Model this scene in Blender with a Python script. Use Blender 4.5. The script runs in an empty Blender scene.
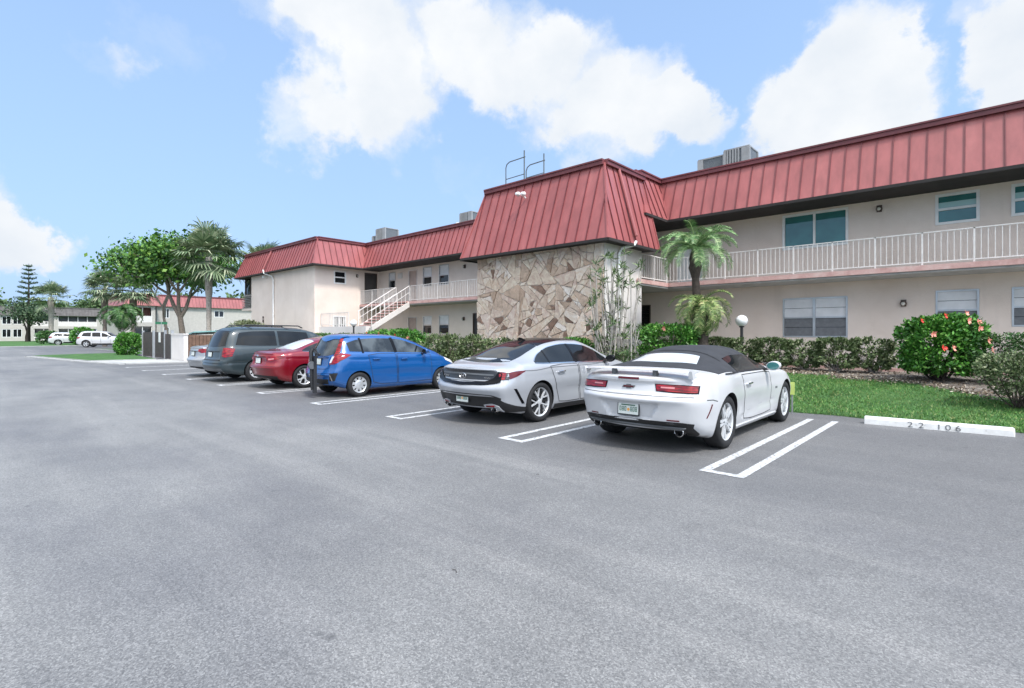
import bpy, bmesh, math, random
import numpy as np
from mathutils import Vector, Matrix
from mathutils.bvhtree import BVHTree

S = bpy.context.scene
C = S.collection
random.seed(5)
RNG = np.random.default_rng(11)
R = math.radians

# ------------------------------------------------------------------ camera, sky, sun, exposure
FPX, HOR, CAMH, YAW = 517.0, 333.5, 1.53, R(42.6)
cd = bpy.data.cameras.new('camera')
cam = bpy.data.objects.new('camera', cd)
C.objects.link(cam)
S.camera = cam
cam.location = (0, 0, CAMH)
cam.rotation_euler = (R(90), 0, YAW)
cd.sensor_width = 36.0
cd.lens = FPX / 1024 * 36.0
cd.shift_y = -(344 - HOR) / 1024
cd.clip_start = 0.05
cd.clip_end = 4000

SUN_EL, SUN_AZ = 58.0, 105.0          # azimuth measured from +Y towards +X
sd = bpy.data.lights.new('sun', 'SUN')
sun = bpy.data.objects.new('sun', sd)
C.objects.link(sun)
sd.energy = 2.0
sd.angle = R(10)
sd.color = (1.0, 0.965, 0.92)
sdir = Vector((math.sin(R(SUN_AZ)) * math.cos(R(SUN_EL)), math.cos(R(SUN_AZ)) * math.cos(R(SUN_EL)), math.sin(R(SUN_EL))))
sun.rotation_euler = sdir.to_track_quat('Z', 'Y').to_euler()
sun.location = (10, -10, 40)

S.view_settings.view_transform = 'Standard'
S.view_settings.look = 'None'
S.view_settings.gamma = 1.0
S.view_settings.use_curve_mapping = False
S.view_settings.exposure = 1.12
S.render.engine = 'CYCLES'
S.cycles.use_denoising = True
S.cycles.max_bounces = 6
S.cycles.diffuse_bounces = 3
S.cycles.glossy_bounces = 3
S.cycles.transparent_max_bounces = 6
S.cycles.sample_clamp_indirect = 8.0


def pix_dir(px, py):
    r = (px - 512) / FPX
    c, s = math.cos(YAW), math.sin(YAW)
    return Vector((r * c - s, r * s + c, (HOR - py) / FPX)).normalized()


def build_world():
    w = bpy.data.worlds.new('World')
    S.world = w
    w.use_nodes = True
    nt = w.node_tree
    nt.nodes.clear()
    N = nt.nodes.new
    L = nt.links.new
    out = N('ShaderNodeOutputWorld')
    bg = N('ShaderNodeBackground')
    bg.inputs['Strength'].default_value = 0.135
    sky = N('ShaderNodeTexSky')
    sky.sky_type = 'NISHITA'
    sky.sun_disc = False
    sky.sun_elevation = R(SUN_EL)
    sky.sun_rotation = R(SUN_AZ)
    sky.air_density = 1.0
    sky.dust_density = 1.2
    sky.ozone_density = 2.0
    tc = N('ShaderNodeTexCoord')

    def math_(op, a, b=None, clamp=False):
        m = N('ShaderNodeMath')
        m.operation = op
        m.use_clamp = clamp
        for k, v in enumerate((a, b)):
            if v is None:
                continue
            if isinstance(v, (int, float)):
                m.inputs[k].default_value = v
            else:
                L(v, m.inputs[k])
        return m.outputs[0]

    def noise(scale, detail, rough, off=(0, 0, 0), dist=0.0):
        mp = N('ShaderNodeMapping')
        mp.inputs['Location'].default_value = off
        mp.inputs['Scale'].default_value = (1, 1, 1.25)
        L(tc.outputs['Generated'], mp.inputs['Vector'])
        n = N('ShaderNodeTexNoise')
        n.inputs['Scale'].default_value = scale
        n.inputs['Detail'].default_value = detail
        n.inputs['Roughness'].default_value = rough
        n.inputs['Distortion'].default_value = dist
        L(mp.outputs[0], n.inputs['Vector'])
        return n.outputs['Fac']

    # warped direction so cloud edges billow
    nz = N('ShaderNodeTexNoise')
    nz.inputs['Scale'].default_value = 5.5
    nz.inputs['Detail'].default_value = 7.0
    nz.inputs['Roughness'].default_value = 0.62
    L(tc.outputs['Generated'], nz.inputs['Vector'])
    sub = N('ShaderNodeVectorMath')
    sub.operation = 'SUBTRACT'
    L(nz.outputs['Color'], sub.inputs[0])
    sub.inputs[1].default_value = (0.5, 0.5, 0.5)
    sc = N('ShaderNodeVectorMath')
    sc.operation = 'SCALE'
    L(sub.outputs[0], sc.inputs[0])
    sc.inputs['Scale'].default_value = 0.26
    add = N('ShaderNodeVectorMath')
    add.operation = 'ADD'
    L(tc.outputs['Generated'], add.inputs[0])
    L(sc.outputs[0], add.inputs[1])
    nrm = N('ShaderNodeVectorMath')
    nrm.operation = 'NORMALIZE'
    L(add.outputs[0], nrm.inputs[0])

    blobs = [(350, 66, 7.5, 1), (292, 118, 4.5, .9), (430, 40, 8, 1), (500, 45, 7, 1), (560, 85, 7, 1), (640, 108, 6.5, 1),
             (690, 112, 4, 1), (600, 135, 6, .9), (385, 110, 6, .9), (262, 6, 3.6, .7), (335, 6, 5, .8),
             (838, 66, 6, 1.1), (800, 100, 5.5, 1.1), (878, 92, 4.6, 1.1), (835, 125, 6, 1.1), (770, 140, 4, .8),
             (1016, 60, 4, 1), (1044, 25, 5, 1), (972, 8, 2.6, .7), (8, 234, 3.2, .8), (-14, 222, 5, .9),
             (58, 246, 1.8, .7), (160, 42, 3.5, .5), (115, 48, 2.5, .4), (470, 175, 4, .4)]
    acc = None
    dirs = [(pix_dir(a, b), r, wgt) for a, b, r, wgt in blobs]
    # unseen clouds behind and beside the viewer, made heavy to neutralise the light
    for az, el, r, wgt in [(150, 30, 26, 1), (200, 40, 26, 1), (232, 32, 22, 1), (100, 35, 20, .9), (20, 62, 22, .8), (300, 78, 14, .8),
                           (180, 70, 22, .9), (70, 22, 14, .8), (225, 15, 18, .9), (120, 12, 16, .9), (340, 45, 12, .5)]:
        dirs.append((Vector((math.sin(R(az)) * math.cos(R(el)), math.cos(R(az)) * math.cos(R(el)), math.sin(R(el)))), r, wgt))
    for d, r, wgt in dirs:
        dt = N('ShaderNodeVectorMath')
        dt.operation = 'DOT_PRODUCT'
        L(nrm.outputs[0], dt.inputs[0])
        dt.inputs[1].default_value = d
        mr = N('ShaderNodeMapRange')
        mr.interpolation_type = 'SMOOTHSTEP'
        mr.inputs['From Min'].default_value = math.cos(R(r * 1.08))
        mr.inputs['From Max'].default_value = math.cos(R(r * 0.35))
        mr.inputs['To Max'].default_value = wgt
        L(dt.outputs['Value'], mr.inputs['Value'])
        acc = mr.outputs[0] if acc is None else math_('ADD', acc, mr.outputs[0])
    fine = noise(4.2, 10, 0.64, (3, 1, 7), 0.2)
    dens = math_('ADD', acc, math_('MULTIPLY', math_('SUBTRACT', fine, 0.5), 1.5))
    mr = N('ShaderNodeMapRange')
    mr.interpolation_type = 'SMOOTHSTEP'
    mr.inputs['From Min'].default_value = 0.20
    mr.inputs['From Max'].default_value = 1.35
    L(dens, mr.inputs['Value'])
    mask = mr.outputs[0]
    wisp = N('ShaderNodeMapRange')
    wisp.inputs['From Min'].default_value = 0.5
    wisp.inputs['From Max'].default_value = 0.85
    wisp.inputs['To Max'].default_value = 0.3
    L(noise(2.2, 7, 0.55, (0, 5, 2), 0.6), wisp.inputs['Value'])
    # thin milky veil, stronger towards the horizon
    sep = N('ShaderNodeSeparateXYZ')
    L(tc.outputs['Generated'], sep.inputs[0])
    veil = N('ShaderNodeMapRange')
    veil.inputs['From Min'].default_value = 0.0
    veil.inputs['From Max'].default_value = 0.62
    veil.inputs['To Min'].default_value = 0.92
    veil.inputs['To Max'].default_value = 0.55
    L(sep.outputs['Z'], veil.inputs['Value'])
    m1 = math_('MAXIMUM', mask, wisp.outputs[0])
    m2 = math_('SUBTRACT', 1.0, math_('MULTIPLY', math_('SUBTRACT', 1.0, m1), math_('SUBTRACT', 1.0, veil.outputs[0])), True)
    # cloud brightness with soft grey folds
    fold = N('ShaderNodeMapRange')
    fold.inputs['From Min'].default_value = 0.3
    fold.inputs['From Max'].default_value = 0.75
    L(noise(6.5, 6, 0.55, (1, 2, 3)), fold.inputs['Value'])
    ccol = N('ShaderNodeMix')
    ccol.data_type = 'RGBA'
    ccol.inputs['A'].default_value = (2.75, 2.95, 3.2, 1)
    ccol.inputs['B'].default_value = (3.45, 3.5, 3.55, 1)
    L(fold.outputs[0], ccol.inputs['Factor'])
    vcol = N('ShaderNodeMix')
    vcol.data_type = 'RGBA'
    vcol.inputs['A'].default_value = (1.50, 2.25, 3.50, 1)
    L(mask, vcol.inputs['Factor'])
    L(ccol.outputs['Result'], vcol.inputs['B'])
    # veil and cloud brightened round the sun, added as soft fill light
    gd = N('ShaderNodeVectorMath')
    gd.operation = 'DOT_PRODUCT'
    L(tc.outputs['Generated'], gd.inputs[0])
    gd.inputs[1].default_value = sdir
    gl = N('ShaderNodeMapRange')
    gl.interpolation_type = 'SMOOTHSTEP'
    gl.inputs['From Min'].default_value = 0.25
    gl.inputs['From Max'].default_value = 1.0
    gl.inputs['To Min'].default_value = 1.0
    gl.inputs['To Max'].default_value = 6.0
    L(gd.outputs['Value'], gl.inputs['Value'])
    gw = N('ShaderNodeMapRange')
    gw.data_type = 'FLOAT_VECTOR'
    gw.interpolation_type = 'SMOOTHSTEP'
    gw.inputs[7].default_value = (.25, .25, .25)
    gw.inputs[8].default_value = (1, 1, 1)
    gw.inputs[9].default_value = (1, 1, 1)
    gw.inputs[10].default_value = (4.2, 3.8, 3.3)
    L(gd.outputs['Value'], gw.inputs[6])
    gs = N('ShaderNodeVectorMath')
    gs.operation = 'MULTIPLY'
    L(vcol.outputs['Result'], gs.inputs[0])
    L(gw.outputs[1], gs.inputs[1])
    mix = N('ShaderNodeMix')
    mix.data_type = 'RGBA'
    L(m2, mix.inputs['Factor'])
    L(sky.outputs[0], mix.inputs['A'])
    L(gs.outputs[0], mix.inputs['B'])
    L(mix.outputs['Result'], bg.inputs['Color'])
    L(bg.outputs[0], out.inputs[0])


build_world()

# ------------------------------------------------------------------ materials
MATS = {}


class NT:
    """small helper for procedural materials"""
    def __init__(s, name, **kw):
        s.m = bpy.data.materials.new(name)
        s.m.use_nodes = True
        s.t = s.m.node_tree
        s.p = s.t.nodes['Principled BSDF']
        for k, v in kw.items():
            s.p.inputs[k].default_value = v
        MATS[name] = s.m
        s.tc = s.t.nodes.new('ShaderNodeTexCoord').outputs['Object']

    def N(s, t):
        return s.t.nodes.new(t)

    def L(s, a, b):
        s.t.links.new(a, b)

    def noise(s, scale, detail=4, rough=.55, stretch=None, out='Fac', vec=None, dist=0):
        n = s.N('ShaderNodeTexNoise')
        n.inputs['Scale'].default_value = scale
        n.inputs['Detail'].default_value = detail
        n.inputs['Roughness'].default_value = rough
        n.inputs['Distortion'].default_value = dist
        v = vec or s.tc
        if stretch:
            mp = s.N('ShaderNodeMapping')
            mp.inputs['Scale'].default_value = stretch
            s.L(v, mp.inputs[0])
            v = mp.outputs[0]
        s.L(v, n.inputs['Vector'])
        return n.outputs[out]

    def ramp(s, fac, stops, interp='LINEAR'):
        r = s.N('ShaderNodeValToRGB')
        r.color_ramp.interpolation = interp
        e = r.color_ramp.elements
        while len(e) < len(stops):
            e.new(0.5)
        for k, (p, c) in enumerate(stops):
            e[k].position = p
            e[k].color = (*c, 1) if len(c) == 3 else c
        s.L(fac, r.inputs[0])
        return r.outputs[0]

    def mix(s, fac, a, b, mode='MIX'):
        m = s.N('ShaderNodeMix')
        m.data_type = 'RGBA'
        m.blend_type = mode
        for k, v in (('Factor', fac), ('A', a), ('B', b)):
            if isinstance(v, (int, float)):
                m.inputs[k].default_value = v
            elif isinstance(v, tuple):
                m.inputs[k].default_value = (*v, 1)
            else:
                s.L(v, m.inputs[k])
        return m.outputs['Result']

    def math(s, op, a, b=0.0, clamp=False):
        m = s.N('ShaderNodeMath')
        m.operation = op
        m.use_clamp = clamp
        for k, v in enumerate((a, b)):
            if isinstance(v, (int, float)):
                m.inputs[k].default_value = v
            else:
                s.L(v, m.inputs[k])
        return m.outputs[0]

    def color(s, c):
        s.L(c, s.p.inputs['Base Color'])

    def bump(s, h, strength=.3, dist=.01):
        b = s.N('ShaderNodeBump')
        b.inputs['Strength'].default_value = strength
        b.inputs['Distance'].default_value = dist
        s.L(h, b.inputs['Height'])
        s.L(b.outputs[0], s.p.inputs['Normal'])

    def rnd(s):
        return s.N('ShaderNodeNewGeometry').outputs['Random Per Island']


def simple(name, col, rough=.5, metal=0.0, var=.12, scale=3.0, **kw):
    m = NT(name, Roughness=rough, Metallic=metal, **kw)
    n = m.noise(scale, 5)
    lo = tuple(max(0, c * (1 - var)) for c in col)
    hi = tuple(min(1, c * (1 + var)) for c in col)
    m.color(m.ramp(n, [(.3, lo), (.7, hi)]))
    return m


def make_mats():
    # asphalt: worn grey sealcoat, pale aggregate showing, tyre-worn streaks along the lane, darker stalls
    m = NT('asphalt', Roughness=.64)
    m.p.inputs['Specular IOR Level'].default_value = .5
    xyz = m.N('ShaderNodeSeparateXYZ')
    m.L(m.tc, xyz.inputs[0])
    big = m.noise(.22, 5, .55, (.6, 1.0, 1), dist=.6)
    base = m.ramp(big, [(.32, (.125, .123, .121)), (.5, (.174, .171, .166)), (.68, (.230, .225, .216))])
    base = m.mix(.5, base, m.ramp(m.noise(1.1, 6, .62), [(.3, (.118, .116, .114)), (.7, (.196, .192, .185))]))
    streak = m.ramp(m.noise(1.0, 5, .6, (.10, 1.5, 1), dist=.35), [(.48, (0, 0, 0)), (.70, (.55, .55, .55))])
    base = m.mix(streak, base, (.255, .246, .233))
    dk = m.ramp(m.noise(.42, 4, .6, (.5, .9, 1)), [(.48, (0, 0, 0)), (.70, (.62, .62, .62))])
    base = m.mix(dk, base, (.095, .094, .102))
    st = m.N('ShaderNodeMapRange')
    st.interpolation_type = 'SMOOTHSTEP'
    st.inputs['From Min'].default_value = 4.6
    st.inputs['From Max'].default_value = 6.6
    st.inputs['To Max'].default_value = .55
    m.L(m.math('ADD', xyz.outputs[1], m.math('MULTIPLY', m.noise(.5, 4), 1.4)), st.inputs['Value'])
    base = m.mix(st.outputs[0], base, (.092, .091, .093))
    oil = m.ramp(m.noise(1.3, 4, .6, (1.4, .8, 1)), [(.62, (0, 0, 0)), (.74, (.6, .6, .6))])
    base = m.mix(m.mix(1.0, oil, st.outputs[0], 'MULTIPLY'), base, (.05, .051, .054))
    spots = m.ramp(m.noise(3.4, 2, .4), [(.74, (0, 0, 0)), (.79, (.55, .55, .55))])
    base = m.mix(spots, base, (.06, .06, .062))
    v = m.N('ShaderNodeTexVoronoi')
    v.inputs['Scale'].default_value = 125
    m.L(m.tc, v.inputs['Vector'])
    sv = m.N('ShaderNodeSeparateColor')
    m.L(v.outputs['Color'], sv.inputs[0])
    base = m.mix(.50, base, m.ramp(sv.outputs[0], [(0, (.12, .12, .125)), (.45, (.44, .44, .44)), (.8, (.66, .66, .655)), (1, (1, 1, .98))]), 'OVERLAY')
    grit = m.ramp(m.noise(260, 1, .5), [(.40, (.30, .30, .30)), (.60, (.68, .68, .68))])
    base = m.mix(.4, base, grit, 'OVERLAY')
    m.color(base)
    m.bump(sv.outputs[0], .35, .006)

    m = NT('line_paint', Roughness=.75)
    n = m.noise(19, 8, .78)
    m.color(m.ramp(n, [(.40, (.17, .17, .175)), (.50, (.47, .47, .465)), (.68, (.62, .62, .615))]))
    m.bump(m.noise(90, 2), .3, .004)

    m = NT('concrete_paint', Roughness=.7)
    n = m.noise(9, 8, .65)
    m.color(m.ramp(n, [(.30, (.34, .33, .31)), (.40, (.57, .565, .55)), (.66, (.66, .66, .65))]))
    m.bump(m.noise(60, 4), .25, .006)

    m = NT('concrete', Roughness=.85)
    n = m.noise(2.5, 8, .65)
    m.color(m.ramp(n, [(.3, (.30, .30, .29)), (.7, (.47, .46, .44))]))
    m.bump(m.noise(50, 3), .25, .006)

    m = NT('soil', Roughness=.95)
    n = m.noise(6, 8, .7)
    m.color(m.ramp(n, [(.3, (.07, .055, .045)), (.5, (.15, .125, .105)), (.70, (.32, .29, .25))]))
    m.bump(m.noise(35, 6, .7), .8, .04)

    m = NT('turf', Roughness=.9)
    n = m.noise(1.3, 6, .6)
    c = m.ramp(n, [(.3, (.028, .082, .018)), (.55, (.05, .135, .026)), (.75, (.10, .17, .045))])
    c = m.mix(.5, c, m.ramp(m.noise(60, 3, .7), [(.3, (.2, .2, .2)), (.7, (.8, .8, .8))]), 'OVERLAY')
    m.color(c)
    m.bump(m.noise(70, 4, .7), .8, .04)

    m = NT('blade', Roughness=.6)
    c = m.ramp(m.rnd(), [(0, (.035, .12, .016)), (.5, (.068, .19, .028)), (.82, (.115, .245, .042)), (1, (.30, .28, .11))])
    c = m.mix(.55, c, m.ramp(m.noise(1.1, 5), [(.3, (.3, .3, .3)), (.7, (.72, .72, .7))]), 'OVERLAY')
    m.color(c)
    m.p.inputs['Subsurface Weight'].default_value = 0.0

    # stucco
    for nm, lo, hi in (('stucco', (.70, .585, .505), (.81, .695, .615)), ('stucco_pale', (.62, .575, .54), (.71, .67, .635))):
        m = NT(nm, Roughness=.9)
        c = m.ramp(m.noise(.7, 7, .6), [(.3, lo), (.7, hi)])
        streak = m.ramp(m.noise(1.2, 5, .6, (2.2, 2.2, .18)), [(.55, (0, 0, 0)), (.8, (.28, .28, .28))])
        c = m.mix(streak, c, tuple(v * .72 for v in lo))
        m.color(c)
        m.bump(m.mix(.5, m.noise(38, 5, .7), m.noise(9, 6, .6)), .7, .02)

    m = NT('trim_pink', Roughness=.75)
    m.color(m.ramp(m.noise(3, 8, .7), [(.3, (.42, .23, .205)), (.5, (.56, .35, .315)), (.72, (.66, .50, .455))]))
    simple('stucco_far_shaded', (.47, .435, .395), .9, var=.08)  # far walls, their shade put into a darker stucco colour
    simple('white_paint', (.78, .77, .75), .45, var=.06, scale=5)
    simple('white_rail', (.70, .665, .63), .5, var=.1, scale=7)
    simple('off_white', (.68, .63, .60), .6, var=.08)
    simple('aluminium', (.58, .58, .58), .38, metal=.75, var=.1)
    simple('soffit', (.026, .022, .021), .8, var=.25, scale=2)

    m = NT('red_metal', Roughness=.42)
    n = m.noise(.8, 6, .6, (1.2, 1.2, .35))
    c = m.ramp(n, [(.3, (.255, .072, .070)), (.55, (.310, .090, .087)), (.75, (.365, .122, .114))])
    c = m.mix(.45, c, m.ramp(m.noise(2.4, 5, .6, (1.6, 1.6, .10)), [(.3, (.34, .34, .34)), (.7, (.66, .65, .65))]), 'OVERLAY')
    m.color(c)
    m.L(m.ramp(m.noise(1.5, 4), [(.3, (.36, .36, .36)), (.7, (.52, .52, .52))]), m.p.inputs['Roughness'])
    m.bump(m.noise(1.6, 3), .12, .02)
    simple('red_seam_shade', (.14, .028, .032), .5, var=.2)  # darker than the roof metal: shade lines along seams put into the colour
    simple('red_fascia', (.165, .043, .048), .5, var=.25, scale=1.2)
    simple('brown_panel', (.22, .10, .08), .7, var=.2)

    # flagstone cladding: every slab its own tone
    m = NT('flagstone', Roughness=.8)
    c = m.ramp(m.rnd(), [(0, (.16, .10, .072)), (.085, (.26, .165, .12)), (.10, (.46, .335, .25)), (.25, (.57, .44, .35)), (.45, (.65, .515, .44)),
                         (.60, (.62, .49, .385)), (.75, (.71, .58, .465)), (.92, (.72, .61, .53)), (1, (.78, .70, .63))])
    c = m.mix(.75, c, m.ramp(m.noise(3.6, 9, .72, dist=1.2), [(.25, (.16, .15, .14)), (.48, (.5, .49, .47)), (.75, (.90, .87, .84))]), 'OVERLAY')
    m.color(c)
    m.bump(m.noise(6, 8, .72), .9, .05)
    m = NT('mortar', Roughness=.9)
    m.color(m.ramp(m.noise(4, 6, .7), [(.3, (.36, .30, .25)), (.7, (.58, .50, .43))]))
    m.bump(m.noise(30, 4), .4, .01)

    # glass
    for nm, col, rough in (('pane_dark', (.012, .014, .016), .04), ('pane_teal', (.045, .17, .165), .03)):
        m = NT(nm, Roughness=rough)
        m.p.inputs['Specular IOR Level'].default_value = .9 if nm == 'pane_teal' else .6
        m.color(m.ramp(m.noise(1.2, 3), [(.3, tuple(c * .8 for c in col)), (.7, tuple(c * 1.2 for c in col))]))
        m.bump(m.noise(.9, 2), .12, .03)
    simple('blind', (.76, .76, .77), .6, var=.08)
    simple('screen_grey', (.16, .165, .175), .6, var=.15, scale=9)
    simple('door_tan', (.46, .35, .30), .6, var=.1)
    simple('door_dark', (.05, .047, .047), .5, var=.2)
    simple('jalousie', (.40, .385, .36), .45, var=.1)
    simple('black_metal', (.022, .022, .024), .45, var=.3)
    simple('brown_wood', (.15, .085, .055), .7, var=.25, scale=6)
    simple('dark_gate', (.058, .043, .039), .65, var=.3, scale=5)
    simple('teal_lid', (.22, .42, .40), .45, var=.1)
    simple('galv', (.36, .37, .385), .5, metal=.4, var=.15)
    simple('ac_panel', (.25, .25, .25), .55, var=.15)
    simple('ac_coil', (.10, .11, .12), .6, var=.3, scale=20)
    simple('steel_dark', (.10, .12, .125), .5, var=.25)
    m = NT('globe', Roughness=.12)
    m.color(m.ramp(m.noise(3), [(.3, (.70, .70, .70)), (.7, (.82, .82, .82))]))
    m.p.inputs['Coat Weight'].default_value = .8
    simple('lamp_glass', (.6, .58, .52), .2)
    simple('bronze', (.10, .075, .06), .45, metal=.4, var=.2)

    # vegetation
    def leafmat(nm, stops, rough=.55, spec=.4):
        m = NT(nm, Roughness=rough)
        m.p.inputs['Specular IOR Level'].default_value = spec
        c = m.ramp(m.rnd(), stops)
        c = m.mix(.5, c, m.ramp(m.noise(1.6, 4), [(.3, (.34, .34, .34)), (.7, (.68, .68, .66))]), 'OVERLAY')
        m.color(c)
    leafmat('dry_leaf', [(0, (.07, .045, .03)), (.4, (.17, .12, .08)), (.75, (.33, .27, .20)), (1, (.55, .50, .42))], .8)
    leafmat('leaf_bright', [(0, (.030, .115, .016)), (.5, (.058, .19, .026)), (.85, (.11, .29, .04)), (1, (.20, .34, .08))], .42)
    leafmat('leaf_mid', [(0, (.022, .07, .017)), (.5, (.042, .115, .026)), (.9, (.085, .17, .045)), (1, (.15, .20, .08))], .45)
    leafmat('leaf_tree', [(0, (.026, .085, .016)), (.45, (.052, .145, .024)), (.8, (.115, .245, .035)), (1, (.20, .33, .06))], .45)
    leafmat('leaf_grey', [(0, (.035, .062, .020)), (.4, (.085, .130, .044)), (.8, (.155, .205, .085)), (1, (.31, .32, .20))], .6)
    leafmat('leaf_pale', [(0, (.07, .10, .045)), (.5, (.15, .18, .09)), (1, (.30, .31, .19))], .6)
    leafmat('leaf_pygmy', [(0, (.06, .15, .045)), (.5, (.14, .27, .09)), (.85, (.28, .42, .18)), (1, (.46, .50, .26))], .5)
    leafmat('leaf_pygmy_low', [(0, (.06, .12, .03)), (.5, (.16, .24, .07)), (.85, (.32, .38, .14)), (1, (.50, .43, .22))], .5)
    leafmat('leaf_sabal', [(0, (.06, .11, .05)), (.5, (.16, .22, .115)), (.85, (.29, .34, .20)), (1, (.42, .42, .29))], .55)
    leafmat('leaf_dark', [(0, (.02, .05, .022)), (.5, (.042, .085, .038)), (1, (.085, .13, .06))], .6)
    leafmat('leaf_far', [(0, (.04, .085, .03)), (.5, (.075, .135, .045)), (1, (.14, .20, .08))], .65)
    leafmat('leaf_dracaena', [(0, (.035, .075, .025)), (.6, (.09, .15, .05)), (1, (.24, .26, .13))], .5)
    simple('bark', (.17, .135, .11), .9, var=.4, scale=9)
    simple('bark_pale', (.33, .29, .255), .9, var=.35, scale=7)
    simple('bark_dark', (.055, .042, .034), .9, var=.4, scale=14)
    simple('cane', (.40, .36, .32), .8, var=.3, scale=10)
    leafmat('petal_red', [(0, (.55, .02, .02)), (1, (.66, .06, .045))], .5)
    leafmat('petal_pink', [(0, (.78, .22, .17)), (1, (.85, .36, .28))], .5)

    # vehicles
    def paint(nm, col, rough=.3, metal=.0, coat=1.0, var=.03):
        m = simple(nm, col, rough, metal, var=var, scale=1.5)
        m.p.inputs['Coat Weight'].default_value = coat
        m.p.inputs['Coat Roughness'].default_value = .04
        fl = m.noise(1.1, 3)
        m.bump(fl, .02, .02)
    paint('paint_white', (.52, .52, .525), .35, 0, .6)
    paint('paint_silver_white', (.39, .40, .42), .3, .25, .7)
    paint('paint_blue', (.002, .076, .265), .25, .1, .9)
    paint('paint_red', (.21, .004, .012), .28, .25, .85)
    paint('paint_teal_grey', (.020, .033, .038), .4, .0, .6)
    paint('paint_silver', (.40, .41, .42), .32, .5, .7)
    paint('gloss_black', (.007, .007, .008), .16, 0, 0.0)
    MATS['gloss_black'].node_tree.nodes['Principled BSDF'].inputs['Specular IOR Level'].default_value = .16
    simple('soft_top', (.026, .027, .031), .85, var=.2, scale=6)
    simple('plastic_black', (.014, .014, .015), .5, var=.2)
    simple('trim_grey', (.11, .115, .12), .4, var=.15)
    simple('rubber', (.013, .013, .014), .8, var=.3, scale=12)
    simple('smoke_panel', (.032, .033, .036), .25, var=.1)
    simple('seam', (.012, .012, .013), .7)
    simple('chrome', (.75, .75, .76), .12, metal=1.0, var=.04)
    simple('alloy', (.56, .57, .58), .32, metal=.25, var=.06)
    simple('alloy_dark', (.02, .021, .022), .35)
    simple('hubcap', (.55, .56, .57), .35, metal=.55)
    simple('brake', (.018, .018, .019), .6)
    m = NT('car_glass', Roughness=.03)
    m.p.inputs['Specular IOR Level'].default_value = .30
    m.color(m.ramp(m.noise(1.1, 2), [(.35, (.006, .007, .008)), (.65, (.018, .020, .022))]))
    m = NT('car_glass_clear', Roughness=.03)
    m.p.inputs['Specular IOR Level'].default_value = .55
    m.color(m.ramp(m.noise(2.2, 3), [(.42, (.012, .014, .015)), (.62, (.075, .085, .088))]))
    m = NT('window_painted_sky', Roughness=.12)  # pale colour stands in for sky reflected in rear windows
    m.p.inputs['Specular IOR Level'].default_value = .9
    m.color(m.ramp(m.noise(1.2, 2), [(.3, (.40, .42, .43)), (.7, (.52, .54, .55))]))
    m = NT('lens_red', Roughness=.12)
    m.p.inputs['Coat Weight'].default_value = .15
    m.color(m.ramp(m.noise(16, 2, .5, (.5, .5, 2.5)), [(.38, (.09, .002, .005)), (.60, (.30, .006, .012))]))
    simple('lens_dark_red', (.10, .006, .01), .15)
    simple('lens_pink', (.55, .22, .22), .15)
    simple('lens_clear', (.68, .68, .69), .12, metal=.2)
    m = NT('plate_face', Roughness=.4)
    c = m.ramp(m.noise(30, 3), [(.3, (.60, .64, .58)), (.7, (.72, .74, .70))])
    m.color(c)
    simple('plate_ink', (.03, .12, .07), .5)
    simple('plate_orange', (.72, .32, .05), .5)
    simple('stencil', (.09, .09, .095), .8, var=.5, scale=40)
    simple('hi_vis', (.55, .66, .18), .5)
    simple('shingle', (.115, .105, .10), .9, var=.25, scale=2)
    simple('sign_white', (.75, .75, .73), .5)
    simple('sign_green', (.03, .16, .08), .5)


make_mats()
M = MATS

# ------------------------------------------------------------------ mesh helpers


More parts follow.
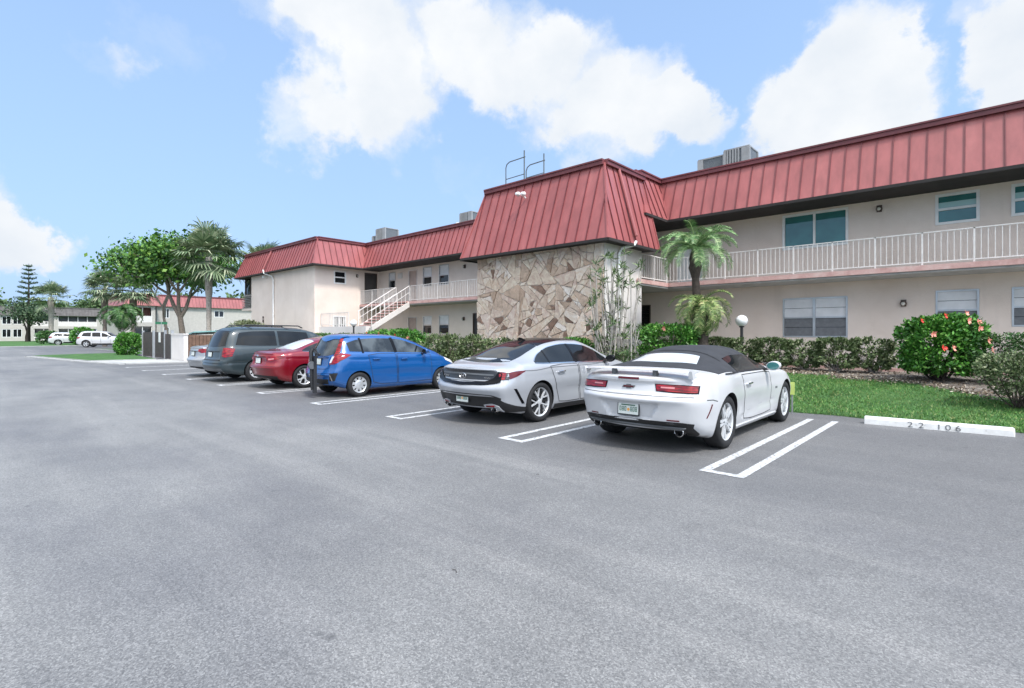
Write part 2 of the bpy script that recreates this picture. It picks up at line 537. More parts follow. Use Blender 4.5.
class MB:
    def __init__(s):
        s.v = []
        s.f = []
        s.mi = []

    def add(s, vs, fs, mi=0):
        o = len(s.v)
        s.v.extend([tuple(map(float, p)) for p in vs])
        s.f.extend([tuple(i + o for i in f) for f in fs])
        s.mi.extend([mi] * len(fs))

    def box(s, x0, x1, y0, y1, z0, z1, mi=0):
        s.add([(x0, y0, z0), (x1, y0, z0), (x1, y1, z0), (x0, y1, z0), (x0, y0, z1), (x1, y0, z1), (x1, y1, z1), (x0, y1, z1)],
              [(0, 3, 2, 1), (4, 5, 6, 7), (0, 1, 5, 4), (1, 2, 6, 5), (2, 3, 7, 6), (3, 0, 4, 7)], mi)

    def hexa(s, p, mi=0):      # 8 points: bottom ring then top ring
        s.add(p, [(0, 3, 2, 1), (4, 5, 6, 7), (0, 1, 5, 4), (1, 2, 6, 5), (2, 3, 7, 6), (3, 0, 4, 7)], mi)

    def beam(s, a, b, w, h, up=(0, 0, 1), mi=0):
        a, b = Vector(a), Vector(b)
        t = (b - a).normalized()
        sd_ = t.cross(Vector(up))
        if sd_.length < 1e-4:
            sd_ = t.cross(Vector((1, 0, 0)))
        sd_.normalize()
        u = sd_.cross(t)
        sd_ = sd_ * w / 2
        u = u * h / 2
        s.hexa([a - sd_ - u, a + sd_ - u, a + sd_ + u, a - sd_ + u, b - sd_ - u, b + sd_ - u, b + sd_ + u, b - sd_ + u], mi)

    def tube(s, pts, rad, n=8, mi=0, caps=True):
        pts = [Vector(p) for p in pts]
        if not hasattr(rad, '__len__'):
            rad = [rad] * len(pts)
        vs, fs = [], []
        prev = None
        for i, p in enumerate(pts):
            t = (pts[min(i + 1, len(pts) - 1)] - pts[max(i - 1, 0)]).normalized()
            if prev is None:
                a = t.orthogonal().normalized()
            else:
                a = (prev - t * prev.dot(t))
                a = a.normalized() if a.length > 1e-5 else t.orthogonal().normalized()
            prev = a
            b = t.cross(a)
            for k in range(n):
                an = 2 * math.pi * k / n
                vs.append(p + (a * math.cos(an) + b * math.sin(an)) * rad[i])
        for i in range(len(pts) - 1):
            for k in range(n):
                k2 = (k + 1) % n
                fs.append((i * n + k, i * n + k2, (i + 1) * n + k2, (i + 1) * n + k))
        if caps:
            fs.append(tuple(range(n - 1, -1, -1)))
            fs.append(tuple((len(pts) - 1) * n + k for k in range(n)))
        s.add(vs, fs, mi)

    def lathe(s, prof, n=24, axis='z', c=(0, 0, 0), mi=0, close=False):
        vs, fs = [], []
        m = len(prof)
        for k in range(n):
            an = 2 * math.pi * k / n
            for r, h in prof:
                if axis == 'z':
                    vs.append((c[0] + r * math.cos(an), c[1] + r * math.sin(an), c[2] + h))
                elif axis == 'x':
                    vs.append((c[0] + h, c[1] + r * math.cos(an), c[2] + r * math.sin(an)))
                else:
                    vs.append((c[0] + r * math.cos(an), c[1] + h, c[2] + r * math.sin(an)))
        for k in range(n):
            k2 = (k + 1) % n
            for j in range(m - 1 if not close else m):
                j2 = (j + 1) % m
                fs.append((k * m + j, k2 * m + j, k2 * m + j2, k * m + j2))
        s.add(vs, fs, mi)

    def build(s, name, mats, parent=None, smooth=False, angle=None, loc=None, fix=True):
        me = bpy.data.meshes.new(name)
        me.from_pydata(s.v, [], s.f)
        if not isinstance(mats, (list, tuple)):
            mats = [mats]
        for m in mats:
            me.materials.append(M[m] if isinstance(m, str) else m)
        if len(mats) > 1:
            me.polygons.foreach_set('material_index', s.mi)
        if fix:
            bm = bmesh.new()
            bm.from_mesh(me)
            bmesh.ops.recalc_face_normals(bm, faces=bm.faces)
            bm.to_mesh(me)
            bm.free()
        if smooth:
            me.polygons.foreach_set('use_smooth', [True] * len(me.polygons))
            if angle:
                me.set_sharp_from_angle(angle=R(angle))
        me.update()
        o = bpy.data.objects.new(name, me)
        C.objects.link(o)
        if parent is not None:
            o.parent = parent
        if loc is not None:
            o.location = loc
        return o


def tag(o, label=None, cat=None, group=None, kind=None):
    for k, v in (('label', label), ('category', cat), ('group', group), ('kind', kind)):
        if v:
            o[k] = v
    return o


def thing(name, loc, label, cat, rz=0.0, group=None):
    o = bpy.data.objects.new(name, None)
    C.objects.link(o)
    o.location = loc
    o.rotation_euler = (0, 0, rz)
    o.empty_display_size = .2
    return tag(o, label, cat, group)


def copy_tree(o, parent=None):
    c = o.copy()
    C.objects.link(c)
    c.parent = parent
    for ch in list(o.children):
        copy_tree(ch, c)
    return c


def np_mesh(name, V, F, mat, parent=None, smooth=False):
    """fast mesh from numpy arrays, F is (n,k) of one polygon size"""
    me = bpy.data.meshes.new(name)
    n, k = F.shape
    me.vertices.add(len(V))
    me.vertices.foreach_set('co', np.ascontiguousarray(V, dtype=np.float32).ravel())
    me.loops.add(n * k)
    me.loops.foreach_set('vertex_index', np.ascontiguousarray(F, dtype=np.int32).ravel())
    me.polygons.add(n)
    me.polygons.foreach_set('loop_start', np.arange(0, n * k, k, dtype=np.int32))
    me.update(calc_edges=True)
    me.materials.append(M[mat])
    if smooth:
        me.polygons.foreach_set('use_smooth', [True] * n)
    o = bpy.data.objects.new(name, me)
    C.objects.link(o)
    if parent is not None:
        o.parent = parent
    return o


def leaf_arrays(P, size, aspect=.5, up=0.3, rng=RNG, jitter=.4, direc=None):
    """rhombic folded leaves at points P"""
    n = len(P)
    a = rng.normal(size=(n, 3))
    if direc is not None:
        a = a * .5 + direc
    a[:, 2] += up * .3
    a /= np.linalg.norm(a, axis=1)[:, None]
    b = rng.normal(size=(n, 3))
    b -= a * (a * b).sum(1)[:, None]
    b /= np.linalg.norm(b, axis=1)[:, None] + 1e-9
    nr = np.cross(a, b)
    s = (size * (1 + jitter * rng.uniform(-1, 1, n)))[:, None]
    p0 = P - a * s * .5
    p2 = P + a * s * .5
    p1 = P + b * s * aspect * .5 + nr * s * .08 - a * s * .05
    p3 = P - b * s * aspect * .5 + nr * s * .08 - a * s * .05
    V = np.stack([p0, p1, p2, p3], 1).reshape(-1, 3)
    F = np.arange(n * 4).reshape(n, 4)
    return V, F


# ------------------------------------------------------------------ ground
def ground_z(x, y):
    """height of the lawn pad"""
    t = min(1, max(0, (y - 11.1) / 5.6))
    return .02 + .43 * t * t * (3 - 2 * t)


def sheet(name, pts, z, mat, kind='structure', thick=0.0, side=None):
    mb = MB()
    n = len(pts)
    mb.add([(x, y, z) for x, y in pts], [tuple(range(n))], 0)
    if thick:
        mb.add([(x, y, z) for x, y in pts] + [(x, y, z - thick) for x, y in pts],
               [(k, n + k, n + (k + 1) % n, (k + 1) % n) for k in range(n)], 1 if side else 0)
    o = mb.build(name, [mat, side] if side else mat)
    for p in o.data.polygons:
        pass
    return tag(o, kind=kind)


tag(sheet('ground', [(-1500, -1500), (1500, -1500), (1500, 1500), (-1500, 1500)], -.03, 'turf'), kind='structure')
sheet('parking_lot', [(-170, -70), (70, -70), (70, 24), (-60, 24), (-60, 40), (-170, 40)], 0.0, 'asphalt')


def lawn_pad():
    xs = np.concatenate([np.linspace(-31, 40, 143)])
    ys = np.concatenate([np.linspace(11.1, 17.5, 33), [19, 22, 30, 45]])
    X, Y = np.meshgrid(xs, ys, indexing='ij')
    t = np.clip((Y - 11.1) / 5.6, 0, 1)
    Z = .02 + .43 * t * t * (3 - 2 * t)
    Z += .012 * np.sin(X * 1.7 + Y) * np.sin(Y * 1.3) * (t > 0)
    Yj = Y.copy()
    Yj[:, 0] += .06 * np.sin(xs * 2.3) + .04 * np.sin(xs * 5.1)
    V = np.stack([X, Yj, Z], -1).reshape(-1, 3)
    nx, ny = X.shape
    i = np.arange(nx - 1)[:, None] * ny + np.arange(ny - 1)[None]
    F = np.stack([i, i + ny, i + ny + 1, i + 1], -1).reshape(-1, 4)
    # skirt to the asphalt
    b = np.arange(nx) * ny
    sk = V[b].copy()
    sk[:, 2] = -.02
    off = len(V)
    V = np.concatenate([V, sk])
    k = np.arange(nx - 1)
    F = np.concatenate([F, np.stack([off + k, off + k + 1, b[k + 1], b[k]], -1)])
    tag(np_mesh('lawn', V, F, 'turf', smooth=True), kind='structure')


lawn_pad()


def soil_edge(x):
    """front edge (Y) of the planting bed"""
    if x > -3:
        return 15.25 - max(0, x + 1.4) * .85
    return 15.85 if x > -8.3 else 11.9


def bed():
    mb = MB()
    xs = np.linspace(-30.8, 3.2, 170)
    fr = [soil_edge(x) + .12 * math.sin(x * 2.1) + .08 * math.sin(x * 5.7) for x in xs]
    rows = 10
    vs, fs = [], []
    for x, f in zip(xs, fr):
        f = max(f, 11.5)
        for j in range(rows):
            y = f + (17.9 - f) * j / (rows - 1)
            vs.append((x, y, ground_z(x, y) + .02 + .014 * math.sin(x * 1.7 + y) * math.sin(y * 1.3) + (.0 if j else -.03)))
    for i in range(len(xs) - 1):
        for j in range(rows - 1):
            fs.append((i * rows + j, (i + 1) * rows + j, (i + 1) * rows + j + 1, i * rows + j + 1))
    mb.add(vs, fs)
    tag(mb.build('planting_bed', 'soil', smooth=True), kind='structure')


bed()
# concrete walkway with its pink kerb along the front of the building
mb = MB()
mb.box(-9, 24, 18.0, 20.3, .3, .50)
tag(mb.build('walkway', 'concrete'), kind='structure')
mb = MB()
mb.box(-9, 24, 17.86, 18.0, .3, .56)
tag(mb.build('walkway_kerb', 'trim_pink'), kind='structure')


def grass_blades():
    n = 120000
    x = RNG.uniform(-8.6, 5.0, n)
    y = RNG.uniform(11.08, 16.2, n)
    fr = np.array([soil_edge(v) for v in x]) + RNG.normal(0, .12, n)
    dens = np.sin(x * 1.9) * np.sin(y * 2.3) * .25 + .8
    k = (y < fr) & (RNG.uniform(size=n) < dens)
    x, y = x[k], y[k]
    n = len(x)
    t = np.clip((y - 11.1) / 5.6, 0, 1)
    z = .02 + .43 * t * t * (3 - 2 * t) - .005
    h = RNG.uniform(.022, .062, n)
    an = RNG.uniform(0, 2 * np.pi, n)
    w = RNG.uniform(.004, .009, n)
    lean = RNG.normal(0, .035, (n, 2))
    P = np.stack([x, y, z], 1)
    d = np.stack([np.cos(an), np.sin(an), 0 * an], 1) * w[:, None]
    tip = P + np.stack([lean[:, 0], lean[:, 1], h], 1)
    V = np.stack([P - d, P + d, tip], 1).reshape(-1, 3)
    F = np.arange(n * 3).reshape(n, 3)
    tag(np_mesh('lawn_grass', V, F, 'blade'), 'short bright green lawn grass between the parking stalls and the planting bed', 'grass', kind='stuff')


grass_blades()


def leaf_litter():
    n = 5200
    x = RNG.uniform(-9, 3.2, n)
    fr = np.array([soil_edge(v) for v in x])
    y = np.where(RNG.uniform(size=n) < .55, fr + RNG.normal(.1, .22, n), RNG.uniform(fr - .3, 17.6))
    y = np.maximum(y, 11.5)
    z = np.array([ground_z(p, q) for p, q in zip(x, y)]) + .045
    V, F = leaf_arrays(np.stack([x, y, z], 1), .05, .6, 0, RNG, direc=np.stack([RNG.normal(size=n), RNG.normal(size=n), 0 * x], 1) * 3)
    tag(np_mesh('leaf_litter', V, F, 'dry_leaf'), 'fallen dry leaves and pale chips scattered over the soil of the planting bed', 'leaf litter', kind='stuff')


leaf_litter()

# stall markings: hairpin double lines
def stall_lines():
    for cx, y0, y1 in [(-2.13, 5.66, 10.4), (-5.03, 5.42, 10.4), (-7.92, 5.42, 10.4)]:
        mb = MB()
        for sx in (-.19, .19):
            mb.box(cx + sx - .05, cx + sx + .05, y0, y1, 0.0035, .005)
        mb.box(cx - .14, cx + .14, y0, y0 + .1, 0.0035, .005)
        tag(mb.build('stall_line', 'line_paint'), kind='structure')
    for k in range(9):
        cx = -10.75 - 2.95 * k
        mb = MB()
        for sx in (-.17, .17):
            mb.box(cx + sx - .05, cx + sx + .05, 5.35, 10.4, .0035, .005)
        mb.box(cx - .12, cx + .12, 5.35, 5.45, .0035, .005)
        if k < 7:
            tag(mb.build('stall_line', 'line_paint'), kind='structure')


stall_lines()

# ------------------------------------------------------------------ apartment building
G0, F2, EAVE, RTOP = .45, 3.45, 5.82, 7.5
WALLY, RAILY, EAVEY = 20.1, 18.62, 18.45
SIDEX = -31.0
APT = thing('apartment_building', (-8, 22, 0), 'long two storey pinkish stucco apartment building with red metal mansard roof behind the parked cars', 'building')
APT_OFF = Vector((8, -22, 0))


def bpart(mb, name, mats, parent=None, smooth=False, angle=None):
    """part of the apartment building, built in world coordinates"""
    o = mb.build(name, mats, None, smooth, angle)
    if parent is None:
        o.parent = APT
        o.location = APT_OFF
    else:
        o.parent = parent
    return o


def fx(Y):       # wall facing -Y : u = X, d goes inward (+Y)
    return lambda u, d, z: (u, Y + d, z)


def fy(X):       # wall facing +X : u = Y, d goes inward (-X)
    return lambda u, d, z: (X - d, u, z)


def wall_mesh(u0, u1, z0, z1, openings, fr, depth=.11):
    us = sorted({u0, u1, *[o[0] for o in openings], *[o[1] for o in openings]})
    zs = sorted({z0, z1, *[o[2] for o in openings], *[o[3] for o in openings]})
    mb = MB()
    for a, b in zip(us, us[1:]):
        for c, d in zip(zs, zs[1:]):
            um, zm = (a + b) / 2, (c + d) / 2
            if any(o[0] < um < o[1] and o[2] < zm < o[3] for o in openings):
                continue
            mb.add([fr(a, 0, c), fr(b, 0, c), fr(b, 0, d), fr(a, 0, d)], [(0, 1, 2, 3)])
    for a, b, c, d in [o[:4] for o in openings]:
        p = [(a, c), (b, c), (b, d), (a, d)]
        for k in range(4):
            (ua, za), (ub, zb) = p[k], p[(k + 1) % 4]
            mb.add([fr(ua, 0, za), fr(ub, 0, zb), fr(ub, depth, zb), fr(ua, depth, za)], [(0, 1, 2, 3)])
    # thickness all round
    mb.add([fr(u0, .2, z0), fr(u1, .2, z0), fr(u1, .2, z1), fr(u0, .2, z1)], [(0, 1, 2, 3)])
    return mb


def fbox(mb, fr, u0, u1, d0, d1, z0, z1, mi=0):
    p = [fr(u0, d0, z0), fr(u1, d0, z0), fr(u1, d1, z0), fr(u0, d1, z0), fr(u0, d0, z1), fr(u1, d0, z1), fr(u1, d1, z1), fr(u0, d1, z1)]
    mb.hexa(p, mi)


def ring(mb, fr, u0, u1, z0, z1, w, d0, d1, mi=0):
    fbox(mb, fr, u0, u1, d0, d1, z0, z0 + w, mi)
    fbox(mb, fr, u0, u1, d0, d1, z1 - w, z1, mi)
    fbox(mb, fr, u0, u0 + w, d0, d1, z0 + w, z1 - w, mi)
    fbox(mb, fr, u1 - w, u1, d0, d1, z0 + w, z1 - w, mi)


def window(fr, u0, u1, z0, z1, kind, parent_fn=bpart):
    f = MB()
    white = kind in ('slider', 'hung', 'hung_dark', 'shutter')
    fw = .075 if white else .045
    ring(f, fr, u0 + .002, u1 - .002, z0 + .002, z1 - .002, fw, -.018, .085)
    um, zm = (u0 + u1) / 2, (z0 + z1) / 2
    if kind == 'slider':
        fbox(f, fr, um - .035, um + .035, -.004, .08, z0 + fw, z1 - fw)
    elif kind in ('hung', 'hung_dark', 'sash'):
        fbox(f, fr, u0 + fw, u1 - fw, -.004, .08, zm - .035, zm + .035)
    elif kind == 'awning':
        fbox(f, fr, um - .04, um + .04, -.008, .08, z0 + fw, z1 - fw)
        for a, b in ((u0 + fw, um - .04), (um + .04, u1 - fw)):
            fbox(f, fr, a, b, -.002, .08, zm - .025, zm + .025)
    elif kind == 'awning1':
        fbox(f, fr, u0 + fw, u1 - fw, -.002, .08, zm - .025, zm + .025)
    w = parent_fn(f, 'window', 'white_paint' if white else ('aluminium' if kind != 'jal' else 'bronze'))
    # sill below
    p = MB()
    a, b = u0 + fw, u1 - fw
    if kind in ('awning', 'awning1'):
        halves = ((a, um - .04), (um + .04, b)) if kind == 'awning' else ((a, b),)
        for ua, ub in halves:
            q = (z1 - fw - zm) / 2
            for i in range(2):   # tilted awning panes: pale blinds above, grey screens below
                zt = z1 - fw - i * q
                p.add([fr(ua, .05, zt), fr(ub, .05, zt), fr(ub, .024, zt - q + .012), fr(ua, .024, zt - q + .012)], [(0, 1, 2, 3)], 0)
                zt = zm - .025 - i * q
                p.add([fr(ua, .05, zt), fr(ub, .05, zt), fr(ub, .024, zt - q + .012), fr(ua, .024, zt - q + .012)], [(0, 1, 2, 3)], 1)
        p.add([fr(a, .09, z0), fr(b, .09, z0), fr(b, .09, z1), fr(a, .09, z1)], [(0, 1, 2, 3)], 2)
        parent_fn(p, 'pane', ['blind', 'screen_grey', 'pane_dark'], w)
    elif kind == 'sash':
        p.add([fr(a, .05, zm), fr(b, .05, zm), fr(b, .05, z1), fr(a, .05, z1)], [(0, 1, 2, 3)], 0)
        p.add([fr(a, .06, z0), fr(b, .06, z0), fr(b, .06, zm), fr(a, .06, zm)], [(0, 1, 2, 3)], 1)
        parent_fn(p, 'pane', ['blind', 'pane_dark'], w)
    elif kind == 'shutter':
        n = 6
        for k in range(n):
            ua = a + (b - a) * k / n
            fbox(p, fr, ua + .01, ua + (b - a) / n * .55, .03, .05, z0 + fw, z1 - fw, 0)
        p.add([fr(a, .06, z0), fr(b, .06, z0), fr(b, .06, z1), fr(a, .06, z1)], [(0, 1, 2, 3)], 1)
        parent_fn(p, 'pane', ['white_paint', 'pane_dark'], w)
    elif kind == 'jal':
        n = 9
        for k in range(n):
            zt = z0 + fw + (z1 - z0 - 2 * fw) * (k + 1) / n
            q = (z1 - z0 - 2 * fw) / n
            p.add([fr(a, .06, zt), fr(b, .06, zt), fr(b, .03, zt - q), fr(a, .03, zt - q)], [(0, 1, 2, 3)], 0)
        parent_fn(p, 'pane', ['pane_dark'], w)
    else:
        mat = 'pane_dark' if kind == 'hung_dark' else 'pane_teal'
        if kind == 'hung':   # half-drawn pale shade behind the upper sash
            p.add([fr(a, .05, z0), fr(b, .05, z0), fr(b, .05, z1), fr(a, .05, z1)], [(0, 1, 2, 3)], 0)
            parent_fn(p, 'pane', [mat], w)
            q = MB()
            fbox(q, fr, a, b, .036, .046, zm + .035, zm + .035 + (z1 - zm) * .38)
            parent_fn(q, 'shade', 'lens_mint', w)
        else:
            p.add([fr(a, .05, z0), fr(b, .05, z0), fr(b, .05, z1), fr(a, .05, z1)], [(0, 1, 2, 3)], 0)
            parent_fn(p, 'pane', [mat], w)
    return w


simple('lens_mint', (.36, .56, .54), .25, var=.06)


def door(fr, u0, u1, z0, z1, mat, glass=False, frame='off_white'):
    f = MB()
    fbox(f, fr, u0 + .002, u0 + .05, -.02, .1, z0, z1 - .002)
    fbox(f, fr, u1 - .05, u1 - .002, -.02, .1, z0, z1 - .002)
    fbox(f, fr, u0 + .05, u1 - .05, -.02, .1, z1 - .052, z1 - .002)
    fr_o = bpart(f, 'door_frame', frame)
    d = MB()
    fbox(d, fr, u0 + .052, u1 - .052, .05, .09, z0 + .01, z1 - .055)
    if not glass:
        for za, zb in ((.12, .42), (.5, .93)):
            h = z1 - z0
            ring(d, fr, u0 + .16, u1 - .16, z0 + h * za, z0 + h * zb, .03, .038, .052)
    dd = bpart(d, 'door', mat)
    k = MB()
    k.lathe([(.0, -.05), (.03, -.045), (.032, -.02), (.012, -.01), (.012, .02)], 10, 'z')
    kv = [fr(u1 - .13, .05 - (.01 - v[2]) - .03, z0 + 1.0 + v[1]) if True else v for v in k.v]
    k.v = [(a[0] + (v[0] if fr(0, 0, 0)[0] == fr(0, 1, 0)[0] else 0), a[1] + (v[0] if fr(0, 0, 0)[0] != fr(0, 1, 0)[0] else 0), a[2]) for a, v in zip(kv, k.v)]
    bpart(k, 'door_handle', 'chrome', dd, True)
    if glass:
        g = MB()
        fbox(g, fr, u0 + .2, u1 - .2, .042, .049, z0 + (z1 - z0) * .70, z1 - .22)
        bpart(g, 'door_pane', 'pane_teal', dd)
    return dd


def bulkhead(fr, u, z, r=.085):
    m = MB()
    fbox(m, fr, u - .07, u + .07, -.035, 0, z - .09, z + .12)
    vs = []
    m.lathe([(0, -.16), (r * .6, -.15), (r, -.10), (r, -.03), (r * .8, -.02)], 14, 'y')
    n = 14 * 5
    m.v = m.v[:-n] + [fr(u + v[0], v[1], z + v[2]) for v in m.v[-n:]]
    o = bpart(m, 'wall_lamp', 'bronze', smooth=True, angle=40)
    g = MB()
    g.lathe([(0, -.175), (r * .45, -.168), (r * .68, -.15), (r * .6, -.145)], 14, 'y')
    g.v = [fr(u + v[0], v[1], z - .01 + v[2]) for v in g.v]
    bpart(g, 'lamp_glass', 'lamp_glass', o, True)


# --- right wing, ground and first floor
FR = fx(WALLY)
right_low = [(-11.25, -10.5, 1.2, 2.75, 'jal'), (-5.37, -3.40, 1.40, 2.77, 'awning'), (-1.15, -.17, 1.62, 2.82, 'awning1'), (.50, 1.48, 1.72, 2.82, 'awning1'),
             (3.5, 5.4, 1.4, 2.8, 'awning'), (7.5, 8.5, 1.6, 2.8, 'awning1')]
right_up = [(-5.38, -3.38, 4.48, 5.72, 'slider'), (-1.16, -.16, 4.78, 5.70, 'hung'), (.49, 1.49, 4.80, 5.70, 'hung'), (3.5, 5.4, 4.4, 5.72, 'slider'), (7.5, 8.5, 4.8, 5.7, 'hung')]
bpart(wall_mesh(-16, 24, 0.2, F2, right_low, FR), 'wall', 'stucco')
bpart(wall_mesh(-16, 24, F2, EAVE + .1, [o for o in right_up] + [(-9.3, -8.28, F2 + .02, 5.62)], FR), 'wall', 'stucco')
for u0, u1, z0, z1, k in right_low + right_up:
    window(FR, u0, u1, z0, z1, k)
door(FR, -9.3, -8.28, F2 + .02, 5.62, 'white_paint', True, 'white_paint')
bulkhead(FR, -2.54, 5.50)
bulkhead(FR, -1.92, 2.46)
bulkhead(FR, -8.09, 2.25)
# --- left back wing
left_low = [(-27.64, -26.69, G0 + .02, 2.6, 'door'), (-26.07, -25.18, 1.50, 2.63, 'sash'), (-24.5, -23.57, 1.50, 2.65, 'sash'), (-21.5, -20.75, G0 + .02, 2.69, 'dark')]
left_up = [(-27.58, -26.65, F2 + .02, 5.62, 'door'), (-29.78, -29.03, 4.55, 5.62, 'sash'), (-26.07, -25.18, 4.45, 5.67, 'sash'), (-24.5, -23.57, 4.45, 5.68, 'sash')]
bpart(wall_mesh(SIDEX, -16, .2, F2, left_low, FR), 'wall', 'stucco')
bpart(wall_mesh(SIDEX, -16, F2, EAVE + .1, left_up, FR), 'wall', 'stucco')
for u0, u1, z0, z1, k in left_low + left_up:
    if k == 'door':
        door(FR, u0, u1, z0, z1, 'door_tan')
    elif k == 'dark':
        door(FR, u0, u1, z0, z1, 'door_dark', frame='bronze')
    else:
        window(FR, u0, u1, z0, z1, k)
bulkhead(FR, -22.16, 5.38)
bulkhead(FR, -22.25, 2.37)
m = MB()
fbox(m, FR, -28.7, -28.25, -.06, 0, 5.15, 5.5)
bpart(m, 'meter_box', 'stucco_pale')
# --- left projecting wing
FS, FL = fy(SIDEX), fx(15.45)
side_open = [(16.75, 17.62, 4.75, 5.60, 'hung_dark'), (16.68, 17.62, 1.85, 2.68, 'shutter'), (18.98, 19.95, F2 + .02, 5.64, 'dark')]
bpart(wall_mesh(15.45, WALLY, .2, EAVE + .1, side_open, FS), 'wall', 'stucco')
window(FS, *side_open[0])
window(FS, *side_open[1])
door(FS, 18.98, 19.95, F2 + .02, 5.64, 'door_dark', frame='bronze')
bulkhead(FS, 18.41, 5.36)
bpart(wall_mesh(-41.0, SIDEX, .2, EAVE + .1, [], FL), 'wall', 'stucco')
m = MB()
m.box(-43.35, -41.0, 15.62, 24, .2, 2.35)
m.box(-43.35, -41.0, 15.62, 24, 3.3, 3.5)
bpart(m, 'porch_wall', 'stucco')
m = MB()
for k in range(8):
    z = 3.5 + k * .13
    m.add([(-43.35, 15.58, z), (-41.0, 15.58, z), (-41.0, 15.80, z + .125), (-43.35, 15.80, z + .125)], [(0, 1, 2, 3)], 0)
m.box(-43.35, -41.0, 15.85, 15.95, 3.5, 4.6, 0)
bpart(m, 'porch_louver', ['jalousie'])
m = MB()
m.box(-43.35, -41.0, 15.9, 15.95, 4.56, EAVE)
w = bpart(m, 'porch_screen', 'pane_dark')
m = MB()
for u in (-43.35, -42.28, -41.64, -41.04):
    m.box(u, u + .06, 15.84, 15.9, 4.56, EAVE)
m.box(-43.3, -41.04, 15.84, 15.9, 4.56, 4.62)
bpart(m, 'screen_frame', 'bronze', w)
m = MB()
m.box(-42.4, -41.2, 15.57, 15.62, .5, 2.25)
bpart(m, 'porch_door', 'door_dark')
m = MB()
fbox(m, FL, -38.85, -38.68, -.05, 0, 2.35, 2.55)
fbox(m, FL, -38.85, -38.68, -.05, 0, 2.62, 2.78)
bpart(m, 'wall_vent', 'bronze')


# --- balconies, railings
def slab(x0, x1, y0, y1, name='balcony_slab'):
    m = MB()
    m.box(x0, x1, y0 + .03, y1, F2 - .2, F2, 0)
    s = bpart(m, name, 'concrete')
    return s


def edge_trim(pts):
    m = MB()
    for a, b in zip(pts, pts[1:]):
        m.beam((*a, F2 - .065), (*b, F2 - .065), .06, .15)
    bpart(m, 'slab_edge', 'trim_pink')


def railing(pts, post_gap=1.1, n_pick=8, zf=F2, parent=None, mat='white_rail', hgt=.93):
    m = MB()
    posts = []
    for a, b in zip(pts, pts[1:]):
        a, b = Vector((*a, 0)), Vector((*b, 0))
        ln = (b - a).length
        n = max(1, round(ln / post_gap))
        m.beam(a + Vector((0, 0, zf + hgt)), b + Vector((0, 0, zf + hgt)), .04, .028)
        m.beam(a + Vector((0, 0, zf + .09)), b + Vector((0, 0, zf + .09)), .035, .03)
        for k in range(n * n_pick + 1):
            p = a + (b - a) * (k / (n * n_pick))
            if k % n_pick:
                m.box(p.x - .009, p.x + .009, p.y - .009, p.y + .009, zf + .10, zf + hgt - .015)
            else:
                posts.append(p)
    r = bpart(m, 'railing', mat)
    for p in posts:
        q = MB()
        q.box(p.x - .02, p.x + .02, p.y - .02, p.y + .02, zf - .03, zf + hgt + .012)
        bpart(q, 'railing_post', mat, r)
    return r


slab(-9.02, 24, RAILY, WALLY)
slab(-15.2, -9.02, 16.4, WALLY)
slab(SIDEX, -15.2, RAILY, WALLY)
edge_trim([(24, RAILY), (-9.02, RAILY), (-9.02, 16.3)])
edge_trim([(-15.2, RAILY), (-25.45, RAILY)])
edge_trim([(-26.85, RAILY), (SIDEX, RAILY)])
railing([(24, RAILY + .06), (-9.08, RAILY + .06)])
railing([(-9.08, RAILY + .02), (-9.08, 16.6)], .95, 7)
railing([(-15.4, RAILY + .06), (-25.4, RAILY + .06)], 1.25, 9)
railing([(-26.9, RAILY + .06), (SIDEX + .05, RAILY + .06)], 1.35, 12)
# concrete soffit shadow of ground floor: columns none; patio enclosure and stair
m = MB()
m.box(SIDEX + .002, -25.6, 15.75, 15.95, .2, 1.95)
m.box(-25.8, -25.6, 15.95, 16.1, .2, 1.95)
bpart(m, 'patio_wall', 'stucco_pale')
railing([(-30.9, 15.85), (-27.6, 15.85)], 1.1, 7, 1.98, hgt=.80)


def staircase():
    x0, x1 = -26.85, -25.45
    y_lo, z_lo, y_hi = 16.05, 1.85, RAILY
    n = 9
    m = MB()
    m.box(x0, x1, 15.96, y_lo + .1, 1.65, z_lo)
    dy, dz = (y_hi - y_lo) / n, (F2 - z_lo) / n
    land = bpart(m, 'stair_landing', 'concrete')
    for k in range(n):
        t = MB()
        t.box(x0 + .06, x1 - .06, y_lo + dy * k, y_lo + dy * (k + 1) + .03, z_lo + dz * (k + 1) - .06, z_lo + dz * (k + 1))
        bpart(t, 'stair_tread', 'trim_pink')
    for xa in (x1 - .05, x0 - .01):
        s = MB()
        s.hexa([(xa, y_lo, z_lo - .18), (xa + .06, y_lo, z_lo - .18), (xa + .06, y_hi, F2 - .33), (xa, y_hi, F2 - .33),
                (xa, y_lo, z_lo + .14), (xa + .06, y_lo, z_lo + .14), (xa + .06, y_hi, F2 - .01), (xa, y_hi, F2 - .01)])
        bpart(s, 'stringer', 'stucco_pale')
    for xa in (x1 - .02, x0 + .02):
        r = MB()
        for off, rr in ((.95, .024), (.55, .014)):
            r.tube([(xa, y_lo - .05, z_lo + off), (xa, y_hi, F2 + off - .02)], rr, 6)
        for k in range(10):
            y = y_lo + (y_hi - y_lo) * k / 9
            z = z_lo + (F2 - z_lo) * k / 9
            r.tube([(xa, y, z + .05), (xa, y, z + .95)], .012 if k % 3 else .022, 6)
        bpart(r, 'handrail', 'white_rail')
    # lower flight going down behind the patio wall
    m = MB()
    for k in range(8):
        m.box(x0 - .3 - .3 * (k + 1), x0 - .3 - .3 * k, 15.98, 17.2, 1.85 - .18 * (k + 1) - .06, 1.85 - .18 * (k + 1))
    bpart(m, 'stair_tread', 'trim_pink')


staircase()

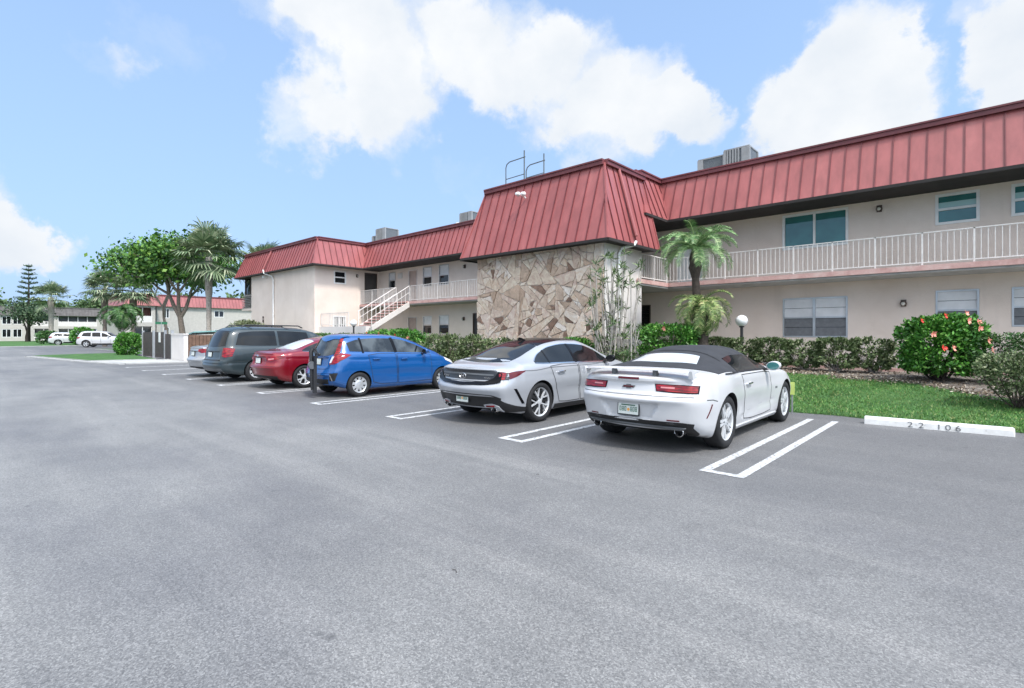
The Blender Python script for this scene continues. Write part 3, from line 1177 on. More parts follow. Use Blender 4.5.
# --- tower with flagstone front
TX0, TX1, TY0, TY1 = -15.05, -9.08, 14.3, 16.7
TE, TT = 4.5, 7.2
m = MB()
m.box(TX0, TX1 - .02, TY0 + .02, TY0 + .22, .2, TE + .15)
sw = bpart(m, 'stone_wall', 'mortar')


def flagstones():
    rng = random.Random(14)
    todo = [[(TX0 + .005, .3), (TX1 - .025, .3), (TX1 - .025, TE + .1), (TX0 + .005, TE + .1)]]
    done = []

    def area(p):
        return abs(sum(p[k][0] * p[(k + 1) % len(p)][1] - p[(k + 1) % len(p)][0] * p[k][1] for k in range(len(p)))) / 2
    while todo:
        p = todo.pop()
        A = area(p)
        if A < rng.choice((.04, .06, .09, .13, .18, .26, .36)):
            done.append(p)
            continue
        cx, cy = sum(q[0] for q in p) / len(p), sum(q[1] for q in p) / len(p)
        # split roughly across the longest direction
        best = max(((p[i][0] - p[k][0], p[i][1] - p[k][1]) for i in range(len(p)) for k in range(i)), key=lambda d: d[0] ** 2 + d[1] ** 2)
        an = math.atan2(best[1], best[0]) + math.pi / 2 + rng.gauss(0, .55)
        s = math.sqrt(A)
        ox, oy = cx + rng.gauss(0, .13) * s, cy + rng.gauss(0, .13) * s
        nx, ny = -math.sin(an), math.cos(an)
        L1, L2 = [], []
        for k in range(len(p)):
            a_, b_ = p[k], p[(k + 1) % len(p)]
            da, db = (a_[0] - ox) * nx + (a_[1] - oy) * ny, (b_[0] - ox) * nx + (b_[1] - oy) * ny
            (L1 if da >= 0 else L2).append(a_)
            if da * db < 0:
                t_ = da / (da - db)
                c_ = (a_[0] + (b_[0] - a_[0]) * t_, a_[1] + (b_[1] - a_[1]) * t_)
                L1.append(c_)
                L2.append(c_)
        if len(L1) < 3 or len(L2) < 3:
            done.append(p)
        else:
            todo += [L1, L2]
    m = MB()
    for p in done:
        cx, cy = sum(q[0] for q in p) / len(p), sum(q[1] for q in p) / len(p)
        fr_, bk = [], []
        d = rng.uniform(-.012, .018)
        tx, ty = rng.gauss(0, .016), rng.gauss(0, .016)
        n = len(p)
        poly = []
        for k in range(n):        # chipped corners
            a_, b_, c_ = p[k - 1], p[k], p[(k + 1) % n]
            f = rng.uniform(.05, .22)
            poly += [(b_[0] + (a_[0] - b_[0]) * f, b_[1] + (a_[1] - b_[1]) * f), (b_[0] + (c_[0] - b_[0]) * f * .7, b_[1] + (c_[1] - b_[1]) * f * .7)]
        rough = []
        for k in range(len(poly)):
            (xa, za), (xb, zb) = poly[k], poly[(k + 1) % len(poly)]
            rough.append((xa, za))
            el = math.hypot(xb - xa, zb - za)
            for q in range(1, max(1, int(el / .12)) + 1):
                if q / (int(el / .12) + 1) < 1 and el > .1:
                    f = q / (int(el / .12) + 1)
                    g_ = rng.gauss(0, .009)
                    rough.append((xa + (xb - xa) * f + (zb - za) / el * g_, za + (zb - za) * f - (xb - xa) / el * g_))
        for x, z in rough:
            l = math.hypot(x - cx, z - cy)
            f = max(.3, 1 - rng.uniform(.005, .015) / max(l, .02))
            x2, z2 = cx + (x - cx) * f, cy + (z - cy) * f
            bk.append((x2, TY0 + .021, z2))
            f2 = max(.3, 1 - .012 / max(l, .02))
            fr_.append((cx + (x2 - cx) * f2, TY0 - .012 - d + (x2 - cx) * tx + (z2 - cy) * ty, cy + (z2 - cy) * f2))
        n = len(bk)
        m.add(bk + fr_, [tuple(range(n, 2 * n))] + [(k, (k + 1) % n, n + (k + 1) % n, n + k) for k in range(n)])
    bpart(m, 'flagstone_facing', 'flagstone', sw)


flagstones()
m = MB()
m.box(TX1 - .25, TX1, TY0 + .222, TY1, .2, TE + .15)
m.box(TX1 - .02, TX1, TY0 - .004, TY0 + .222, .2, TE + .15)
bpart(m, 'tower_wall', 'stucco_pale')
m = MB()
m.box(TX0, TX0 + .22, TY0 + .222, TY1, .2, TE + .15)
bpart(m, 'tower_wall', 'stucco_pale')
m = MB()
m.box(TX0 + .22, TX1 - .25, TY1 - .2, TY1, .2, TE + .1)
bpart(m, 'tower_wall', 'stucco_pale')


def mansard(segs, gap=.4, drip=True):
    """segs: (eave_a, eave_b, top_a, top_b); a to b seen left to right from outside"""
    m = MB()
    for ea, eb, ta, tb in segs:
        ea, eb, ta, tb = map(Vector, (ea, eb, ta, tb))
        m.add([ea, eb, tb, ta], [(0, 1, 2, 3)], 0)
        u = (eb - ea)
        L_ = u.length
        u.normalize()
        mid = ((ta + tb) - (ea + eb)) * .5
        up = mid - u * mid.dot(u)            # perpendicular slope vector
        nrm = u.cross(up).normalized()
        a, b = (ta - ea).dot(u), (tb - ea).dot(u)
        k = math.ceil((min(a, 0) + .02) / gap)
        while k * gap < max(L_, b) - .02:
            x = k * gap + .11
            k += 1
            f0, f1 = 0.0, 1.0
            if a > 0 and x < a:
                f1 = min(f1, x / a)
            if a < 0 and x < 0:
                f0 = max(f0, x / a)
            if b < L_ and x > b:
                f1 = min(f1, (L_ - x) / (L_ - b))
            if b > L_ and x > L_:
                f0 = max(f0, (x - L_) / (b - L_))
            if f1 - f0 < .04:
                continue
            p, q = ea + u * x + up * f0, ea + u * x + up * f1
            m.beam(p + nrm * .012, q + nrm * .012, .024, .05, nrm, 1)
        if drip:
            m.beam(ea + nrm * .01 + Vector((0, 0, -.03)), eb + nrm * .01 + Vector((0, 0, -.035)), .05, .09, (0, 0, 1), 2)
        # hip caps
        m.beam(ea, ta, .07, .05, nrm, 0)
        m.beam(eb, tb, .07, .05, nrm, 0)
    return bpart(m, 'mansard_roof', ['red_metal', 'red_seam_shade', 'soffit'])


def cap(pts, z, w=.24, h=.13):
    m = MB()
    for a, b in zip(pts, pts[1:]):
        m.beam((*a, z + h / 2 - .06), (*b, z + h / 2 - .06), w, h)
        m.beam((*a, z + h - .035), (*b, z + h - .035), w + .07, .05)
    bpart(m, 'roof_cap', 'red_fascia')


# tower roof
te = [(TX0 - .42, 17.25), (TX0 - .42, TY0 - .5), (TX1 + .42, TY0 - .5), (TX1 + .42, 17.25)]
tt = [(TX0 + .1, 17.3), (TX0 + .1, TY0 + .42), (TX1 - .28, TY0 + .42), (TX1 - .28, 17.3)]
mansard([((*te[k], TE), (*te[k + 1], TE), (*tt[k], TT), (*tt[k + 1], TT)) for k in range(3)], .42)
cap(tt, TT)
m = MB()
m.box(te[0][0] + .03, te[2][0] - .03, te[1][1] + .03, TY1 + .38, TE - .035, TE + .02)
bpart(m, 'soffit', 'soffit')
m = MB()
m.box(tt[0][0], tt[2][0], tt[1][1], 17.3, TT - .1, TT - .02)
bpart(m, 'flat_roof', 'concrete')

# main roof
CX0, CX1, CY = -14.8, -8.96, 16.75
IN = .62
e = [(24, EAVEY), (CX1, EAVEY), (CX1, CY), (CX0, CY), (CX0, EAVEY), (-30.3, EAVEY), (-30.3, 15.0), (-43.1, 15.0), (-43.1, 26)]
t = [(24, EAVEY + IN), (CX1 - IN, EAVEY + IN), (CX1 - IN, CY + IN), (CX0 + IN, CY + IN), (CX0 + IN, EAVEY + IN),
     (-30.3 - IN, EAVEY + IN), (-30.3 - IN, 15.0 + IN), (-43.1 + IN, 15.0 + IN), (-43.1 + IN, 26)]
groups = [[0], [1, 2, 3], [4], [5, 6, 7]]
for g in groups:
    mansard([((*e[k + 1], EAVE), (*e[k], EAVE), (*t[k + 1], RTOP), (*t[k], RTOP)) for k in g], .4)
cap(t, RTOP)
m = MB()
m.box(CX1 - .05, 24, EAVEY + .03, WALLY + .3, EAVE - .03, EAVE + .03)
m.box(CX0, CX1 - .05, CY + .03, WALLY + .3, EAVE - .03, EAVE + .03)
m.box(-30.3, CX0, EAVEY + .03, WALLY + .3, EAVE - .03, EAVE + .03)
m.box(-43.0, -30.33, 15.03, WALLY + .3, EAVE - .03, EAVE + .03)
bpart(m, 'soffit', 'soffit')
m = MB()
m.box(CX1 - IN, 24, EAVEY + IN, 32, RTOP - .1, RTOP - .02)
m.box(CX0 + IN, CX1 - IN, CY + IN, 32, RTOP - .1, RTOP - .02)
m.box(-30.3 - IN, CX0 + IN, EAVEY + IN, 32, RTOP - .1, RTOP - .02)
m.box(-43.1 + IN, -30.3 - IN, 15.0 + IN, 32, RTOP - .1, RTOP - .02)
bpart(m, 'flat_roof', 'concrete')
m = MB()
m.box(-42.6, 24, 31.8, 32.0, .2, RTOP - .1)
m.box(-42.8, -42.6, 24, 32, .2, RTOP - .1)
m.box(23.8, 24, WALLY + .22, 31.8, .2, RTOP - .1)
bpart(m, 'rear_wall', 'stucco')


def downspout(pts_red, pts_white):
    if pts_red:
        m = MB()
        m.tube(pts_red, .055, 8)
        bpart(m, 'roof_pipe', 'red_metal', smooth=True, angle=40)
    m = MB()
    m.tube(pts_white, .05, 10)
    for k in (2, 3):
        if k < len(pts_white):
            p = Vector(pts_white[-1])
            z = G0 + (k - 1) * 1.2
            m.lathe([(.062, -.03), (.062, .03)], 10, 'z', (p.x, p.y, z))
    bpart(m, 'downspout', 'white_paint', smooth=True, angle=50)


downspout([(TX1 - .22, 15.5, TT), (TX1 + .46, 15.5, TE + .28)],
          [(TX1 + .455, 15.5, TE + .10), (TX1 + .44, 15.42, TE - .02), (TX1 + .14, 15.12, TE - .13), (TX1 + .07, 15.06, TE - .32), (TX1 + .07, 15.06, G0)])
downspout([(-37.6, 15.58, RTOP), (-37.6, 14.95, EAVE + .2)],
          [(-37.6, 14.95, EAVE + .2), (-37.5, 14.97, EAVE - .05), (-37.0, 15.32, EAVE - .28), (-36.9, 15.37, EAVE - .5), (-36.9, 15.37, .4)])
m = MB()
m.box(-38.4, -38.15, 15.2, 15.45, EAVE - .3, EAVE - .14)
bpart(m, 'flood_light', 'white_paint')
# twin spot lamp on the tower roof
m = MB()
m.tube([(-12.6, 14.45, 6.55), (-12.6, 14.25, 6.62)], .03, 8)
m.lathe([(0, -.16), (.05, -.15), (.09, -.02), (.085, 0), (0, .01)], 14, 'y', (-12.72, 14.2, 6.66))
m.lathe([(0, -.16), (.05, -.15), (.09, -.02), (.085, 0), (0, .01)], 14, 'y', (-12.46, 14.2, 6.62))
bpart(m, 'spot_lamp', 'white_paint', smooth=True, angle=40)
# roof access guard rail
m = MB()
z = TT + .08
for (xa, xb, h, py) in ((-14.5, -13.5, 1.22, 15.4), (-13.4, -12.5, .86, 15.4)):
    m.tube([(xa, py, z - .2), (xa, py, z + h - .2), (xa + .06, py, z + h - .07), (xa + .2, py, z + h), (xb + .05, py, z + h + .02)], .022, 8)
    m.tube([(xb, py, z - .2), (xb, py, z + h + .28)], .026, 8)
    m.tube([(xa, py, z + h * .45), (xb, py, z + h * .45 + .02)], .02, 8)
bpart(m, 'roof_guard_rail', 'steel_dark', smooth=True, angle=40)


# --- roof machines
def ac_unit(x0, x1, y0, y1, z0, z1, label, louver):
    r = thing('air_conditioner', ((x0 + x1) / 2, (y0 + y1) / 2, z0), label, 'air conditioner', 0, 'air conditioners on the roof')
    w, d, h = (x1 - x0) / 2, (y1 - y0) / 2, z1 - z0
    m = MB()
    m.box(-w, w, -d, d, .42, h - .05, 0)
    m.build('case', 'ac_coil', r)
    m = MB()
    for sx in (-w, w):
        for sy in (-d, d):
            m.box(sx - .05, sx + .05, sy - .05, sy + .05, .4, h - .05, 0)
    m.box(-w - .03, w + .03, -d - .03, d + .03, h - .05, h, 0)
    m.box(-w - .03, w + .03, -d - .03, d + .03, .38, .43, 0)
    if louver:
        for k in range(1, 6):
            x = -w + (2 * w) * .7 * k / 6
            m.box(x - .03, x + .03, -d - .04, -d + .02, .43, h - .05, 0)
        m.box(w * .42, w, -d - .045, -d + .01, .43, h - .06, 0)
    else:
        m.box(-w, -w * .65, -d - .045, -d + .01, .43, h - .06, 0)
        m.box(w * .9, w, -d - .045, -d + .01, .43, h - .06, 0)
    m.build('frame', 'ac_panel', r)
    for sx in (-w + .1, w - .1):
        m = MB()
        m.box(sx - .05, sx + .05, -d, d, 0, .38)
        m.build('stand', 'galv', r)
    m = MB()
    m.lathe([(0, h + .06), (.2, h + .05), (min(w, d) * .8, h + .0), (min(w, d) * .85, h - .02)], 16)
    m.build('fan_grille', 'black_metal', r, True)
    return r


RZ = RTOP - .02
ac_unit(-9.0, -7.95, 21.5, 22.6, RZ, RZ + 1.40, 'squat grey air conditioner with solid front panel on the right wing roof', False)
ac_unit(-7.88, -6.95, 21.4, 22.4, RZ, RZ + 1.52, 'air conditioner with white vertical louvre slats on the roof, right of the solid grey one', True)
ac_unit(-34.0, -33.1, 21.5, 22.4, RZ, RZ + 1.35, 'small air conditioner on the far left roof, left half of the pair', False)
ac_unit(-33.0, -31.9, 21.2, 22.3, RZ, RZ + 1.7, 'taller air conditioner of the pair on the far left roof', True)
r = thing('roof_vent', (-24.8, 22, RZ), 'low beige domed vent on the roof just left of the flagstone tower', 'roof vent')
m = MB()
m.lathe([(.45, 0), (.45, .7), (.38, .95), (.2, 1.1), (0, 1.14)], 18)
m.build('hood', 'stucco_pale', r, True, 40)
ac_unit(-23.9, -22.9, 21.3, 22.3, RZ, RZ + 1.45, 'air conditioner half hidden behind the left slope of the tower roof', True)
#@@VEG
# ------------------------------------------------------------------ vegetation
def stems_mesh(base, tips, r0, r1, rng, bend=.25, n=6):
    m = MB()
    for tp in tips:
        a, b = Vector(base) + Vector((rng.normal(0, .05), rng.normal(0, .05), 0)), Vector(tp)
        mid = a.lerp(b, .5) + Vector((rng.normal(0, bend), rng.normal(0, bend), rng.normal(0, bend * .4))) * (b - a).length * .4
        pts = [a * (1 - t) ** 2 + mid * 2 * t * (1 - t) + b * t * t for t in (0, .2, .4, .6, .8, 1)]
        m.tube(pts, [r0 + (r1 - r0) * k / 5 for k in range(6)], n, caps=False)
    return m


def foliage_pts(n, hx, hy, z0, z1, rng, clumps=40, shell=.6, top_flat=True, sig=.16, power=3.0):
    """clumped points in a rounded box of half sizes hx, hy"""
    zc, hz = (z0 + z1) / 2, (z1 - z0) / 2
    c = []
    while len(c) < clumps:
        p = rng.uniform(-1, 1, 3)
        q = (np.abs(p) ** power).sum() ** (1 / power)
        if q > 1 or (q < shell and rng.uniform() < .75):
            continue
        c.append(p)
    c = np.array(c)
    P = c[rng.integers(0, clumps, n)] + rng.normal(0, sig, (n, 3))
    q = (np.abs(P) ** power).sum(1) ** (1 / power)
    lim = 1.0 + rng.normal(0, .045, n)
    sc = np.where(q > lim, lim / np.maximum(q, 1e-6), 1)
    P *= sc[:, None]
    return P * np.array([hx, hy, hz]) + np.array([0, 0, zc])


def shrub(loc, hx, hy, z0, z1, n, size, mat, label, cat='shrub', name='shrub', group=None, rz=0, seed=0, stems=9, clumps=40, sig=.2,
          flowers=(), aspect=.55, power=3.0, stem_mat='bark', shell=.6, stem_r=.018):
    rng = np.random.default_rng(seed)
    r = thing(name, loc, label, cat, rz, group)
    P = foliage_pts(n, hx, hy, z0, z1, rng, clumps, shell, sig=sig, power=power)
    out = P - np.array([0, 0, (z0 + z1) / 2])
    out /= np.linalg.norm(out, axis=1)[:, None] + 1e-6
    V, F = leaf_arrays(P, size, aspect, .4, rng, direc=out * .8)
    np_mesh('foliage', V, F, mat, r)
    if stems:
        tips = P[rng.integers(0, n, stems)].copy()
        tips[:, 2] = np.maximum(tips[:, 2], z0 + .3 * (z1 - z0))
        m = stems_mesh((0, 0, -.06), tips, stem_r, stem_r * .4, rng)
        m.build('stems', stem_mat, r, True)
    for fxp, col in flowers:
        f = MB()
        for k in range(5):
            an = 2 * math.pi * k / 5 + rng.uniform(0, 1)
            a, b = math.cos(an), math.sin(an)
            f.add([(0, 0, 0), (a * .05 - b * .03, -.02, b * .05 + a * .03), (a * .085, -.035, b * .085), (a * .05 + b * .03, -.02, b * .05 - a * .03)], [(0, 1, 2, 3)])
        f.tube([(0, 0, 0), (.01, -.07, .012)], .006, 5)
        o = f.build('flower', col, r)
        o.location = fxp
        o.rotation_euler = (rng.uniform(-.5, .3), 0, rng.uniform(-.2, .9))
    return r


def ground_at(x, y):
    return ground_z(x, y) + .01


# clipped grey-green row under the ground floor windows, right
proto = None
xs = np.arange(-8.0, -1.9, .82)
for i, x in enumerate(xs):
    if i < 2:
        o = shrub((x, 16.7, ground_at(x, 16.7)), .50, .44, .12, .92, 3100, .085, 'leaf_grey', 'clipped grey-green shrub with bare stems in the row under the awning windows',
                  name='hedge_shrub', group='clipped shrubs in the row along the right wing', seed=30 + i, stems=26, clumps=75, sig=.11, aspect=.5, power=6, stem_mat='bark_pale', shell=.55, stem_r=.013)
        proto = o if proto is None else proto
        pr2 = o
    else:
        o = copy_tree(proto if i % 2 else pr2)
        o.location = (x, 16.7 + RNG.normal(0, .05), ground_at(x, 16.7))
        o.rotation_euler.z = math.pi * (i % 2) + RNG.normal(0, .08)
        o.scale = (1, 1, 1 + RNG.normal(0, .03))

fl = [((-.95, -.35, 1.62), 'petal_red'), ((-.40, -.5, 1.74), 'petal_red'), ((-.55, -.62, .92), 'petal_red'), ((-.33, -.64, .92), 'petal_pink'),
      ((.32, -.66, 1.42), 'petal_pink'), ((.58, -.62, 1.12), 'petal_pink'), ((.86, -.45, .86), 'petal_pink'), ((.22, -.35, 1.82), 'petal_pink'),
      ((.1, -.6, 1.62), 'petal_pink'), ((-.75, -.55, 1.28), 'petal_pink'), ((.55, -.3, 1.58), 'petal_pink')]
hib = shrub((-.80, 15.6, ground_at(-.8, 15.6)), 0.80, .66, .16, 1.52, 14000, .085, 'leaf_bright', 'big rounded hibiscus bush with red and pink blooms on the lawn edge', 'bush', 'hibiscus_bush',
            seed=4, stems=16, clumps=190, sig=.11, flowers=[((p[0] * .78, min(p[1] * 1.22, -.52), p[2] * .86), q) for p, q in fl], power=4.0, stem_r=.028, stem_mat='bark_dark', rz=.62)
shrub((.42, 13.35, ground_at(.4, 13.35)), .60, .55, .22, 1.0, 5200, .06, 'leaf_grey', 'loose olive shrub at the bed end in front of the flat topped green one', seed=7, stems=18, clumps=80, sig=.15, stem_r=.014, stem_mat='bark_dark')
shrub((.15, 15.6, ground_at(.1, 15.6)), .62, .42, .2, 1.12, 5200, .055, 'leaf_mid', 'flat topped green shrub between the hibiscus bush and the olive shrub', seed=8, stems=14, clumps=70, sig=.14, power=6)
shrub((1.6, 14.2, ground_at(1.6, 14.2)), .6, .5, .2, 1.05, 4200, .06, 'leaf_grey', 'olive shrub at the right picture edge behind the loose one', seed=9, stems=14, clumps=70, sig=.14)

# bright clipped shrub beside the tower and under the double palm
shrub((-7.35, 15.25, ground_at(-7.35, 15.25)), .98, .55, .15, 1.42, 8500, .085, 'leaf_bright', 'bright green clipped shrub between the cane plant and the double palm', seed=12, stems=10, clumps=120, sig=.13, power=5,
      flowers=[((.1, -.5, 1.3), 'petal_pink')], stem_r=.02)
# hedges in front of the tower and the left wing
shrub((-9.55, 13.3, ground_at(-9.5, 13.3)), .62, .5, .15, 1.20, 4000, .09, 'leaf_bright', 'small bright green shrub at the foot of the flagstone wall', seed=13, stems=6, clumps=60, sig=.15, power=5)
grp = 'grey-green hedge shrubs in front of the flagstone wall'
pr = None
for i, (x, h, w) in enumerate([(-16.2, 1.34, .62), (-15.1, 1.36, .62), (-14.0, 1.32, .62), (-12.5, 1.22, .6), (-11.5, 1.17, .6)]):
    if i < 2:
        o = shrub((x, 13.1, ground_at(x, 13.1)), .64, .5, .18, 1.34, 3400, .09, 'leaf_grey', 'dense grey-green hedge shrub in the row between blue car and silver sedan' if i < 3 else '', name='hedge_shrub', group=grp,
                  seed=50 + i, stems=16, clumps=80, sig=.13, power=6, stem_r=.014)
        if i == 0:
            pr = o
        else:
            pr2 = o
    else:
        o = copy_tree(pr if i % 2 else pr2)
        o.location = (x, 13.1 + .1 * (i % 3), ground_at(x, 13.1))
        o.scale = (1, 1, h / 1.34)
        o.rotation_euler.z = math.pi * (i % 2)
for o in list(C.objects):
    if o.get('group') == grp:
        o['label'] = 'dense grey-green hedge shrub in the row before the flagstone wall'
fl = [((-1.35, -.5, 1.38), 'petal_red'), ((-.35, -.52, 1.40), 'petal_red'), ((.9, -.55, 1.30), 'petal_red'), ((1.15, -.55, 1.02), 'petal_red'), ((1.75, -.52, 1.22), 'petal_pink')]
shrub((-19.1, 13.15, ground_at(-19, 13.1)), 2.1, .55, .15, 1.55, 13000, .10, 'leaf_bright', 'long bright green clipped hibiscus hedge with red blooms behind the blue hatchback', 'hedge', 'hibiscus_hedge', seed=17, stems=16,
      clumps=220, sig=.09, power=6, flowers=fl)
shrub((-25.6, 14.0, ground_at(-25, 14)), 4.4, .5, .15, 1.28, 15000, .09, 'leaf_mid', 'low green hedge strip along the left wing behind the red sedan', 'hedge', 'low_hedge', seed=18, stems=14, clumps=260, sig=.07, power=8)


# cane plant by the tower corner
def cane_plant():
    rng = np.random.default_rng(3)
    r = thing('cane_plant', (-8.25, 13.4, ground_at(-8.2, 13.4)), 'tall dracaena clump of thin pale canes with leaf tufts at the flagstone tower corner', 'plant')
    m = MB()
    VV, FF, off = [], [], 0
    for i in range(58):
        h = rng.uniform(1.5, 3.75) if i < 40 else rng.uniform(.7, 1.7)
        sx, sy = rng.normal(0, .28) + .16 * h * rng.uniform(-1, 1), rng.normal(0, .22)
        b = np.array([rng.normal(0, .28), rng.normal(0, .16), 0])
        tip = np.array([b[0] + sx, b[1] + sy, h])
        mid = (b + tip) / 2 + np.array([rng.normal(0, .05), rng.normal(0, .05), 0]) + np.array([sx * .12, 0, 0])
        pts = [Vector(b * (1 - t) ** 2 + mid * 2 * t * (1 - t) + tip * t * t) for t in (0, .25, .5, .75, 1)]
        m.tube(pts, [.022, .02, .018, .015, .012], 6, caps=False)
        for c, nl in ((tip, 17), (b + (tip - b) * rng.uniform(.45, .8), 9 if rng.uniform() < .5 else 0)):
            if nl == 0:
                continue
            P = np.repeat(c[None], nl, 0) + rng.normal(0, .025, (nl, 3))
            d = rng.normal(size=(nl, 3)) + np.array([0, 0, .55])
            d /= np.linalg.norm(d, axis=1)[:, None]
            V, F = leaf_arrays(P + d * .10, .23, .14, .0, rng, direc=d * 6)
            VV.append(V)
            FF.append(F + off)
            off += len(V)
    # leafy skirt near the foot
    P = foliage_pts(1100, .85, .4, .1, 1.0, rng, 60, sig=.16)
    V, F = leaf_arrays(P, .17, .22, .5, rng)
    VV.append(V)
    FF.append(F + off)
    m.build('canes', 'cane', r, True)
    np_mesh('leaf_tufts', np.concatenate(VV), np.concatenate(FF), 'leaf_dracaena', r)


cane_plant()


def frond(mb_pts, base, az, el, length, droop, rng, leaflet, n=34, width=.02, vee=.5):
    """feather frond: returns V, F of leaflets; rachis is appended to mb_pts"""
    p = np.array(base, float)
    d = np.array([math.cos(az) * math.cos(el), math.sin(az) * math.cos(el), math.sin(el)])
    pts = [p.copy()]
    seg = 10
    e = el
    for k in range(seg):
        e -= droop / seg * (1 + k * .16)
        d = np.array([math.cos(az) * math.cos(e), math.sin(az) * math.cos(e), math.sin(e)])
        p = p + d * length / seg
        pts.append(p.copy())
    pts = np.array(pts)
    mb_pts.append(pts)
    V, F = [], []
    side = np.array([-math.sin(az), math.cos(az), 0])
    for k in range(n):
        t = .12 + .88 * k / (n - 1)
        x = t * seg
        i = min(int(x), seg - 1)
        c = pts[i] + (pts[i + 1] - pts[i]) * (x - i)
        tg = pts[i + 1] - pts[i]
        tg /= np.linalg.norm(tg)
        up = np.cross(side, tg)
        if up[2] < 0:
            up = -up
        ll = leaflet * math.sin(math.pi * min(1, .12 + .83 * t)) ** .6 * rng.uniform(.8, 1.15)
        for s in (-1, 1):
            dr = side * s * .85 + tg * .62 + up * rng.uniform(vee - .25, vee + .15)
            dr /= np.linalg.norm(dr)
            q1 = c + dr * ll * .55
            q2 = c + (dr + np.array([0, 0, -.35])) * ll * .95
            w = tg * width
            o = len(V)
            V += [c - w * .5, c + w * .5, q1 + w * .6, q1 - w * .6, q2]
            F.append((o, o + 1, o + 2, o + 3))
            F.append((o + 3, o + 2, o + 4, o + 4))
    return V, F


def feather_crown(r, c, nf, length, leaflet, rng, mat, el_lo=-.3, el_hi=1.25, n=34, width=.022, droop=1.5, name='fronds', stalk='leaf_pygmy'):
    VV, FF, rach = [], [], []
    for i in range(nf):
        az = 2.399 * i + rng.normal(0, .12)
        t = i / max(1, nf - 1)
        el = el_hi + (el_lo - el_hi) * t + rng.normal(0, .1)
        V, F = frond(rach, c, az, el, length * rng.uniform(.85, 1.1), droop * rng.uniform(.8, 1.2), rng, leaflet, n, width)
        o = len(VV)
        VV += V
        FF += [tuple(a + o for a in f) for f in F]
    m = MB()
    m.v = [tuple(v) for v in VV]
    m.f = [f if f[2] != f[3] else f[:3] for f in FF]
    m.mi = [0] * len(m.f)
    for pts in rach:
        m.tube([Vector(p) for p in pts], [.018 - .0014 * k for k in range(len(pts))], 4, caps=False)
    return m.build(name, mat, r, fix=False)


def rough_trunk(r, pts, rad, mat, rng, name='trunk', n=10, bump=.12):
    m = MB()
    P, Rr = [], []
    pts = [Vector(p) for p in pts]
    tot = 16
    for k in range(tot + 1):
        x = k / tot * (len(pts) - 1)
        i = min(int(x), len(pts) - 2)
        P.append(pts[i].lerp(pts[i + 1], x - i))
        x2 = k / tot * (len(rad) - 1)
        j = min(int(x2), len(rad) - 2)
        Rr.append((rad[j] + (rad[j + 1] - rad[j]) * (x2 - j)) * (1 + bump * rng.uniform(-1, 1)))
    m.tube(P, Rr, n)
    return m.build(name, mat, r, True)


def double_palm():
    rng = np.random.default_rng(21)
    r = thing('double_palm', (-6.56, 15.75, ground_at(-6.7, 15.75)), 'two stemmed pygmy date palm with one crown above the other before the balcony', 'palm tree')
    rough_trunk(r, [(-.02, .15, -.1), (-.16, .22, 1.6), (-.24, .2, 3.0), (-.22, .18, 3.75)], [.15, .11, .10, .12, .20, .13], 'bark_dark', rng, bump=.18)
    feather_crown(r, (-.22, .18, 3.80), 42, 1.38, .30, rng, 'leaf_pygmy', .02, 1.3, 38, .015, .95)
    rough_trunk(r, [(.06, -.05, -.1), (.12, -.1, .9), (.10, -.12, 1.85)], [.19, .17, .2, .15], 'bark_dark', rng, bump=.18)
    feather_crown(r, (.10, -.12, 1.95), 38, 1.15, .25, rng, 'leaf_pygmy_low', -.75, 1.15, 36, .015, 1.35)
    rough_trunk(r, [(-.45, .1, -.1), (-.52, .12, .8), (-.50, .1, 1.25)], [.2, .18, .2], 'bark_dark', rng, bump=.18)


double_palm()


def fan_palm(loc, h, rc, label, seed, mat='leaf_sabal', nl=34, trunk_r=.2, lean=(0, 0), trunk_mat='bark', skirt=True):
    rng = np.random.default_rng(seed)
    r = thing('fan_palm', loc, label, 'palm tree')
    top = Vector((lean[0], lean[1], h))
    rough_trunk(r, [(0, 0, -.2), (lean[0] * .3, lean[1] * .3, h * .5), top], [trunk_r * 1.15, trunk_r * .95, trunk_r, trunk_r * 1.5, trunk_r * 1.2], trunk_mat, rng)
    V, F = [], []
    for i in range(nl):
        az = 2.399 * i + rng.normal(0, .2)
        t = i / nl
        el = 1.3 - 1.95 * t + rng.normal(0, .22)
        st = rc * rng.uniform(.42, .68)
        d = np.array([math.cos(az) * math.cos(el), math.sin(az) * math.cos(el), math.sin(el)])
        c = np.array(top) + d * st
        side = np.array([-math.sin(az), math.cos(az), 0])
        up = np.cross(d, side)
        nb = 20
        # petiole
        o = len(V)
        b0 = np.array(top)
        w = side * .03
        V += [b0 - w, b0 + w, c + w * .6, c - w * .6]
        F.append((o, o + 1, o + 2, o + 3))
        for k in range(nb):
            a = (k / (nb - 1) - .5) * 4.2
            ll = rc * .50 * (.72 + .28 * math.cos(a * .6)) * rng.uniform(.85, 1.1)
            dr = d * math.cos(a) + side * math.sin(a)
            w = np.cross(dr, up) * rc * .022
            m_ = c + dr * ll * .6 - up * .0
            e = c + dr * ll + np.array([0, 0, -1]) * ll * rng.uniform(.05, .38)
            o = len(V)
            V += [c - w * .4, c + w * .4, m_ + w, m_ - w, e]
            F.append((o, o + 1, o + 2, o + 3))
            F.append((o + 3, o + 2, o + 4))
    m = MB()
    m.v = [tuple(v) for v in V]
    m.f = F
    m.mi = [0] * len(F)
    m.build('crown', mat, r, fix=False)
    return r


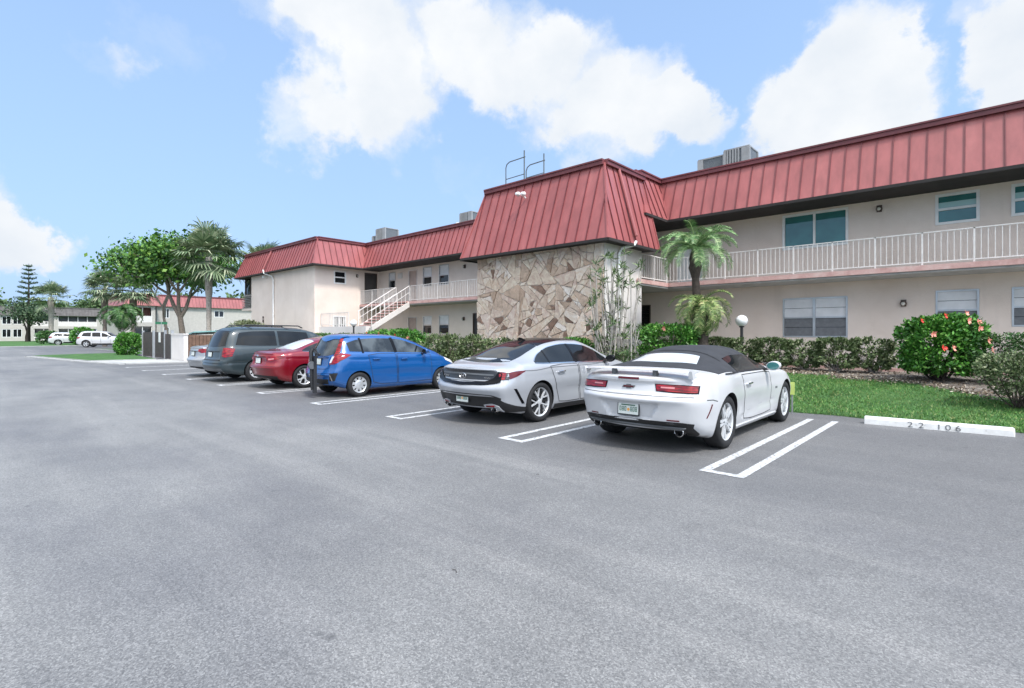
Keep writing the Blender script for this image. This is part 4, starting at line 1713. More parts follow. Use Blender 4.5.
def branch_tree(loc, h, label, seed, spread, mat='leaf_tree', n_leaf=9000, size=.34, trunk_r=.3, fork=.28, name='broadleaf_tree', depth=4, clump=.75, bark='bark', zmin=.0):
    rng = np.random.default_rng(seed)
    r = thing(name, loc, label, 'tree')
    m = MB()
    tips = []

    def grow(p, d, ln, rad, lev):
        q = p + d * ln
        mid = p.lerp(q, .5) + Vector(rng.normal(0, .06, 3)) * ln
        m.tube([p, mid, q], [rad, rad * .85, rad * .68], 7 if lev < 2 else 5, caps=False)
        if lev >= depth:
            tips.append(q)
            return
        if lev >= depth - 1:
            tips.append(mid)
        n = 3 if lev < 3 else 2
        a0 = rng.uniform(0, 6.28)
        for k in range(n):
            an = a0 + k * 6.283 / n + rng.normal(0, .3)
            tilt = rng.uniform(.35, .8) * spread
            side = d.orthogonal().normalized()
            side.rotate(Matrix.Rotation(an, 3, d))
            nd = (d * math.cos(tilt) + side * math.sin(tilt) + Vector((0, 0, .12))).normalized()
            grow(q, nd, ln * rng.uniform(.62, .92), rad * .62, lev + 1)
    grow(Vector((0, 0, -.2)), Vector((rng.normal(0, .04), rng.normal(0, .04), 1)).normalized(), h * fork, trunk_r, 0)
    m.build('trunk', bark, r, True)
    T = np.array([tuple(t) for t in tips])
    # scale so the crown reaches h
    P = T[rng.integers(0, len(T), n_leaf)] + rng.normal(0, clump, (n_leaf, 3)) * np.array([1, 1, .75])
    keep = (P[:, 2] > zmin)
    P = P[keep]
    V, F = leaf_arrays(P, size, .62, .2, rng)
    np_mesh('crown', V, F, mat, r)
    return r, T
#@@VEND
# ------------------------------------------------------------------ cars
def pch(pts, q):
    """monotone cubic interpolation"""
    x = np.array([p[0] for p in pts], float)
    y = np.array([p[1] for p in pts], float)
    q = np.clip(np.asarray(q, float), x[0], x[-1])
    h = np.diff(x)
    dl = np.diff(y) / h
    m = np.zeros(len(x))
    m[0], m[-1] = dl[0], dl[-1]
    for k in range(1, len(x) - 1):
        if dl[k - 1] * dl[k] > 0:
            w1, w2 = 2 * h[k] + h[k - 1], h[k] + 2 * h[k - 1]
            m[k] = (w1 + w2) / (w1 / dl[k - 1] + w2 / dl[k])
    i = np.clip(np.searchsorted(x, q) - 1, 0, len(x) - 2)
    t = (q - x[i]) / h[i]
    return ((1 + 2 * t) * (1 - t) ** 2 * y[i] + t * (1 - t) ** 2 * h[i] * m[i] + t * t * (3 - 2 * t) * y[i + 1] + t * t * (t - 1) * h[i] * m[i + 1])


def sstep(a, b, x):
    t = np.clip((x - a) / (b - a), 0, 1)
    return t * t * (3 - 2 * t)


SEGS = [3, 3, 4, 9, 9, 8, 5, 3, 8, 5, 5]
ROW_BELT = sum(SEGS[:7])
ROW_GLASS = sum(SEGS[:8])
ROW_RAIL = sum(SEGS[:9])


def ledge(y, z, z0, z1, ya, yb, a, w):
    """pressed crease running from (ya, z0) to (yb, z1): sharp upper edge, metal swelling back out below"""
    t = (y - ya) / (yb - ya)
    if t < -.15 or t > 1.15:
        return 0.0
    d = (z0 + (z1 - z0) * t) - z
    f = float(sstep(-.15, .12, t) * sstep(1.15, .9, t))
    return a * f * math.exp(-d / w) if d >= 0 else a * f * math.exp(d / .012)


class Car:
    def __init__(s, name, loc, rz, label, spec, paint, cat='car'):
        s.spec = spec
        s.paint = paint
        s.root = thing(name, loc, label, cat, rz)
        s.body()

    # --- surface
    def section(s, y):
        sp = s.spec
        w = float(pch(sp['half'], y))
        w -= sp.get('rnd_r', .10) * math.exp(-y / .10) + sp.get('rnd_f', .16) * math.exp(-(sp['L'] - y) / .22)
        zb, zs, zt = float(pch(sp['bot'], y)), float(pch(sp['belt'], y)), float(pch(sp['top'], y))
        wr = min(float(pch(sp['rail'], y)), w - .03)
        H = zs - zb
        g = float(sstep(.06, .34, zt - zs))
        hb = sum(a * math.exp(-((y - c) / .42) ** 2) for c, a in sp.get('haunch', []))
        wm = w + hb
        tuck = sp.get('tuck', .05)
        dr = sp.get('raildrop', .085)
        z9 = (zs + .78 * (zt - zs)) * (1 - g) + (zt - dr) * g
        z8 = (zs + .35 * (zt - zs)) * (1 - g) + (zs + .03) * g
        w8 = (w - .09) * (1 - g) + (w - .075) * g
        pts = [(0, zb + .01), (w * .8, zb), (w - .075 - tuck * .5, zb + .012), (w - .02 - tuck * .6, zb + .12 * H), (wm - .012 - tuck * .15, zb + .36 * H), (wm, zb + .62 * H),
               (wm - .014, zb + .86 * H), (w - .045 + hb * .7, zs), (w8 + hb * .35, z8), (wr, z9), (wr * .62, zt - .2 * (zt - z9)), (0, zt)]
        P = np.array(pts)
        out = []
        Q = np.vstack([2 * P[0] - P[1], P, [(-P[-2][0], P[-2][1])]])
        for k, n in enumerate(SEGS):
            p0, p1, p2, p3 = Q[k], Q[k + 1], Q[k + 2], Q[k + 3]
            t0 = 0
            t1 = t0 + max(1e-4, np.linalg.norm(p1 - p0)) ** .5
            t2 = t1 + max(1e-4, np.linalg.norm(p2 - p1)) ** .5
            t3 = t2 + max(1e-4, np.linalg.norm(p3 - p2)) ** .5
            for j in range(n):
                t = t1 + (t2 - t1) * j / n
                a1 = (t1 - t) / (t1 - t0) * p0 + (t - t0) / (t1 - t0) * p1
                a2 = (t2 - t) / (t2 - t1) * p1 + (t - t1) / (t2 - t1) * p2
                a3 = (t3 - t) / (t3 - t2) * p2 + (t - t2) / (t3 - t2) * p3
                b1 = (t2 - t) / (t2 - t0) * a1 + (t - t0) / (t2 - t0) * a2
                b2 = (t3 - t) / (t3 - t1) * a2 + (t - t1) / (t3 - t1) * a3
                out.append((t2 - t) / (t2 - t1) * b1 + (t - t1) / (t2 - t1) * b2)
        out.append(P[-1])
        return np.array(out)

    def body(s):
        sp = s.spec
        L_ = sp['L']
        bow_r, bow_f = sp.get('bow_r', .12), sp.get('bow_f', .2)
        y0, y1 = bow_r, L_ - bow_f
        ys = np.concatenate([y0 + .5 * np.linspace(0, 1, 14) ** 1.5, np.linspace(y0 + .5, y1 - .5, 66)[1:-1], y1 - .5 * np.linspace(1, 0, 12) ** 1.5])
        n = len(ys)
        m = sum(SEGS) + 1
        G = np.zeros((n, m, 3))
        side = sp.get('side')
        for i, y in enumerate(ys):
            sec = s.section(y - y0 if y < .6 else (L_ if y > L_ - .01 else y))
            r = np.stack([sec[:, 0], np.full(m, y), sec[:, 1]], 1)
            fr = max(0, 1 - (y - y0) / sp.get('shear_r', .6)) ** 1.4
            ff = max(0, 1 - (y1 - y) / sp.get('shear_f', .7)) ** 1.4
            r[:, 1] += pch(sp['rear'], sec[:, 1]) * fr - pch(sp['front'], sec[:, 1]) * ff
            if side:
                r[:, 0] -= np.array([side(a, b) for a, b in zip(r[:, 1], r[:, 2])]) * (np.arange(m) < ROW_BELT + 1) * (np.arange(m) > 4)
            G[i] = r
        s.G = G
        s.ys = ys
        V = [tuple(p) for p in G.reshape(-1, 3)]
        Fq = []
        off = n * m
        V += [(-p[0], p[1], p[2]) for p in G.reshape(-1, 3)]
        for i in range(n - 1):
            for j in range(m - 1):
                a, b, c, d = i * m + j, (i + 1) * m + j, (i + 1) * m + j + 1, i * m + j + 1
                Fq.append((a, b, c, d))
                Fq.append((off + a, off + d, off + c, off + b))
        K = 44
        fas = sp.get('fascia')
        for end in (0, n - 1):
            e = G[end]
            wmax = e[:, 0].max()
            base = len(V)
            bow = bow_r if end == 0 else -bow_f
            for j in range(m):
                for k in range(K + 1):
                    u = 2 * k / K - 1
                    x = u * e[j, 0]
                    y = e[j, 1] - bow * (1 - abs(u) ** sp.get('bow_p', 2.2)) * (e[j, 0] / wmax) ** .8
                    if end == 0 and fas:
                        y += fas(x, e[j, 2]) * (1 - abs(u) ** 8)
                    V.append((x, y, e[j, 2]))
            for j in range(m - 1):
                for k in range(K):
                    a = base + j * (K + 1) + k
                    q = (a, a + 1, a + K + 2, a + K + 1)
                    Fq.append(q if end == 0 else q[::-1])
        me = bpy.data.meshes.new('body')
        me.from_pydata(V, [], Fq)
        bm = bmesh.new()
        bm.from_mesh(me)
        bmesh.ops.remove_doubles(bm, verts=bm.verts, dist=.0012)
        bmesh.ops.dissolve_degenerate(bm, edges=bm.edges, dist=.0005)
        bmesh.ops.recalc_face_normals(bm, faces=bm.faces)
        s.bvh = BVHTree.FromBMesh(bm)
        bm.to_mesh(me)
        bm.free()
        me.materials.append(M[s.paint])
        me.materials.append(M['plastic_black'])
        # wheel arches
        c = MB()
        R_ = sp['R']
        for ya in sp['axles']:
            w = float(pch(sp['half'], ya))
            for sg in (-1, 1):
                xa, xb = sorted((sg * (w - .34), sg * (w + .25)))
                ra = R_ + sp.get('arch', .045)
                c.lathe([(0, xa), (ra, xa), (ra, xb), (0, xb)], 40, 'x', (0, ya, R_ + .005))
        cm = c.build('cutter', ['plastic_black'])
        bmc = bmesh.new()
        bmc.from_mesh(cm.data)
        bmesh.ops.remove_doubles(bmc, verts=bmc.verts, dist=.0005)
        bmesh.ops.recalc_face_normals(bmc, faces=bmc.faces)
        bmc.to_mesh(cm.data)
        bmc.free()
        ob = bpy.data.objects.new('body', me)
        C.objects.link(ob)
        md = ob.modifiers.new('b', 'BOOLEAN')
        md.operation = 'DIFFERENCE'
        md.object = cm
        md.solver = 'EXACT'
        md.material_mode = 'TRANSFER'
        bpy.context.view_layer.update()
        dg = bpy.context.evaluated_depsgraph_get()
        me2 = bpy.data.meshes.new_from_object(ob.evaluated_get(dg))
        ob.modifiers.clear()
        ob.data = me2
        bpy.data.objects.remove(cm)
        if len(me2.polygons) < 1000:
            ob.data = me
            me2 = me
        me2.polygons.foreach_set('use_smooth', [True] * len(me2.polygons))
        me2.set_sharp_from_angle(angle=R(sp.get('sharp', 34)))
        ob.parent = s.root
        s.ob = ob

    # --- projected panels
    def cast(s, p, d):
        p, d = Vector(p), Vector(d).normalized()
        h = s.bvh.ray_cast(p - d * 4, d)
        if h[0] is None:
            h = s.bvh.find_nearest(p)
        nrm = h[1]
        if nrm.dot(d) > 0:
            nrm = -nrm
        return h[0], nrm

    @staticmethod
    def resamp(pl, n, smooth=False):
        P = np.array(pl, float)
        d = np.concatenate([[0], np.cumsum(np.linalg.norm(np.diff(P, axis=0), axis=1))])
        if d[-1] < 1e-9:
            return np.repeat(P[:1], n, 0)
        t = np.linspace(0, d[-1], n)
        if smooth and len(P) > 2:
            return np.stack([pch(list(zip(d, P[:, k])), t) for k in range(3)], 1)
        return np.stack([np.interp(t, d, P[:, k]) for k in range(3)], 1)

    def grid(s, top, bot, d, n, m, off, smooth=True):
        T, B = s.resamp(top, n, smooth), s.resamp(bot, n, smooth)
        out = np.zeros((n, m, 3))
        nr = np.zeros((n, m, 3))
        for i in range(n):
            for j in range(m):
                p = B[i] + (T[i] - B[i]) * j / (m - 1)
                h, q = s.cast(p, d)
                nr[i, j] = q
                out[i, j] = h + q * off
        return out, nr

    def panel(s, name, mat, top, bot, d, off=.004, n=14, m=6, parent=None, rim=.02, mirror=False, smooth=True, label=None):
        g, nr = s.grid(top, bot, d, n, m, off, smooth)
        if mirror:
            g = g * np.array([-1, 1, 1])
            nr = nr * np.array([-1, 1, 1])
        mb = MB()
        V = [tuple(p) for p in g.reshape(-1, 3)]
        F = [(i * m + j, (i + 1) * m + j, (i + 1) * m + j + 1, i * m + j + 1) for i in range(n - 1) for j in range(m - 1)]
        ringi = [i * m for i in range(n)] + [(n - 1) * m + j for j in range(1, m)] + [i * m + m - 1 for i in range(n - 2, -1, -1)] + [j for j in range(m - 2, 0, -1)]
        o = len(V)
        gg = g.reshape(-1, 3)
        nn = nr.reshape(-1, 3)
        for k in ringi:
            V.append(tuple(gg[k] - nn[k] * rim))
        L_ = len(ringi)
        for k in range(L_):
            F.append((ringi[k], o + k, o + (k + 1) % L_, ringi[(k + 1) % L_]))
        mb.add(V, F)
        ob = mb.build(name, mat, parent or s.root, True, 45)
        return ob

    def pair(s, name, mat, top, bot, d, **kw):
        a = s.panel(name, mat, top, bot, d, **kw)
        b = s.panel(name, mat, top, bot, d, mirror=True, **kw)
        return a, b

    def strip(s, lines, d, width=.007, name='panel_gap', mat='seam', off=.0015, parent=None, n=24, mirror=True, sides=None):
        if mirror and len(lines) == 1 and sides is None:
            return [s.strip(lines, d, width, name, mat, off, parent, n, True, (g,)) for g in (1, -1)]
        mb = MB()
        for pl in lines:
            P = s.resamp(pl, n, len(pl) > 2)
            pts = [s.cast(p, d) for p in P]
            for sg in (sides or ((1, -1) if mirror else (1,))):
                V, F = [], []
                for i, (p, q) in enumerate(pts):
                    a, b = pts[max(i - 1, 0)][0], pts[min(i + 1, n - 1)][0]
                    t = (b - a)
                    t.normalize()
                    sd_ = t.cross(q) * width / 2
                    for e in (p + sd_ + q * off, p - sd_ + q * off):
                        V.append((e.x * sg, e.y, e.z))
                F = [(2 * i, 2 * i + 1, 2 * i + 3, 2 * i + 2) for i in range(n - 1)]
                mb.add(V, F)
        return mb.build(name, mat, parent or s.root, True)

    def shell(s, name, mat, ya, yb, r0, r1, off=.006, parent=None, rim=.03):
        """offset copy of the body grid between stations and rows, both sides joined over the top"""
        i = [k for k, y in enumerate(s.ys) if ya <= y <= yb]
        A = s.G[i][:, r0:r1 + 1]
        full = np.concatenate([A, (A * np.array([-1, 1, 1]))[:, ::-1]], 1) if r1 == s.G.shape[1] - 1 else A
        n, m = full.shape[:2]
        # normals
        du = np.gradient(full, axis=0)
        dv = np.gradient(full, axis=1)
        nr = np.cross(du, dv)
        nr /= np.linalg.norm(nr, axis=2)[..., None] + 1e-9
        c = full.reshape(-1, 3).mean(0)
        sgn = np.sign(((full - np.array([0, 0, .6]) * np.array([0, 0, 1]) - np.array([0, c[1], 0])) * nr)[..., [0, 2]].sum(-1).mean())
        nr *= sgn
        g = full + nr * off
        V = [tuple(p) for p in g.reshape(-1, 3)]
        F = [(a * m + b, (a + 1) * m + b, (a + 1) * m + b + 1, a * m + b + 1) for a in range(n - 1) for b in range(m - 1)]
        ringi = [a * m for a in range(n)] + [(n - 1) * m + b for b in range(1, m)] + [a * m + m - 1 for a in range(n - 2, -1, -1)] + [b for b in range(m - 2, 0, -1)]
        o = len(V)
        gg, nn = g.reshape(-1, 3), nr.reshape(-1, 3)
        for k in ringi:
            V.append(tuple(gg[k] - nn[k] * rim))
        for k in range(len(ringi)):
            F.append((ringi[k], o + k, o + (k + 1) % len(ringi), ringi[(k + 1) % len(ringi)]))
        mb = MB()
        mb.add(V, F)
        return mb.build(name, mat, parent or s.root, True, 40)

    # --- fittings
    def wheels(s, kind, rim_mat='alloy', tw=.225, inset=.012):
        sp = s.spec
        R_ = sp['R']
        rr = sp.get('rim', R_ * .70)
        hw = tw / 2
        first = None
        for ya in sp['axles']:
            w = float(pch(sp['half'], ya))
            for sg in (-1, 1):
                x = sg * (w - hw - inset)
                if first is None:
                    hub = MB()
                    hub.lathe([(0, hw - .10), (rr * .62, hw - .095), (rr * .64, hw - .115), (rr - .01, hw - .12), (rr - .01, -hw + .03), (0, -hw + .03)], 28, 'x')
                    first = hub.build('wheel', 'brake', s.root, True, 35)
                    t = MB()
                    prof = [(rr - .012, -hw + .015), (rr + .004, -hw + .006), (rr + (R_ - rr) * .45, -hw - .004), (R_ - .018, -hw + .010), (R_ - .003, -hw + .03), (R_, -hw * .4), (R_, 0), (R_, hw * .4),
                            (R_ - .003, hw - .03), (R_ - .018, hw - .010), (rr + (R_ - rr) * .45, hw + .004), (rr + .004, hw - .006), (rr - .012, hw - .015), (rr - .02, hw - .05), (rr - .02, -hw + .05)]
                    t.lathe(prof, 44, 'x', close=True)
                    t.build('tyre', 'rubber', first, True, 50)
                    s.rim_mesh(kind, rim_mat, rr, hw, first)
                    first.location = (x, ya, R_)
                    first.rotation_euler = (RNG.uniform(0, 1), 0, 0) if sg > 0 else (RNG.uniform(0, 1), 0, math.pi)
                else:
                    c = copy_tree(first, s.root)
                    c.location = (x, ya, R_)
                    c.rotation_euler = (RNG.uniform(0, 1), 0, 0 if sg > 0 else math.pi)

    def rim_mesh(s, kind, mat, rr, hw, parent):
        m = MB()
        # barrel lip
        m.lathe([(rr - .018, hw - .022), (rr - .004, hw - .012), (rr + .002, hw - .020), (rr - .02, hw - .10), (rr - .035, hw - .10), (rr - .03, hw - .035)], 44, 'x', close=True, mi=0)
        xo = hw - .028

        def spoke(a0, a1, w0, w1, r0, r1, mi=0, dx0=-.0, dx1=0.0, th=.03):
            p0 = (r0 * math.cos(a0), r0 * math.sin(a0))
            p1 = (r1 * math.cos(a1), r1 * math.sin(a1))
            t = np.array(p1) - np.array(p0)
            t /= np.linalg.norm(t)
            nn = np.array([-t[1], t[0]])
            P = []
            for x_off in (-th, 0):
                for p, w, dx, s_ in ((p0, w0, dx0, -1), (p0, w0, dx0, 1), (p1, w1, dx1, 1), (p1, w1, dx1, -1)):
                    q = np.array(p) + nn * w / 2 * s_ * (1 if x_off == 0 else 1.15)
                    P.append((xo + dx + x_off, q[0], q[1]))
            m.hexa(P, mi)
        r1 = rr - .022
        if kind == 'five':            # five wide double edged spokes
            for k in range(5):
                a = k * 2 * math.pi / 5
                for da in (-.16, .16):
                    spoke(a + da * .8, a + da, .036, .030, .045, r1)
                spoke(a, a, .03, .035, .05, r1 * .45, dx0=-.008, dx1=-.012)
        elif kind == 'blade':         # twisted two tone blades
            for k in range(5):
                a = k * 2 * math.pi / 5
                spoke(a, a + .30, .026, .018, .04, r1, 0)
                spoke(a + .05, a - .22, .015, .014, r1 * .45, r1, 0)
                spoke(a + .62, a + .75, .03, .05, .05, r1, 1, -.012, -.012)
        elif kind == 'split':
            for k in range(5):
                a = k * 2 * math.pi / 5
                spoke(a, a, .05, .032, .04, r1 * .55)
                spoke(a, a - .25, .03, .03, r1 * .5, r1)
                spoke(a, a + .25, .03, .03, r1 * .5, r1)
        elif kind == 'cover':         # pressed hub cap with slots
            m.lathe([(0, xo + .006), (rr * .28, xo + .004), (rr * .5, xo - .004), (rr * .55, xo - .012)], 36, 'x')
            for k in range(9):
                a = k * 2 * math.pi / 9
                spoke(a, a, .045, .072, rr * .42, r1, 0, -.006, -.002, .02)
            m.lathe([(rr * .86, xo - .004), (rr - .01, xo + .004), (rr - .004, xo - .01), (rr * .86, xo - .012)], 40, 'x', close=True)
        m.lathe([(0, xo + .008), (.03, xo + .006), (.055, xo - .004), (.06, xo - .04)], 20, 'x', mi=0)
        o = m.build('rim', [mat, 'alloy_dark'], parent, True, 30)
        return o

    def mirrors(s, y, z, x, mat, glass=True):
        for sg in (1, -1):
            m = MB()
            vs, fs = [], []
            n1, n2 = 10, 14
            for i in range(n1 + 1):
                th = math.pi * i / n1
                for k in range(n2):
                    ph = 2 * math.pi * k / n2
                    px = .115 * math.sin(th) * math.cos(ph)
                    py = .075 * math.cos(th)
                    pz = .075 * math.sin(th) * math.sin(ph)
                    py = max(py, -.035)
                    pz = pz + .012 * px / .115
                    vs.append((sg * (x + .10 + px), y + py, z + pz))
            for i in range(n1):
                for k in range(n2):
                    fs.append((i * n2 + k, i * n2 + (k + 1) % n2, (i + 1) * n2 + (k + 1) % n2, (i + 1) * n2 + k))
            m.add(vs, fs)
            o = m.build('mirror', mat, s.root, True, 50)
            a = MB()
            a.hexa([(sg * (x - .06), y - .02, z - .085), (sg * (x + .06), y - .02, z - .06), (sg * (x + .06), y + .04, z - .06), (sg * (x - .06), y + .05, z - .085),
                    (sg * (x - .06), y - .02, z - .05), (sg * (x + .06), y - .02, z - .025), (sg * (x + .06), y + .04, z - .025), (sg * (x - .06), y + .05, z - .05)])
            a.build('mirror_arm', 'plastic_black', o)
            g = MB()
            g.lathe([(0, -.0385), (.058, -.0385), (.06, -.036)], 16, 'y', (sg * (x + .10), y, z))
            g.v = [(sg * (x + .10) + (v[0] - sg * (x + .10)) * 1.5, v[1], v[2]) for v in g.v]
            g.build('mirror_glass', 'pane_teal' if glass else 'car_glass', o)

    def handle(s, y, z, ln=.2, mat=None, parent=None):
        for sg in (1, -1):
            p, q = s.cast((1.5, y, z), (-1, 0, 0))
            p2, _ = s.cast((1.5, y + ln, z + .005), (-1, 0, 0))
            m = MB()
            a, b = Vector((sg * p.x, p.y, p.z)), Vector((sg * p2.x, p2.y, p2.z))
            o = Vector((sg * .028, 0, 0))
            m.tube([a, a + o, a.lerp(b, .5) + o * 1.15, b + o, b], [.012, .014, .015, .014, .011], 8)
            m.build('door_handle', mat or s.paint, s.doors[sg][0 if parent is None else parent] if getattr(s, 'doors', None) else s.root, True, 50)

    def door_panels(s, outlines):
        """outlines: list of (top, bottom) in the side view; the door is a panel standing a hair proud with a dark gap"""
        s.doors = {1: [], -1: []}
        for top, bot in outlines:
            for sg in (1, -1):
                dd = s.panel('door', s.paint, top, bot, (-1, 0, 0), off=.0025, n=16, m=14, mirror=sg < 0, rim=.008)
                s.doors[sg].append(dd)
            loop = list(top) + list(bot)[::-1] + [top[0]]
            for a, b in zip(loop, loop[1:]):
                pass
        lines = []
        for top, bot in outlines:
            lines += [list(top), list(bot), [top[0], bot[0]], [top[-1], bot[-1]]]
        s.strip(lines, (-1, 0, 0), .011, off=.0045)

    def plate(s, x, y, z, tilt=0.0, ink=True):
        p, q = s.cast((x, y, z), (0, 1, 0))
        m = MB()
        m.box(-.158, .158, -.012, .004, -.082, .082)
        o = m.build('licence_plate', 'plastic_black', s.root)
        o.location = (x, p.y - .006, z)
        o.rotation_euler = (tilt, 0, 0)
        m = MB()
        m.box(-.146, .146, -.016, -.011, -.068, .068)
        f = m.build('plate_face', 'plate_face', o)
        if ink:
            m = MB()
            for k, xx in enumerate((-.112, -.076, -.04, .045, .08, .115)):
                ring(m, lambda u, d, w: (u, d, w), xx - .013, xx + .013, -.03, .03, .007, -.0185, -.0158)
                if k % 2:
                    m.box(xx - .006, xx + .006, -.0184, -.0158, -.006, .002)
            m.box(-.10, .10, -.0185, -.0158, .044, .058)
            m.build('plate_marks', 'plate_ink', o)
            m = MB()
            m.lathe([(0, -.0195), (.018, -.0195), (.02, -.016)], 12, 'y', (.004, 0, -.006))
            m.build('plate_emblem', 'plate_orange', o)
        return o

    def text(s, txt, mat, size, loc, rot=(R(90), 0, 0), ext=.003, name='lettering', parent=None, sx=1.0):
        return text_mesh(txt, mat, size, loc, rot, ext, name, parent or s.root, sx)

    def tip(s, x, z, r, y=-.0, ln=.16, mat='chrome', sx=1.0):
        for sg in (1, -1):
            p, q = s.cast((sg * x, 0, z), (0, 1, 0))
            m = MB()
            m.lathe([(r * .86, ln), (r, ln), (r, -.03), (r * .9, -.035), (r * .84, -.03), (r * .82, ln * .9)], 24, 'y', (0, 0, 0), close=True)
            m.lathe([(0, ln * .5), (r * .83, ln * .5)], 24, 'y', mi=1)
            m.v = [(v[0] * sx, v[1], v[2]) for v in m.v]
            o = m.build('exhaust_tip', [mat, 'seam'], s.root, True, 50)
            o.location = (sg * x, p.y + y, z)


def text_mesh(txt, mat, size, loc, rot, ext, name, parent, sx=1.0, offset=0.0):
    cu = bpy.data.curves.new(name, 'FONT')
    cu.body = txt
    cu.size = size
    cu.extrude = ext
    cu.offset = offset
    cu.align_x = 'CENTER'
    cu.align_y = 'CENTER'
    o = bpy.data.objects.new(name, cu)
    C.objects.link(o)
    bpy.context.view_layer.update()
    me = bpy.data.meshes.new_from_object(o.evaluated_get(bpy.context.evaluated_depsgraph_get()))
    bpy.data.objects.remove(o)
    me.materials.clear()
    me.materials.append(M[mat])
    ob = bpy.data.objects.new(name, me)
    C.objects.link(ob)
    ob.parent = parent
    ob.location = loc
    ob.rotation_euler = rot
    ob.scale = (sx, 1, 1)
    return ob


X_, Y_, Z_ = (-1, 0, 0), (0, 1, 0), (0, 0, -1)


def side_pts(*yz):
    return [(1.2, y, z) for y, z in yz]


def rear_pts(*xz):
    return [(x, 0, z) for x, z in xz]


def top_pts(*xy):
    return [(x, y, 1.5) for x, y in xy]


def camaro():
    def fas(x, z):
        # trapezoid plate pocket, ledge below the lamps, crease
        w = .40 - .10 * sstep(.64, .44, z) * 1.0
        pk = float(sstep(w + .035, w - .035, abs(x)) * sstep(.425, .46, z) * sstep(.665, .635, z)) * .055
        ledge = -.035 * math.exp(-((z - .70) / .05) ** 2)
        lamp = .03 * float(sstep(.73, .76, z) * sstep(.93, .89, z))
        dif = .05 * float(sstep(.40, .36, z))
        return pk + ledge + lamp + dif

    def side(y, z):
        # coke-bottle waist, lower door scallop and a shoulder crease
        d = .030 * math.exp(-((y - 2.5) / .75) ** 2) * math.exp(-((z - .52) / .16) ** 2) + ledge(y, z, .36, .46, 1.75, 3.2, .016, .07)
        d += .012 * math.exp(-((y - 2.55) / .9) ** 2) * math.exp(-((z - .78) / .06) ** 2)
        return d
    sp = dict(L=4.78, R=.355, rim=.262, axles=[1.06, 3.87], arch=.032,
              half=[(0, .90), (.3, .93), (1.06, .94), (1.9, .915), (2.8, .91), (3.87, .93), (4.4, .90), (4.78, .84)],
              haunch=[(1.05, .03), (3.87, .018)],
              bot=[(0, .30), (.25, .22), (.7, .18), (4.2, .16), (4.78, .20)],
              belt=[(0, .885), (.35, .935), (1.0, .975), (1.7, .955), (2.9, .93), (3.87, .875), (4.4, .79), (4.78, .66)],
              top=[(0, .985), (.12, 1.015), (.55, 1.035), (.80, 1.045), (1.15, 1.15), (1.6, 1.275), (2.05, 1.335), (2.45, 1.335), (2.75, 1.27), (3.2, 1.06), (3.38, .985), (3.9, .955), (4.4, .87), (4.78, .72)],
              rail=[(0, .62), (.7, .66), (1.0, .63), (1.7, .60), (2.5, .585), (2.9, .62), (3.3, .70), (4.78, .60)],
              rear=[(.2, .14), (.40, .05), (.55, .02), (.68, .0), (.74, .03), (.90, .05), (.98, .03), (1.1, .10)],
              front=[(.2, .08), (.5, .0), (.8, .12), (1.0, .3)],
              bow_r=.20, bow_f=.3, rnd_r=.13, fascia=fas, side=side, raildrop=.10, sharp=38)
    c = Car('convertible_car', (-3.46, 5.95, 0), R(.6), 'white convertible coupe with a black soft top, nearest car in the row', sp, 'paint_white')
    c.wheels('five', 'alloy', .25)
    mtop = sum(SEGS)
    top = c.shell('soft_top', 'soft_top', .84, 2.80, ROW_GLASS - 1, mtop, .007)
    # rear window of the soft top, sky reflection painted in as a pale colour
    c.panel('rear_window', 'window_painted_sky', top_pts((-.42, 1.37), (0, 1.40), (.42, 1.37)), top_pts((-.50, 1.06), (0, 1.03), (.50, 1.06)), Z_, off=.012, n=16, m=8, parent=top, rim=.004)
    # seams of the fabric
    s_ = MB()
    c.strip([top_pts((-.66, 1.50), (0, 1.56), (.66, 1.50))], Z_, .03, 'fabric_seam', 'soft_top', .014, top, mirror=False)
    c.pair('side_window', 'car_glass', side_pts((1.62, 1.16), (1.95, 1.20), (2.42, 1.195), (2.74, 1.115), (2.98, 1.0)), side_pts((1.62, .985), (2.0, .985), (2.5, .98), (2.8, .975), (3.0, .965)), X_, off=.012, n=20, m=6)
    c.strip([side_pts((1.0, .985), (1.62, .978), (2.5, .972), (3.02, .955))], X_, .022, 'window_trim', 'plastic_black', .013)
    c.panel('windscreen', 'car_glass', top_pts((-.54, 2.74), (0, 2.80), (.54, 2.74)), top_pts((-.64, 3.24), (0, 3.36), (.64, 3.24)), Z_, off=.004, n=14, m=8)
    # lamps: dark bezel and two red lenses each side
    for nm, mt, a, b, z0, z1, o in (('tail_lamp_bezel', 'gloss_black', .345, .84, .778, .892, .004),):
        c.pair(nm, mt, rear_pts((a, z1), (.6, z1 - .004), (b, z1 - .015)), rear_pts((a + .02, z0 + .02), (.6, z0 + .004), (b, z0)), Y_, off=o, n=16, m=5)
    c.pair('tail_lamp', 'lens_red', rear_pts((.36, .880), (.6, .877), (.825, .869)), rear_pts((.375, .806), (.6, .795), (.825, .792)), Y_, off=.012, n=14, m=5, rim=.01)
    c.pair('lamp_streak', 'lens_pink', rear_pts((.42, .856), (.58, .853)), rear_pts((.42, .838), (.58, .833)), Y_, off=.016, n=8, m=3, rim=.006)
    c.panel('third_brake_lamp', 'lens_dark_red', rear_pts((-.15, .962), (.15, .962)), rear_pts((-.15, .937), (.15, .937)), Y_, off=.006, n=8, m=3)
    c.panel('trunk_lid', 'paint_white', rear_pts((-.34, .925), (.34, .925)), rear_pts((-.33, .745), (.33, .745)), Y_, off=.006, n=14, m=8)
    c.strip([rear_pts((-.80, .735), (-.5, .738), (0, .738), (.5, .738), (.80, .735))], Y_, .009, off=.003, mirror=False)
    # cross shaped emblem
    p, q = c.cast((0, 0, .842), Y_)
